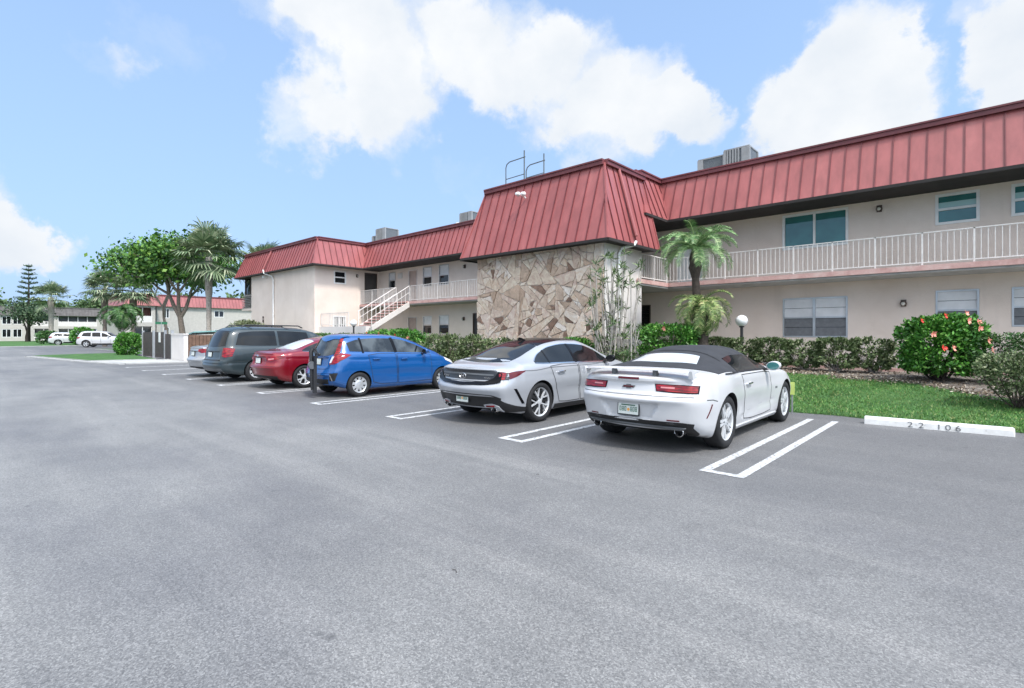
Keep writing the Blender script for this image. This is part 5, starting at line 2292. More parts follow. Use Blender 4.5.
    e = MB()
    e.hexa([(-.095, p.y - .016, .828), (.075, p.y - .016, .828), (.075, p.y, .828), (-.095, p.y, .828), (-.075, p.y - .016, .856), (.095, p.y - .016, .856), (.095, p.y, .856), (-.075, p.y, .856)])
    e.box(-.032, .032, p.y - .018, p.y, .815, .869)
    e.build('emblem', 'trim_grey', c.root)
    e = MB()
    e.hexa([(-.078, p.y - .021, .834), (.062, p.y - .021, .834), (.062, p.y - .015, .834), (-.078, p.y - .015, .834), (-.062, p.y - .021, .850), (.078, p.y - .021, .850), (.078, p.y - .015, .850), (-.062, p.y - .015, .850)])
    e.build('emblem_centre', 'lens_dark_red', c.root)
    c.plate(0, 0, .545, R(-4))
    # black diffuser with chrome-lipped tips
    c.panel('diffuser', 'plastic_black', rear_pts((-.79, .40), (-.68, .415), (-.4, .425), (0, .43), (.4, .425), (.68, .415), (.79, .40)),
            rear_pts((-.72, .225), (-.5, .20), (0, .19), (.5, .20), (.72, .225)), Y_, off=.006, n=40, m=8, smooth=False)
    c.pair('diffuser_corner', 'plastic_black', [(.77, .12, .405), (.84, .2, .37), (.885, .34, .27)], [(.70, .10, .235), (.80, .2, .235), (.88, .34, .235)], (-.72, .70, 0), off=.007, n=12, m=6, smooth=False)
    c.panel('diffuser_step', 'trim_grey', rear_pts((-.70, .355), (0, .375), (.70, .355)), rear_pts((-.66, .325), (0, .345), (.66, .325)), Y_, off=.03, n=24, m=3)
    c.tip(.60, .285, .062, -.035)
    c.pair('reflector', 'lens_dark_red', rear_pts((.50, .45), (.64, .445)), rear_pts((.50, .435), (.64, .43)), Y_, off=.006, n=6, m=3)
    # blade spoiler on posts
    sp_ = MB()
    prof = [(-.02, .0), (.02, .018), (.12, .022), (.19, .012), (.12, .004), (.02, -.006)]
    xs_ = np.linspace(-.80, .80, 25)
    vs, fs = [], []
    for x in xs_:
        u = abs(x) / .80
        for (yy, zz) in prof:
            vs.append((x, .15 + .10 * u ** 3 + yy, 1.062 - .03 * u ** 4 + zz))
    n_ = len(prof)
    for i in range(len(xs_) - 1):
        for k in range(n_):
            fs.append((i * n_ + k, i * n_ + (k + 1) % n_, (i + 1) * n_ + (k + 1) % n_, (i + 1) * n_ + k))
    fs += [tuple(range(n_)), tuple(range((len(xs_) - 1) * n_, len(xs_) * n_))]
    sp_.add(vs, fs)
    spo = sp_.build('spoiler', 'paint_white', c.root, True, 40)
    for x in (-.78, -.30, .30, .78):
        m = MB()
        m.hexa([(x - .03, .20, .97), (x + .03, .20, .97), (x + .03, .30, .97), (x - .03, .30, .97), (x - .02, .19, 1.062), (x + .02, .19, 1.062), (x + .02, .24, 1.068), (x - .02, .24, 1.068)])
        m.build('spoiler_post', 'paint_white' if abs(x) > .5 else 'trim_grey', spo)
    # doors, handles, seams
    c.door_panels([(side_pts((1.72, .94), (2.2, .935), (2.7, .93), (3.05, .915)), side_pts((1.85, .30), (2.3, .27), (2.7, .27), (3.12, .29)))])
    c.handle(1.86, .80, .21, 'chrome')
    c.strip([side_pts((.92, .64), (.97, .58), (1.0, .50))], X_, .03, 'side_marker', 'lens_dark_red', .004) if False else None
    c.pair('side_marker', 'lens_dark_red', side_pts((.50, .64), (.53, .64)), side_pts((.42, .47), (.44, .47)), X_, off=.004, n=3, m=8)
    c.strip([side_pts((.40, .70), (.52, .695), (.64, .67))], X_, .009, off=.003)
    c.pair('fender_badge', 'trim_grey', side_pts((3.28, .66), (3.36, .66)), side_pts((3.28, .63), (3.36, .63)), X_, off=.005, n=3, m=3)
    c.mirrors(2.86, 1.02, .90, 'paint_white')
    # arch edge highlights: sill and front lamps
    c.pair('side_skirt', 'paint_white', side_pts((1.5, .235), (2.5, .225), (3.45, .23)), side_pts((1.5, .19), (2.5, .18), (3.45, .18)), X_, off=.02, n=16, m=4)
    c.pair('headlight', 'lens_clear', side_pts((4.25, .76), (4.6, .70)), side_pts((4.3, .66), (4.6, .60)), X_, off=.004, n=8, m=4)
    return c


def sonata():
    def fas(x, z):
        d = .03 * float(sstep(.93, .90, z) * sstep(.66, .72, z) * sstep(.86, .78, abs(x)))
        d += -.02 * math.exp(-((z - .60) / .05) ** 2)
        d += .05 * float(sstep(.50, .46, z) * sstep(.72, .62, abs(x)))
        return d

    def side(y, z):
        return ledge(y, z, .555, .50, 1.5, 3.4, .012, .07) + .026 * math.exp(-((y - 2.45) / .8) ** 2) * math.exp(-((z - .52) / .13) ** 2) + .010 * math.exp(-((z - .80) / .04) ** 2) * math.exp(-((y - 2.3) / 1.2) ** 2)
    sp = dict(L=4.90, R=.345, rim=.262, axles=[1.08, 3.93], arch=.03,
              half=[(0, .87), (.4, .91), (1.1, .93), (2.4, .925), (3.6, .925), (4.4, .89), (4.90, .80)],
              haunch=[(1.08, .012), (3.93, .01)],
              bot=[(0, .28), (.3, .20), (.8, .17), (4.3, .16), (4.9, .20)],
              belt=[(0, .86), (.4, .93), (1.1, .965), (2.0, .955), (3.3, .915), (3.95, .86), (4.5, .74), (4.9, .62)],
              top=[(0, .955), (.08, .985), (.3, 1.02), (.75, 1.12), (1.2, 1.27), (1.7, 1.395), (2.2, 1.44), (2.6, 1.435), (3.0, 1.34), (3.5, 1.13), (3.75, 1.03), (4.3, .93), (4.7, .80), (4.9, .70)],
              rail=[(0, .66), (.5, .66), (1.0, .62), (1.7, .59), (2.5, .585), (3.2, .66), (3.7, .74), (4.9, .6)],
              rear=[(.2, .12), (.45, .05), (.62, .0), (.8, .06), (.95, .05), (1.0, .02), (1.2, .15)],
              front=[(.2, .08), (.5, .0), (.8, .15), (1.0, .3)],
              bow_r=.18, bow_f=.32, fascia=fas, side=side)
    c = Car('silver_sedan', (-6.60, 5.85, 0), R(.3), 'silver white sedan with black roof and full width dark tail panel', sp, 'paint_silver_white')
    c.wheels('blade', 'alloy', .235)
    mtop = sum(SEGS)
    c.shell('roof_panel', 'gloss_black', 1.42, 3.02, ROW_RAIL + 2, mtop, .006)
    c.panel('rear_window', 'car_glass', top_pts((-.50, 1.45), (0, 1.48), (.50, 1.45)), top_pts((-.60, .62), (0, .50), (.60, .62)), Z_, off=.005, n=16, m=12)
    c.panel('windscreen', 'car_glass', top_pts((-.54, 2.94), (0, 3.0), (.54, 2.94)), top_pts((-.68, 3.6), (0, 3.74), (.68, 3.6)), Z_, off=.004, n=14, m=8)
    up = side_pts((1.02, 1.045), (1.3, 1.18), (1.65, 1.285), (2.1, 1.33), (2.55, 1.315), (2.95, 1.215), (3.32, 1.03))
    lo = side_pts((1.0, 1.015), (1.3, 1.0), (1.7, .995), (2.1, .988), (2.6, .98), (3.0, .97), (3.36, .96))
    c.pair('window_band', 'car_glass', up, lo, X_, off=.004, n=30, m=7)
    c.strip([lo], X_, .02, 'chrome_trim', 'chrome', .006, n=30)
    c.strip([up], X_, .016, 'chrome_trim', 'chrome', .006, n=30)
    for (a, b) in ((side_pts((2.18, 1.33), (2.22, .985)), 0), (side_pts((1.42, 1.225), (1.40, 1.0)), 0)):
        c.strip([a], X_, .07 if a[0][1] > 2 else .03, 'pillar', 'gloss_black', .007)
    # tail panel
    tp = c.panel('tail_panel', 'smoke_panel', rear_pts((-.86, .885), (-.5, .912), (0, .92), (.5, .912), (.86, .885)), rear_pts((-.84, .765), (-.5, .76), (0, .757), (.5, .76), (.84, .765)), Y_, off=.005, n=32, m=6)
    c.panel('tail_light_bar', 'trim_grey', rear_pts((-.62, .855), (0, .866), (.62, .855)), rear_pts((-.62, .83), (0, .84), (.62, .83)), Y_, off=.011, n=24, m=3, parent=tp, rim=.006)
    c.panel('tail_light_bar', 'lens_red', rear_pts((.72, .886), (.80, .882)), rear_pts((.72, .77), (.80, .772)), Y_, off=.012, n=6, m=6, rim=.006)
    c.panel('tail_light_bar', 'lens_red', rear_pts((-.80, .882), (-.72, .886)), rear_pts((-.80, .772), (-.72, .77)), Y_, off=.012, n=6, m=6, rim=.006)
    c.pair('tail_lamp', 'lens_dark_red', side_pts((.26, .885), (.45, .905), (.62, .91)), side_pts((.26, .775), (.42, .82), (.60, .895)), (-1, .25, 0), off=.005, n=10, m=5)
    p, q = c.cast((0, 0, .81), Y_)
    e = MB()
    for a, b in (((-.04, .785), (-.022, .84)), ((.022, .785), (.04, .84))):
        e.beam((a[0], p.y - .012, a[1]), (b[0], p.y - .012, b[1]), .016, .012)
    e.beam((-.03, p.y - .012, .80), (.032, p.y - .012, .822), .014, .012)
    e.tube([(.075 * math.cos(t) * 1.05, p.y - .012, .812 + .045 * math.sin(t)) for t in np.linspace(0, 2 * math.pi, 25)], .006, 6, caps=False)
    e.build('emblem', 'chrome', c.root)
    for x, t, s_ in ((-.50, 'SONATA', .05), (.52, 'N Line', .042)):
        p, q = c.cast((x, 0, .792), Y_)
        ang = math.atan2(q.x, -q.y)
        c.text(t, 'chrome', s_, (x, p.y - .012, .796), (R(90), 0, ang))
    # ducktail lip
    c.panel('boot_lip', 'gloss_black', top_pts((-.76, .27), (-.4, .11), (0, .05), (.4, .11), (.76, .27)), top_pts((-.76, .22), (-.4, .06), (0, .005), (.4, .06), (.76, .22)), Z_, off=.02, n=24, m=4)
    # bumper: black lower part with silver blades
    c.panel('lower_bumper', 'plastic_black', rear_pts((-.76, .47), (-.6, .52), (0, .53), (.6, .52), (.76, .47)), rear_pts((-.70, .26), (-.4, .22), (0, .21), (.4, .22), (.70, .26)), Y_, off=.005, n=36, m=8)
    c.pair('lower_bumper_corner', 'plastic_black', [(.74, .14, .475), (.84, .24, .40), (.91, .45, .33), (.93, .70, .29)], [(.70, .10, .255), (.80, .2, .24), (.88, .42, .225), (.91, .70, .22)], (-.72, .70, 0), off=.006, n=18, m=7, smooth=False)
    c.pair('bumper_blade', 'paint_silver_white', rear_pts((.42, .35), (.56, .37), (.70, .34)), rear_pts((.44, .30), (.58, .32), (.72, .25)), Y_, off=.028, n=14, m=4)
    c.pair('reflector', 'lens_red', rear_pts((.46, .345), (.62, .352)), rear_pts((.46, .32), (.62, .327)), Y_, off=.034, n=8, m=3)
    c.pair('side_vent', 'gloss_black', side_pts((.30, .62), (.36, .62)), side_pts((.50, .36), (.56, .36)), (-1, .35, 0), off=.005, n=4, m=10)
    c.tip(.56, .262, .045, -.02, sx=1.5)
    c.plate(-.02, 0, .435, 0)
    c.panel('lower_sill', 'plastic_black', side_pts((1.5, .27), (2.5, .26), (3.5, .27)), side_pts((1.5, .19), (2.5, .18), (3.5, .18)), X_, off=.006, n=14, m=4)
    c.door_panels([(side_pts((1.36, .95), (1.75, .97), (2.20, .962)), side_pts((1.62, .31), (1.9, .29), (2.26, .29))),
                   (side_pts((2.24, .962), (2.8, .95), (3.3, .935)), side_pts((2.30, .29), (2.8, .29), (3.34, .30)))])
    c.handle(1.55, .845, .2, 'chrome', 0)
    c.handle(2.38, .835, .2, 'chrome', 1)
    c.strip([rear_pts((-.80, .742), (-.4, .735), (0, .733), (.4, .735), (.80, .742))], Y_, .009, off=.003, mirror=False)
    c.strip([side_pts((3.55, .965), (2.6, .93), (1.4, .93), (.9, .90), (.66, .905))], X_, .012, 'crease_trim', 'trim_grey', .004, n=30)
    c.mirrors(3.18, 1.03, .91, 'gloss_black', False)
    m = MB()
    m.hexa([(-.02, 1.5, 1.385), (.02, 1.5, 1.385), (.015, 1.72, 1.40), (-.015, 1.72, 1.40), (-.006, 1.53, 1.455), (.006, 1.53, 1.455), (.005, 1.6, 1.45), (-.005, 1.6, 1.45)])
    m.build('aerial_fin', 'gloss_black', c.root, True, 40)
    return c


def hatchback():
    def fas(x, z):
        d = .03 * float(sstep(.98, .95, z) * sstep(.72, .76, z) * sstep(.46, .40, abs(x)))
        d -= .03 * math.exp(-((z - .55) / .04) ** 2)
        return d

    def side(y, z):
        return ledge(y, z, .93, .80, .55, 3.1, .016, .10) - ledge(y, z, .52, .40, 1.0, 2.9, .014, .08) + .016 * math.exp(-((z - .50) / .10) ** 2) * math.exp(-((y - 2.1) / .8) ** 2) + .004 * math.exp(-((z - .82 - .05 * (y - 2)) / .04) ** 2) * math.exp(-((y - 1.7) / .9) ** 2)
    sp = dict(L=4.06, R=.298, rim=.205, axles=[.74, 3.27], arch=.035,
              half=[(0, .82), (.3, .845), (1, .85), (3.2, .85), (3.7, .82), (4.06, .72)],
              bot=[(0, .30), (.3, .21), (.8, .18), (3.5, .17), (4.06, .2)],
              belt=[(0, 1.0), (.4, 1.03), (1.0, 1.025), (2.2, .985), (3.0, .945), (3.4, .89), (3.8, .78), (4.06, .66)],
              top=[(0, 1.465), (.15, 1.485), (.5, 1.51), (1.2, 1.524), (1.8, 1.505), (2.3, 1.42), (2.8, 1.22), (3.15, 1.05), (3.4, .97), (3.8, .86), (4.06, .72)],
              rail=[(0, .56), (.5, .59), (1.5, .60), (2.2, .615), (3.0, .70), (4.06, .6)],
              rear=[(.2, .10), (.4, .02), (.58, .0), (.72, .05), (.98, .10), (1.1, .17), (1.3, .27), (1.47, .33), (1.55, .36)],
              front=[(.2, .06), (.5, .0), (.75, .12), (.95, .4), (1.1, .6)],
              bow_r=.12, bow_f=.28, fascia=fas, side=side, rnd_r=.07, shear_r=.75, raildrop=.09)
    c = Car('blue_hatchback', (-12.0, 5.98, 0), R(-1.2), 'bright blue hatchback with red boomerang tail lamps and steel wheel covers', sp, 'paint_blue')
    c.wheels('cover', 'hubcap', .185)
    up = side_pts((.48, 1.30), (.80, 1.385), (1.3, 1.41), (1.9, 1.385), (2.35, 1.27), (2.85, 1.055))
    lo = side_pts((.52, 1.10), (.85, 1.085), (1.3, 1.07), (1.9, 1.05), (2.4, 1.03), (2.9, 1.01))
    c.pair('window_band', 'car_glass_clear', up, lo, X_, off=.004, n=30, m=7)
    for ya, yb, w in ((1.72, 1.80, .085), (.83, .86, .05), (2.50, 2.40, .045)):
        c.strip([side_pts((ya, 1.42 if ya < 2 else 1.20), (yb, 1.05))], X_, w, 'pillar', 'gloss_black', .007)
    c.panel('windscreen', 'car_glass', top_pts((-.54, 2.1), (0, 2.16), (.54, 2.1)), top_pts((-.70, 2.95), (0, 3.12), (.70, 2.95)), Z_, off=.004, n=14, m=8)
    hw = c.panel('rear_window', 'car_glass_clear', rear_pts((-.52, 1.40), (0, 1.415), (.52, 1.40)), rear_pts((-.60, 1.04), (-.4, 1.0), (0, .985), (.4, 1.0), (.60, 1.04)), Y_, off=.006, n=20, m=8)
    # wiper
    m = MB()
    p, q = c.cast((0, 0, 1.02), Y_)
    p2, q = c.cast((-.32, 0, 1.10), Y_)
    m.tube([p + Vector((0, -.03, 0)), p2 + Vector((0, -.02, 0))], .012, 6)
    m.lathe([(0, -.04), (.035, -.03), (.04, 0)], 12, 'y', (p.x, p.y, p.z))
    m.build('wiper', 'plastic_black', hw, True, 40)
    # roof spoiler
    sp_ = c.panel('roof_spoiler', 'paint_blue', top_pts((-.55, .62), (0, .62), (.55, .62)), top_pts((-.50, .40), (0, .30), (.50, .40)), Z_, off=.022, n=18, m=6, rim=.05)
    c.panel('brake_lamp', 'lens_dark_red', rear_pts((-.12, 1.445), (.12, 1.445)), rear_pts((-.12, 1.425), (.12, 1.425)), Y_, off=.01, n=6, m=3)
    c.panel('spoiler_shadow_gap', 'gloss_black', rear_pts((-.53, 1.448), (0, 1.462), (.53, 1.448)), rear_pts((-.54, 1.40), (0, 1.415), (.54, 1.40)), Y_, off=.008, n=16, m=4)
    # boomerang lamps: rear face and wrapping side, thin upright on the pillar
    D = (-.72, .70, 0)

    def dp(*l):
        return [(x, y, z) for x, y, z in l]
    c.pair('tail_lamp', 'lens_red', dp((.62, .20, 1.05), (.78, .25, 1.06), (.84, .50, 1.02)), dp((.56, .08, .80), (.72, .10, .80), (.83, .34, .93)), D, off=.008, n=14, m=8)
    c.pair('tail_lamp_upright', 'lens_red', dp((.58, .33, 1.40), (.655, .37, 1.40)), dp((.64, .18, 1.045), (.76, .23, 1.055)), D, off=.008, n=6, m=10)
    c.pair('reverse_lamp', 'lens_clear', dp((.60, .14, .975), (.68, .15, .985)), dp((.57, .08, .83), (.64, .08, .83)), D, off=.013, n=6, m=6, rim=.008)
    c.strip([rear_pts((-.55, .79), (-.5, .69), (0, .675), (.5, .69), (.55, .79))], Y_, .009, off=.003, mirror=False)
    c.panel('garnish', 'paint_blue', rear_pts((-.40, .972), (0, .965), (.40, .972)), rear_pts((-.40, .935), (0, .928), (.40, .935)), Y_, off=.02, n=14, m=4)
    c.plate(0, 0, .85, R(-6), False)
    c.panel('lower_grille', 'plastic_black', rear_pts((-.55, .445), (0, .44), (.55, .445)), rear_pts((-.50, .33), (0, .325), (.50, .33)), Y_, off=.005, n=20, m=5)
    c.pair('corner_vent', 'plastic_black', dp((.66, .04, .60), (.82, .16, .60)), dp((.62, .04, .40), (.76, .12, .42)), D, off=.005, n=8, m=6)
    c.pair('vent_trim', 'chrome', dp((.655, .04, .55), (.68, .05, .55)), dp((.70, .07, .41), (.725, .08, .41)), D, off=.012, n=4, m=8, rim=.006)
    c.strip([rear_pts((-.72, .60), (0, .585), (.72, .60))], Y_, .02, 'bumper_crease', 'chrome' if False else 'paint_blue', .012, mirror=False)
    c.door_panels([(side_pts((.98, 1.0), (1.3, 1.03), (1.76, 1.02)), side_pts((1.12, .34), (1.4, .28), (1.82, .27))),
                   (side_pts((1.80, 1.018), (2.2, 1.0), (2.86, .975)), side_pts((1.86, .27), (2.3, .27), (2.92, .29)))])
    c.handle(1.10, .90, .18, None, 0)
    c.handle(1.92, .885, .18, None, 1)
    c.mirrors(2.60, 1.06, .83, 'paint_blue', False)
    c.pair('headlight', 'lens_clear', side_pts((3.42, .88), (3.62, .82), (3.85, .74)), side_pts((3.46, .80), (3.62, .74), (3.85, .66)), (-1, -.2, 0), off=.005, n=8, m=4)
    # folded hitch rack at the back
    r = thing('bike_rack', (-11.74, 6.26, 0), 'folded black hitch rack standing upright behind the blue hatchback', 'bike rack', R(-1.2))
    m = MB()
    m.beam((0, .35, .30), (0, -.42, .30), .06, .06)
    m.build('hitch_bar', 'black_metal', r)
    m = MB()
    m.beam((0, -.40, .12), (0, -.40, 1.0), .08, .07)
    m.build('mast', 'black_metal', r)
    m = MB()
    m.tube([(.02, -.36, .95), (.0, -.38, 1.14), (-.03, -.42, 1.18), (-.035, -.47, 1.12), (-.02, -.48, .62), (0, -.47, .2)], [.03, .035, .045, .05, .03, .025], 8)
    m.tube([(.05, -.44, 1.12), (.22, -.46, 1.05)], .02, 6)
    m.build('wheel_tray', 'plastic_black', r, True, 50)
    m = MB()
    m.lathe([(0, -.03), (.09, -.03), (.095, 0), (.09, .03), (0, .03)], 16, 'x', (0, -.47, .78))
    m.build('pivot', 'trim_grey', r, True, 40)
    return c


def red_sedan():
    def fas(x, z):
        d = .04 * float(sstep(.90, .87, z) * sstep(.66, .70, z) * sstep(.42, .36, abs(x)))
        d -= .03 * math.exp(-((z - .60) / .05) ** 2)
        return d

    def side(y, z):
        return ledge(y, z, .86, .76, .5, 3.3, .014, .10) + .022 * math.exp(-((y - 2.3) / .8) ** 2) * math.exp(-((z - .50) / .12) ** 2)
    sp = dict(L=4.64, R=.325, rim=.235, axles=[1.0, 3.71], arch=.035,
              half=[(0, .85), (.4, .89), (1.0, .91), (3.6, .905), (4.2, .87), (4.64, .76)],
              haunch=[(1.0, .015)],
              bot=[(0, .30), (.3, .21), (.8, .17), (4.1, .16), (4.64, .2)],
              belt=[(0, .90), (.4, .955), (1.0, .975), (2.0, .955), (3.1, .91), (3.7, .86), (4.3, .74), (4.64, .62)],
              top=[(0, 1.0), (.1, 1.04), (.4, 1.06), (.75, 1.10), (1.2, 1.26), (1.7, 1.395), (2.15, 1.44), (2.5, 1.43), (2.9, 1.33), (3.35, 1.12), (3.6, 1.01), (4.1, .92), (4.64, .70)],
              rail=[(0, .64), (.5, .64), (1.0, .61), (1.7, .585), (2.5, .58), (3.2, .68), (4.64, .6)],
              rear=[(.2, .14), (.42, .04), (.60, .0), (.75, .06), (.95, .06), (1.03, .03), (1.2, .15)],
              front=[(.2, .06), (.5, .0), (.8, .15), (1.0, .3)], bow_r=.17, bow_f=.3, fascia=fas, side=side)
    c = Car('red_sedan', (-15.0, 5.75, 0), R(.4), 'dark red sedan parked between the grey minivan and the blue hatchback', sp, 'paint_red')
    c.wheels('split', 'alloy', .21)
    c.panel('rear_window', 'window_painted_sky', top_pts((-.50, 1.46), (0, 1.5), (.50, 1.46)), top_pts((-.60, .78), (0, .68), (.60, .78)), Z_, off=.005, n=14, m=10)
    c.panel('windscreen', 'car_glass', top_pts((-.54, 2.84), (0, 2.9), (.54, 2.84)), top_pts((-.66, 3.42), (0, 3.55), (.66, 3.42)), Z_, off=.004, n=14, m=8)
    up = side_pts((.98, 1.06), (1.3, 1.19), (1.65, 1.285), (2.1, 1.325), (2.5, 1.30), (2.85, 1.21), (3.2, 1.03))
    lo = side_pts((.96, 1.03), (1.3, 1.01), (1.7, .995), (2.1, .985), (2.5, .975), (2.85, .965), (3.24, .955))
    c.pair('window_band', 'car_glass', up, lo, X_, off=.004, n=28, m=6)
    c.strip([side_pts((2.12, 1.32), (2.16, .985))], X_, .08, 'pillar', 'gloss_black', .007)
    c.strip([lo], X_, .016, 'chrome_trim', 'chrome', .006, n=28)
    D = (-.6, .8, 0)
    c.pair('tail_lamp', 'lens_red', [(.40, .02, .885), (.66, .10, .905), (.86, .42, .925)], [(.42, .02, .82), (.66, .10, .78), (.86, .42, .86)], D, off=.008, n=16, m=6)
    c.pair('reverse_lamp', 'lens_pink', [(.58, .08, .84), (.74, .18, .855)], [(.58, .08, .80), (.74, .18, .825)], D, off=.012, n=8, m=3, rim=.006)
    c.plate(0, 0, .775, R(-5), False)
    c.panel('badge', 'chrome', rear_pts((-.05, .935), (.05, .935)), rear_pts((-.05, .875), (.05, .875)), Y_, off=.008, n=6, m=6)
    c.panel('lower_bumper', 'plastic_black', rear_pts((-.76, .36), (0, .38), (.76, .36)), rear_pts((-.7, .25), (0, .22), (.7, .25)), Y_, off=.005, n=26, m=6)
    c.strip([rear_pts((-.84, .64), (0, .625), (.84, .64))], Y_, .009, off=.003, mirror=False)
    c.door_panels([(side_pts((1.28, .95), (1.7, .965), (2.12, .96)), side_pts((1.52, .31), (1.8, .29), (2.18, .29))),
                   (side_pts((2.16, .958), (2.7, .945), (3.16, .93)), side_pts((2.22, .29), (2.7, .29), (3.2, .30)))])
    c.handle(1.45, .84, .19, None, 0)
    c.handle(2.28, .83, .19, None, 1)
    c.mirrors(3.05, 1.02, .89, 'paint_red', False)
    return c


def minivan():
    def fas(x, z):
        d = .025 * float(sstep(.98, .95, z) * sstep(.72, .76, z) * sstep(.62, .56, abs(x)))
        d -= .05 * math.exp(-((z - .52) / .09) ** 2)
        return d
    sp = dict(L=5.09, R=.335, rim=.225, axles=[1.10, 4.13], arch=.045,
              half=[(0, .93), (.3, .975), (1, .99), (4.0, .985), (4.6, .94), (5.09, .82)],
              bot=[(0, .34), (.3, .25), (.8, .21), (4.5, .2), (5.09, .24)],
              belt=[(0, 1.06), (1, 1.06), (2.5, 1.04), (3.8, 1.0), (4.4, .92), (5.09, .72)],
              top=[(0, 1.66), (.15, 1.71), (.6, 1.75), (1.6, 1.76), (2.6, 1.73), (3.1, 1.64), (3.6, 1.38), (4.0, 1.17), (4.25, 1.08), (4.7, .98), (5.09, .80)],
              rail=[(0, .70), (.5, .73), (2.5, .73), (3.4, .76), (4.1, .80), (5.09, .6)],
              rear=[(.2, .12), (.42, .0), (.62, .0), (.72, .06), (1.0, .10), (1.2, .16), (1.5, .27), (1.7, .36), (1.8, .40)],
              front=[(.2, .06), (.5, .0), (.8, .12), (1.0, .3), (1.2, .5)], bow_r=.11, bow_f=.3, fascia=fas, rnd_r=.08, shear_r=.75, raildrop=.12,
              side=lambda y, z: .02 * math.exp(-((z - .62) / .05) ** 2))
    c = Car('minivan', (-18.2, 5.55, 0), R(.8), 'dark grey green minivan with roof rails and big tinted rear windows', sp, 'paint_teal_grey')
    c.wheels('cover', 'alloy', .215)
    c.panel('rear_window', 'car_glass', rear_pts((-.64, 1.60), (0, 1.625), (.64, 1.60)), rear_pts((-.74, 1.14), (0, 1.10), (.74, 1.14)), Y_, off=.006, n=18, m=8)
    c.pair('rear_side_window', 'car_glass', side_pts((.62, 1.55), (1.1, 1.60), (1.75, 1.61)), side_pts((.50, 1.17), (1.1, 1.14), (1.78, 1.13)), X_, off=.005, n=16, m=7)
    c.pair('slide_door_window', 'car_glass', side_pts((1.83, 1.61), (2.3, 1.60), (2.86, 1.565)), side_pts((1.86, 1.13), (2.3, 1.12), (2.92, 1.105)), X_, off=.005, n=16, m=7)
    c.pair('front_window', 'car_glass_clear', side_pts((2.96, 1.55), (3.2, 1.46), (3.75, 1.16)), side_pts((3.0, 1.10), (3.3, 1.09), (3.85, 1.07)), X_, off=.005, n=14, m=6)
    c.panel('windscreen', 'car_glass', top_pts((-.66, 3.16), (0, 3.22), (.66, 3.16)), top_pts((-.78, 3.92), (0, 4.08), (.78, 3.92)), Z_, off=.004, n=14, m=8)
    D = (-.72, .70, 0)
    c.pair('tail_lamp', 'lens_red', [(.76, .16, 1.07), (.88, .22, 1.075), (.965, .44, 1.05)], [(.78, .10, .80), (.90, .16, .79), (.97, .36, .82)], D, off=.012, n=14, m=7)
    c.panel('bumper_cover', 'paint_teal_grey', rear_pts((-.92, .66), (0, .66), (.92, .66)), rear_pts((-.90, .60), (0, .60), (.90, .60)), Y_, off=.03, n=30, m=4)
    c.panel('step_pad', 'plastic_black', rear_pts((-.66, .70), (0, .70), (.66, .70)), rear_pts((-.66, .665), (0, .665), (.66, .665)), Y_, off=.02, n=20, m=3)
    c.panel('lower_bumper', 'trim_grey', rear_pts((-.80, .44), (0, .43), (.80, .44)), rear_pts((-.78, .33), (0, .31), (.78, .33)), Y_, off=.006, n=24, m=4)
    c.strip([side_pts((1.5, .60), (2.6, .59), (3.7, .58))], X_, .06, 'side_moulding', 'paint_teal_grey', .014)
    c.plate(-.12, 0, .86, R(-5), False)
    p, q = c.cast((-.42, 0, 1.03), Y_)
    m = MB()
    for k in range(6):
        m.box(-.62 + k * .06, -.62 + k * .06 + .045, p.y - .01, p.y + .01, 1.015, 1.045)
    m.build('lettering', 'chrome', c.root)
    for sg in (1, -1):
        m = MB()
        m.tube([(sg * .66, .75, 1.735), (sg * .66, .85, 1.80), (sg * .66, 2.6, 1.79), (sg * .66, 2.75, 1.72)], .02, 8)
        m.tube([(sg * .66, 1.7, 1.74), (sg * .66, 1.7, 1.80)], .022, 6)
        m.build('roof_rail', 'black_metal', c.root, True, 50)
    m = MB()
    m.beam((-.66, 1.1, 1.80), (.66, 1.1, 1.80), .05, .025)
    m.build('cross_bar', 'black_metal', c.root)
    m = MB()
    m.beam((-.66, 2.3, 1.80), (.66, 2.3, 1.80), .05, .025)
    m.build('cross_bar', 'black_metal', c.root)
    c.door_panels([(side_pts((1.80, 1.08), (2.3, 1.07), (2.9, 1.06)), side_pts((1.80, .36), (2.3, .34), (2.94, .33))),
                   (side_pts((2.95, 1.058), (3.3, 1.05), (3.8, 1.03)), side_pts((2.98, .33), (3.3, .33), (3.62, .34)))])
    c.handle(2.60, .95, .2, None, 0)
    c.handle(3.02, .94, .2, None, 1)
    c.mirrors(3.62, 1.12, .97, 'paint_teal_grey', False)
    return c


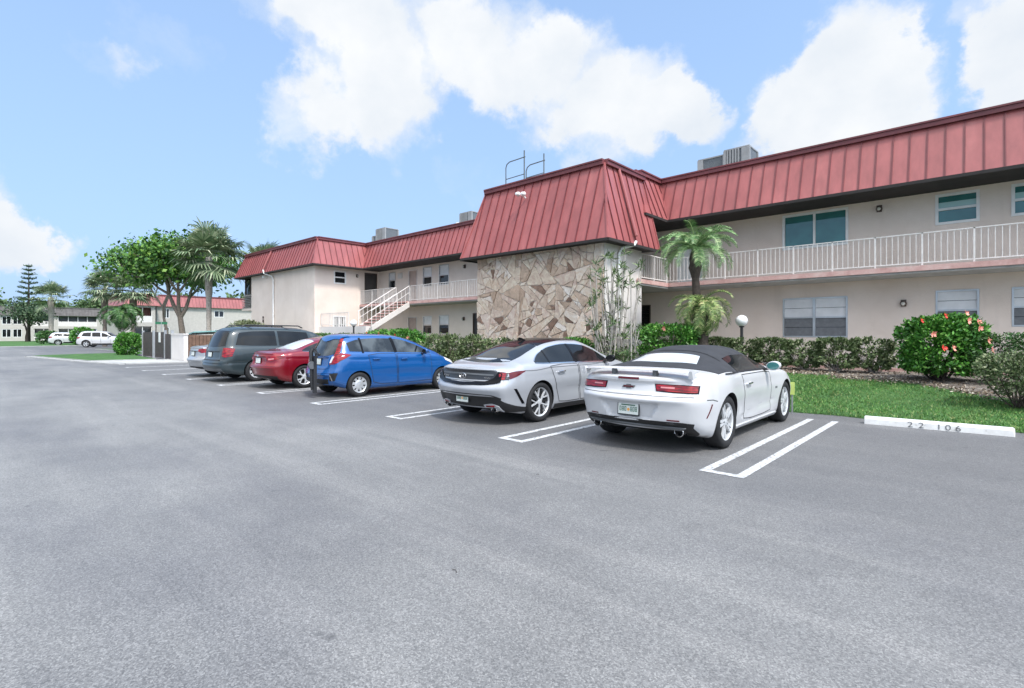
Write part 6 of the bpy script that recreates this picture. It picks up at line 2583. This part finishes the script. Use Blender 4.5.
def plain_sedan():
    def fas(x, z):
        return .04 * float(sstep(.93, .90, z) * sstep(.68, .72, z) * sstep(.44, .38, abs(x))) - .03 * math.exp(-((z - .60) / .06) ** 2)
    sp = dict(L=4.64, R=.32, rim=.22, axles=[1.0, 3.70], arch=.035,
              half=[(0, .83), (.4, .87), (1.0, .885), (3.6, .88), (4.2, .85), (4.64, .74)],
              bot=[(0, .32), (.3, .23), (.8, .18), (4.1, .16), (4.64, .2)],
              belt=[(0, .94), (.4, .98), (1.0, .99), (2.0, .965), (3.1, .92), (3.7, .86), (4.3, .74), (4.64, .62)],
              top=[(0, 1.06), (.1, 1.09), (.4, 1.10), (.7, 1.13), (1.2, 1.30), (1.6, 1.41), (2.1, 1.455), (2.5, 1.44), (2.9, 1.33), (3.35, 1.12), (3.6, 1.01), (4.1, .92), (4.64, .70)],
              rail=[(0, .64), (.5, .64), (1.0, .61), (1.7, .585), (2.5, .58), (3.2, .68), (4.64, .6)],
              rear=[(.2, .12), (.42, .03), (.60, .0), (.75, .06), (1.0, .07), (1.09, .05), (1.2, .15)],
              front=[(.2, .06), (.5, .0), (.8, .15), (1.0, .3)], bow_r=.15, bow_f=.3, fascia=fas)
    c = Car('plain_sedan', (-20.75, 5.75, 0), R(1), 'plain silver sedan mostly hidden beyond the grey green minivan', sp, 'paint_silver')
    c.wheels('split', 'alloy', .205)
    c.panel('rear_window', 'car_glass', top_pts((-.50, 1.40), (0, 1.44), (.50, 1.40)), top_pts((-.60, .74), (0, .66), (.60, .74)), Z_, off=.005, n=14, m=10)
    c.panel('windscreen', 'car_glass', top_pts((-.54, 2.84), (0, 2.9), (.54, 2.84)), top_pts((-.66, 3.42), (0, 3.55), (.66, 3.42)), Z_, off=.004, n=14, m=8)
    up = side_pts((.95, 1.08), (1.3, 1.22), (1.65, 1.30), (2.1, 1.335), (2.5, 1.31), (2.85, 1.21), (3.2, 1.03))
    lo = side_pts((.93, 1.05), (1.3, 1.025), (1.7, 1.01), (2.1, .995), (2.5, .98), (2.85, .97), (3.24, .96))
    c.pair('window_band', 'car_glass', up, lo, X_, off=.004, n=24, m=6)
    c.pair('tail_lamp', 'lens_red', [(.50, .05, .98), (.70, .12, 1.0), (.86, .42, 1.0)], [(.50, .05, .90), (.68, .10, .85), (.86, .42, .90)], (-.6, .8, 0), off=.008, n=14, m=6)
    c.panel('boot_trim', 'chrome', rear_pts((-.42, .945), (.42, .945)), rear_pts((-.42, .91), (.42, .91)), Y_, off=.008, n=14, m=3)
    c.plate(0, 0, .82, R(-5), False)
    c.panel('lower_bumper', 'plastic_black', rear_pts((-.74, .36), (0, .38), (.74, .36)), rear_pts((-.7, .27), (0, .24), (.7, .27)), Y_, off=.005, n=26, m=6)
    c.mirrors(3.05, 1.02, .87, 'paint_silver', False)
    return c


def far_suv(loc, rz, label, tall, name='white_suv'):
    h = 1.78 if tall else 1.66
    L_ = 5.0 if tall else 4.6
    a = L_ - .95
    sp = dict(L=L_, R=.38 if tall else .35, rim=.26, axles=[1.05, a], arch=.06,
              half=[(0, .90), (.3, .95), (1, .96), (a, .96), (L_ - .4, .92), (L_, .82)],
              bot=[(0, .36), (.3, .27), (.8, .24), (L_ - .5, .23), (L_, .28)],
              belt=[(0, 1.08), (1, 1.10), (2.5, 1.07), (a - .4, 1.03), (a + .3, .98), (L_, .80)],
              top=[(0, h - .12), (.15, h - .06), (.6, h - .01), (1.6, h), (2.4, h - .03), (2.8, h - .13), (3.3, 1.33), (3.55, 1.17), (3.8, 1.12), (L_ - .4, 1.03), (L_, .9)],
              rail=[(0, .68), (.5, .71), (2.5, .71), (3.2, .76), (3.8, .80), (L_, .7)],
              rear=[(.2, .12), (.42, .0), (.62, .0), (.8, .05), (1.1, .10), (1.4, .24), (h, .42)],
              front=[(.2, .06), (.6, .0), (.9, .08), (1.2, .3)], bow_r=.11, bow_f=.22, rnd_r=.08, shear_r=.75, raildrop=.12)
    c = Car(name, loc, rz, label, sp, 'paint_white')
    c.wheels('five', 'alloy', .24)
    c.panel('rear_window', 'car_glass', rear_pts((-.62, h - .16), (0, h - .14), (.62, h - .16)), rear_pts((-.72, 1.18), (0, 1.16), (.72, 1.18)), Y_, off=.006, n=12, m=6)
    c.pair('rear_side_window', 'car_glass', side_pts((.75, h - .20), (1.2, h - .16), (1.45, h - .15)), side_pts((.62, 1.22), (1.1, 1.19), (1.45, 1.18)), X_, off=.005, n=10, m=6)
    c.pair('rear_door_window', 'car_glass', side_pts((1.55, h - .15), (2.0, h - .15), (2.3, h - .17)), side_pts((1.58, 1.17), (2.0, 1.16), (2.35, 1.15)), X_, off=.005, n=10, m=6)
    c.pair('front_window', 'car_glass', side_pts((2.42, h - .18), (2.7, h - .27), (3.3, 1.2)), side_pts((2.46, 1.15), (2.8, 1.14), (3.35, 1.12)), X_, off=.005, n=10, m=6)
    c.panel('windscreen', 'car_glass', top_pts((-.62, 2.84), (0, 2.9), (.62, 2.84)), top_pts((-.76, 3.4), (0, 3.52), (.76, 3.4)), Z_, off=.004, n=10, m=6)
    c.pair('tail_lamp', 'lens_red', [(.70, .12, 1.12), (.86, .2, 1.13), (.95, .5, 1.12)], [(.72, .1, .92), (.86, .16, .92), (.95, .42, .98)], (-.72, .7, 0), off=.012, n=10, m=5)
    c.panel('lower_bumper', 'plastic_black', rear_pts((-.88, .52), (0, .54), (.88, .52)), rear_pts((-.8, .34), (0, .3), (.8, .34)), Y_, off=.006, n=20, m=5)
    c.pair('lower_sill', 'plastic_black', side_pts((1.55, .42), (2.5, .41), (a - .5, .42)), side_pts((1.55, .28), (2.5, .27), (a - .5, .27)), X_, off=.01, n=10, m=4)
    c.door_panels([(side_pts((1.5, 1.1), (1.9, 1.1), (2.36, 1.09)), side_pts((1.66, .43), (2.0, .42), (2.4, .42))),
                   (side_pts((2.40, 1.09), (2.8, 1.08), (3.3, 1.07)), side_pts((2.44, .42), (2.8, .42), (3.3, .43)))])
    c.mirrors(3.1, 1.17, .93, 'paint_white', False)
    return c


camaro()
sonata()
hatchback()
red_sedan()
minivan()
plain_sedan()
#@@CAREND
# ------------------------------------------------------------------ small things on the lot
def wheel_stop():
    a = math.atan2(.15, 1.84)
    r = thing('wheel_stop', (-1.54, 10.5, 0), 'white painted concrete wheel stop stencilled 22 106 at the lawn edge', 'wheel stop', a)
    m = MB()
    L_, d, h = 1.85, .15, .125
    prof = [(0, 0), (.012, .085), (.035, .118), (d - .035, h), (d - .012, .09), (d, 0)]
    vs, fs = [], []
    xs_ = [0, .012, .6, 1.2, L_ - .012, L_]
    for i, x in enumerate(xs_):
        k = .92 if i in (0, 5) else 1
        vs += [(x, d / 2 + (y - d / 2) * k, z * k) for y, z in prof]
    n = len(prof)
    for i in range(len(xs_) - 1):
        for k in range(n):
            fs.append((i * n + k, i * n + (k + 1) % n, (i + 1) * n + (k + 1) % n, (i + 1) * n + k))
    fs += [tuple(range(n)), tuple(range((len(xs_) - 1) * n, len(xs_) * n))]
    m.add(vs, fs)
    m.build('kerb_block', 'concrete_paint', r, True, 25)
    tilt = math.atan2(.085, .012)
    for t, x, w in (('2', .62, 1), ('2', .76, 1), ('1', .98, 1), ('0', 1.09, 1), ('6', 1.21, 1)):
        text_mesh(t, 'stencil', .125, (x, .0025, .050), (tilt, 0, 0), .0015, 'stencil_digit', r, 1.25, -.0015)
    m = MB()
    for x in (.45, 1.42):
        m = MB()
        m.lathe([(0, h + .002), (.02, h + .002), (.022, h - .01)], 10, 'z', (x, d / 2, -.006))
        m.build('anchor_pin', 'galv', r)


wheel_stop()


def globe_lamp(loc, h, r_, label):
    r = thing('globe_lamp', loc, label, 'lamp post', 0, 'globe lamps in the planting beds')
    m = MB()
    m.tube([(0, 0, -.1), (0, 0, h - r_ * .8)], .045, 12)
    m.lathe([(.045, h - r_ * 1.15), (.075, h - r_ * 1.1), (.08, h - r_ * .86), (.05, h - r_ * .82)], 16)
    m.lathe([(.09, -.1), (.09, .06), (.05, .09)], 16)
    m.build('post', 'black_metal', r, True, 40)
    g = MB()
    g.lathe([(r_ * math.sin(t), h - r_ * math.cos(t)) for t in np.linspace(.28, math.pi, 18)], 28)
    g.build('globe', 'globe', r, True)


globe_lamp((-5.72, 16.95, ground_at(-5.7, 16.9)), 1.47, .185, 'black post lamp with a clear white globe behind the clipped row and the convertible')
globe_lamp((-26.1, 15.3, ground_at(-26, 15.3)), 1.72, .19, 'white globe lamp at the foot of the far staircase')

r = thing('marker_tag', (-2.755, 10.93, 0), 'small lime yellow marker plate beside the front wheel of the convertible', 'marker')
m = MB()
m.box(-.012, .012, -.012, .012, 0, .46)
m.build('stake', 'galv', r)
m = MB()
m.box(-.045, .045, -.022, -.012, .36, .60)
m.build('plate', 'hi_vis', r)

# twig and leaf litter on the asphalt
for i, (x, y, a, l) in enumerate([(-2.55, 2.2, -.1, .06), (.25, 3.4, 1.2, .03), (-3.6, 4.3, .2, .04)]):
    m = MB()
    m.tube([(0, 0, .006), (l * .5, .008, .008), (l, -.006, .006)], .002, 5)
    o = m.build('twig', 'bark_dark', None)
    o.location = (x, y, 0)
    o.rotation_euler = (0, 0, a)
    tag(o, ['long dark twig lying on the open asphalt', 'short dark twig nearest to the empty stall', 'small twig behind the silver sedan stall'][i], 'twig')

# ------------------------------------------------------------------ far side of the lot
# kerbed grass islands, paths
sheet('grass_island', [(-45.6, 3.6), (-35.2, 5.1), (-34.6, 7.9), (-42, 8.3), (-47.5, 10.5), (-47, 6)], .10, 'turf', thick=.12, side='concrete')
sheet('pavement', [(-35.1, 5.0), (-31.4, 5.9), (-30.9, 8.45), (-34.5, 8.45), (-34.6, 7.9)], .06, 'concrete', thick=.08)
sheet('kerb_strip', [(-46.1, 3.3), (-35.0, 4.8), (-31.3, 5.6), (-31.3, 5.85), (-35.1, 5.05), (-45.7, 3.55)], .05, 'concrete', thick=.07)
sheet('grass_verge', [(-62, 9.3), (-49, 11.0), (-47, 15), (-58, 15)], .08, 'turf', thick=.1, side='concrete')
sheet('far_lawn', [(-170, 0), (-82, 2.6), (-84, 12), (-100, 40), (-170, 60)], .07, 'turf', thick=.09, side='concrete')
sheet('wing_lawn', [(-60, 12.6), (-31.05, 12.6), (-31.05, 60), (-90, 60), (-90, 24)], .05, 'turf', thick=.07)

# bin enclosure
e = thing('bin_enclosure', (-31.75, 8.5, 0), 'low beige walled bin enclosure with dark brown slatted gates beyond the silver sedan', 'enclosure')
m = MB()
m.box(-2.3, 0, 0, .2, 0, 1.46)
m.box(-2.34, .04, -.03, .23, 1.46, 1.53)
m.build('wall', 'stucco_pale', e)
m = MB()
m.box(-.2, 0, 2.6, 6.5, 0, 1.46)
m.box(-.23, .03, 2.6, 6.5, 1.46, 1.53)
m.build('wall', 'stucco_pale', e)
m = MB()
for k in range(13):
    m.box(-.13, -.06, .24 + k * .18, .40 + k * .18, .08, 1.45)
m.build('side_gate', 'brown_wood', e)
for x0, x1 in ((-6.0, -3.9), (-8.9, -6.75)):
    m = MB()
    n = int((x1 - x0) / .15)
    for k in range(n):
        m.box(x0 + k * .15, x0 + k * .15 + .14, .06, .11, .08, 1.62)
    m.box(x0, x1, .11, .15, .3, .42)
    m.box(x0, x1, .11, .15, 1.3, 1.42)
    m.build('gate', 'dark_gate', e)
for x in (-2.42, -3.85, -6.4, -9.0):
    m = MB()
    m.box(x - .06, x + .06, .02, .14, 0, 1.72)
    m.build('gate_post', 'galv', e)
m = MB()
m.box(-3.75, -2.5, .05, .1, .08, 1.5)
m.build('gate', 'dark_gate', e)
m = MB()
m.box(-5.1, -4.75, .03, .055, 1.0, 1.6)
m.build('gate_sign', 'sign_white', e)
m = MB()
m.box(-9.0, -8.8, .2, 6.5, 0, 1.46)
m.build('wall', 'stucco_pale', e)
b = thing('waste_bin', (-31.9, 9.0, 0), 'waste container with a sloping pale teal lid inside the bin enclosure', 'bin')
m = MB()
m.box(-1.7, -.35, .3, 1.5, .1, 1.3)
m.build('container', 'steel_dark', b)
m = MB()
m.hexa([(-1.85, .1, 1.42), (-.25, .1, 1.58), (-.25, 1.7, 1.66), (-1.85, 1.7, 1.5), (-1.85, .1, 1.48), (-.25, .1, 1.64), (-.25, 1.7, 1.72), (-1.85, 1.7, 1.56)])
m.build('lid', 'teal_lid', b)

shrub((-42.9, 8.2, 0), .85, .75, .05, 1.58, 5200, .13, 'leaf_bright', 'round clipped green bush on the grass island beside the dark gates', 'bush', 'round_bush', seed=61, stems=6, clumps=90, sig=.14, power=3)
shrub((-38.6, 14.2, 0), 2.6, 1.0, .3, 2.45, 6500, .22, 'leaf_pale', 'pale wispy shrub above the bin enclosure wall under the tall palm', seed=62, stems=30, clumps=60, sig=.16, power=2.5, aspect=.25)

# trees
fan_palm((-46.4, 14.2, 0), 7.7, 3.0, 'tall cabbage palm with grey trunk just left of the far wing', 71, trunk_r=.2, nl=60, trunk_mat='bark_pale')
fan_palm((-49.5, 19.5, 0), 8.0, 2.5, 'second cabbage palm half hidden behind the far wing roof', 72, trunk_r=.2, nl=30)
fan_palm((-74.9, 14.8, 0), 6.5, 2.9, 'cabbage palm standing over the nearer white SUV', 73, trunk_r=.24, nl=54)
fan_palm((-78.0, 12.6, 0), 6.9, 2.7, 'cabbage palm with the fuller crown left of its twin by the white SUVs', 74, trunk_r=.22, nl=50)
fan_palm((-118.6, 11.8, 0), 7.7, 3.1, 'pale trunked palm before the grey roofed block', 75, trunk_r=.32, nl=34, trunk_mat='bark_pale')
r = thing('feather_palm', (-55.1, 10.1, 0), 'slim green feather palm right of the white SUV', 'palm tree')
rng = np.random.default_rng(8)
rough_trunk(r, [(0, 0, -.1), (.1, 0, 1.8), (.05, 0, 3.4)], [.14, .11, .1], 'bark_pale', rng)
feather_crown(r, (.05, 0, 3.4), 26, 2.2, .5, rng, 'leaf_mid', -.5, 1.25, 30, .05, 1.5)
r, T = branch_tree((-57.5, 15.2, 0), 11.5, 'big broadleaf tree with bright green crown and open limbs behind the bin enclosure', 86, .80, 'leaf_tree', 12500, .38, .34, .285, clump=.74, bark='bark')
branch_tree((-82, 19.6, 0), 11.5, 'darker broadleaf tree between the cabbage palms and the big tree', 87, .6, 'leaf_mid', 3600, .42, .24, .34, clump=.75, zmin=5.2)


def norfolk_pine(loc, h, label):
    rng = np.random.default_rng(5)
    r = thing('norfolk_pine', loc, label, 'tree')
    m = MB()
    m.tube([(0, 0, -.2), (0, 0, h * .5), (0, 0, h)], [.28, .17, .03], 8)
    VV, FF, off = [], [], 0
    z = h * .46
    while z < h - .2:
        t = (h - z) / (h * .54)
        ln = .3 + 2.0 * t ** .8
        a0 = rng.uniform(0, 6)
        for k in range(6):
            a = a0 + k * math.pi / 3 + rng.normal(0, .08)
            tip = (math.cos(a) * ln, math.sin(a) * ln, z + ln * .22)
            m.tube([(0, 0, z), (tip[0] * .5, tip[1] * .5, z + ln * .05), tip], [.05, .035, .02], 4, caps=False)
            n = int(34 * ln)
            u = rng.uniform(.15, 1, n)
            P = np.stack([tip[0] * u, tip[1] * u, z + ln * .22 * u ** 1.6], 1) + rng.normal(0, .085, (n, 3))
            V, F = leaf_arrays(P, .32, .35, .6, rng)
            VV.append(V)
            FF.append(F + off)
            off += len(V)
        z += .62 + .5 * t
    m.build('trunk', 'bark_dark', r, True)
    np_mesh('crown', np.concatenate(VV), np.concatenate(FF), 'leaf_dark', r)


norfolk_pine((-128, 9.7, 0), 14.2, 'narrow tiered Norfolk Island pine rising over the grey roofed block')
branch_tree((-126, 9.3, 0), 9, 'dark shaggy tree in front of the grey roofed block beside the pale trunked palm', 91, .75, 'leaf_dark', 2400, .36, .26, .22, clump=.75, bark='bark_dark')
for i, (x, y, h, s, lab) in enumerate([(-165, 4, 12.5, 101, 'broad green tree behind the left end of the grey roofed block'), (-166, 16, 10.6, 102, 'low green tree behind the grey roof between palm and pine'),
                                       (-165, 24, 12.2, 103, 'green tree behind the right end of the grey roof'), (-150, 31, 11.6, 104, 'dark green tree between the grey roof and the cabbage palms'),
                                       (-140, 36, 12.0, 105, 'green tree behind the far red roofed block'), (-120, 44, 10.5, 106, 'green tree low behind the second red roofed block')]):
    branch_tree((x, y, 0), h, lab, s, 1.1, 'leaf_far', 4200, .8, .4, .24, clump=1.35, name='background_tree')
shrub((-96, 9.2, 0), 2.3, 1.2, .1, 1.9, 1600, .3, 'leaf_mid', 'low rounded bush in front of the grey block left of the SUVs', 'bush', 'far_bush', seed=64, stems=0, clumps=50, sig=.15)
shrub((-86, 11.6, 0), 1.6, 1.2, .1, 2.3, 1500, .3, 'leaf_bright', 'bright green bush behind the two white SUVs', 'bush', 'far_bush', seed=65, stems=0, clumps=50, sig=.15)


# far buildings face +X; u runs along Y
def far_block(name, label, X, y0, y1, h1, h2, roof_mat, wall_mat, bays, depth=14, mans=True, z_eave=None, rc=.55, group=None):
    r = thing(name, (X, y0, 0), label, 'building')
    fr = lambda u, d, z: (-d, u, z)
    L_ = y1 - y0
    ops = []
    for (u, w, za, zb, k) in bays:
        ops.append((u, u + w, za, zb, k))
    m = wall_mesh(0, L_, 0, h1 + .1, ops, fr, .25)
    m.f.pop()
    m.mi.pop()
    m.build('wall', wall_mat, r)
    m = MB()
    m.box(-depth, -.22, 0, .2, 0, h1 + .1)
    m.build('end_wall', wall_mat, r)
    m = MB()
    m.box(-depth, -.22, L_ - .2, L_, 0, h1 + .1)
    m.build('end_wall', wall_mat, r)
    for u0, u1, za, zb, k in ops:
        if k == 'w':
            f = MB()
            ring(f, fr, u0 + .01, u1 - .01, za + .01, zb - .01, .08, .02, .2)
            fbox(f, fr, (u0 + u1) / 2 - .04, (u0 + u1) / 2 + .04, .04, .2, za + .09, zb - .09)
            w = f.build('window', 'white_paint', r)
            p = MB()
            p.add([fr(u0, .15, za), fr(u1, .15, za), fr(u1, .15, zb), fr(u0, .15, zb)], [(0, 1, 2, 3)])
            p.build('pane', 'pane_dark', w)
        else:          # recessed screened balcony
            p = MB()
            fbox(p, fr, u0, u1, 1.2, 1.3, za, zb)
            bal = p.build('balcony_back', 'screen_grey' if k == 'b' else 'brown_panel', r)
            q = MB()
            fbox(q, fr, u0, u1, .02, .10, za, za + .95)
            q.build('balcony_panel', 'off_white' if k == 'b' else 'white_rail', r)
            n = max(2, round((u1 - u0) / 1.6))
            for i in range(n + 1):
                uu = u0 + .05 + (u1 - u0 - .1) * i / n
                q = MB()
                fbox(q, fr, uu - .05, uu + .05, .1, .2, za + .95, zb)
                q.build('screen_post', 'white_rail', r)
    m = MB()
    if mans:
        o = .4
        a, b = (o, -.4, h1), (o, L_ + .4, h1)
        m.hexa([(o, -.4, h1), (o, L_ + .4, h1), (-depth, L_ + .4, h1), (-depth, -.4, h1), (o - rc, -.4 + rc, h2), (o - rc, L_ + .4 - rc, h2), (-depth, L_ + .4 - rc, h2), (-depth, -.4 + rc, h2)], 0)
        for k in range(int((L_ + .8) / .5)):
            y = -.4 + .25 + k * .5
            ym = min(max(y, -.4 + rc), L_ + .4 - rc)
            m.beam((o + .01, y, h1), (o - rc + .01, ym, h2), .035, .05, (1, 0, .3), 1)
        m.box(o - rc - .2, o - rc + .12, -.4 + rc - .1, L_ + .4 - rc + .1, h2 - .06, h2 + .14, 2)
        m.build('roof', [roof_mat, 'red_seam_shade' if roof_mat == 'red_metal' else 'shingle', 'red_fascia' if roof_mat == 'red_metal' else 'shingle'], r)
    return r


bays = []
for u in (4.0, 11.5):
    bays += [(u, 1.1, .9, 2.3, 'w'), (u + 1.6, 1.1, .9, 2.3, 'w'), (u, 1.1, 3.5, 4.7, 'w'), (u + 1.6, 1.1, 3.5, 4.7, 'w')]
bays = [(4.5, 1.3, .8, 2.4, 'w'), (6.0, 1.3, .8, 2.4, 'w'), (4.5, 1.3, 3.3, 4.9, 'w'), (6.0, 1.3, 3.3, 4.9, 'w'),
        (9.0, 2.9, .3, 2.5, 'b'), (9.0, 2.9, 3.0, 5.0, 'b'), (12.6, 6.2, .3, 2.5, 'b'), (12.6, 6.2, 3.0, 5.0, 'b'), (20.5, 1.3, .8, 2.4, 'w'), (20.5, 1.3, 3.3, 4.9, 'w')]
far_block('grey_roof_block', 'far two storey pale block with a dark grey shingle roof at the left edge', -138, 2.2, 27, 5.1, 6.7, 'shingle', 'stucco_far_shaded', bays, rc=.7)
# red roofed block behind the big tree
bays = [(.8, 2.4, .3, 2.6, 'b'), (.8, 2.4, 3.2, 5.4, 'r')]
far_block('red_roof_block', 'narrow balcony bay of the far red roofed block left of the big tree trunk', -92.4, 17.4, 21.0, 5.7, 7.4, 'red_metal', 'stucco_far_shaded', bays, rc=.8)
bays = [(.9, .8, .9, 2.5, 'w'), (.9, .8, 3.9, 5.4, 'w'), (16.2, 1.6, 4.3, 5.3, 'w'), (8, 1.5, 4.2, 5.3, 'w'), (8, 1.5, 1.0, 2.2, 'w')]
far_block('red_roof_block', 'long plain wing of the far red roofed block behind the cabbage palm trunk', -93.5, 21.4, 48, 5.7, 7.4, 'red_metal', 'stucco_far_shaded', bays, rc=.8)
bays = [(.6, 3.0, .3, 2.6, 'b'), (.6, 3.0, 3.2, 5.4, 'b'), (4.2, 3.0, .3, 2.6, 'b'), (4.2, 3.0, 3.2, 5.4, 'b')]
far_block('red_roof_block', 'farthest red roofed block showing two screened balconies above the white SUV', -113, 20.6, 33.0, 5.6, 7.1, 'red_metal', 'stucco_far_shaded', bays, rc=.8)
# street name blade
r = thing('street_sign', (-70.5, 16.6, 0), 'small green street sign blade on a post before the far red roof block', 'sign')
m = MB()
m.tube([(0, 0, 0), (0, 0, 2.9)], .04, 8)
m.build('post', 'galv', r)
m = MB()
m.box(-.02, .02, -.6, .6, 2.6, 2.88)
m.build('blade', 'sign_green', r)

far_suv((-73.8, 9.6, .02), R(-29), 'nearer white SUV parked beyond the grass island, right of the smaller one', True)
far_suv((-88.6, 8.5, .02), R(-10), 'smaller white crossover parked farther left than the other SUV', False, 'white_crossover')
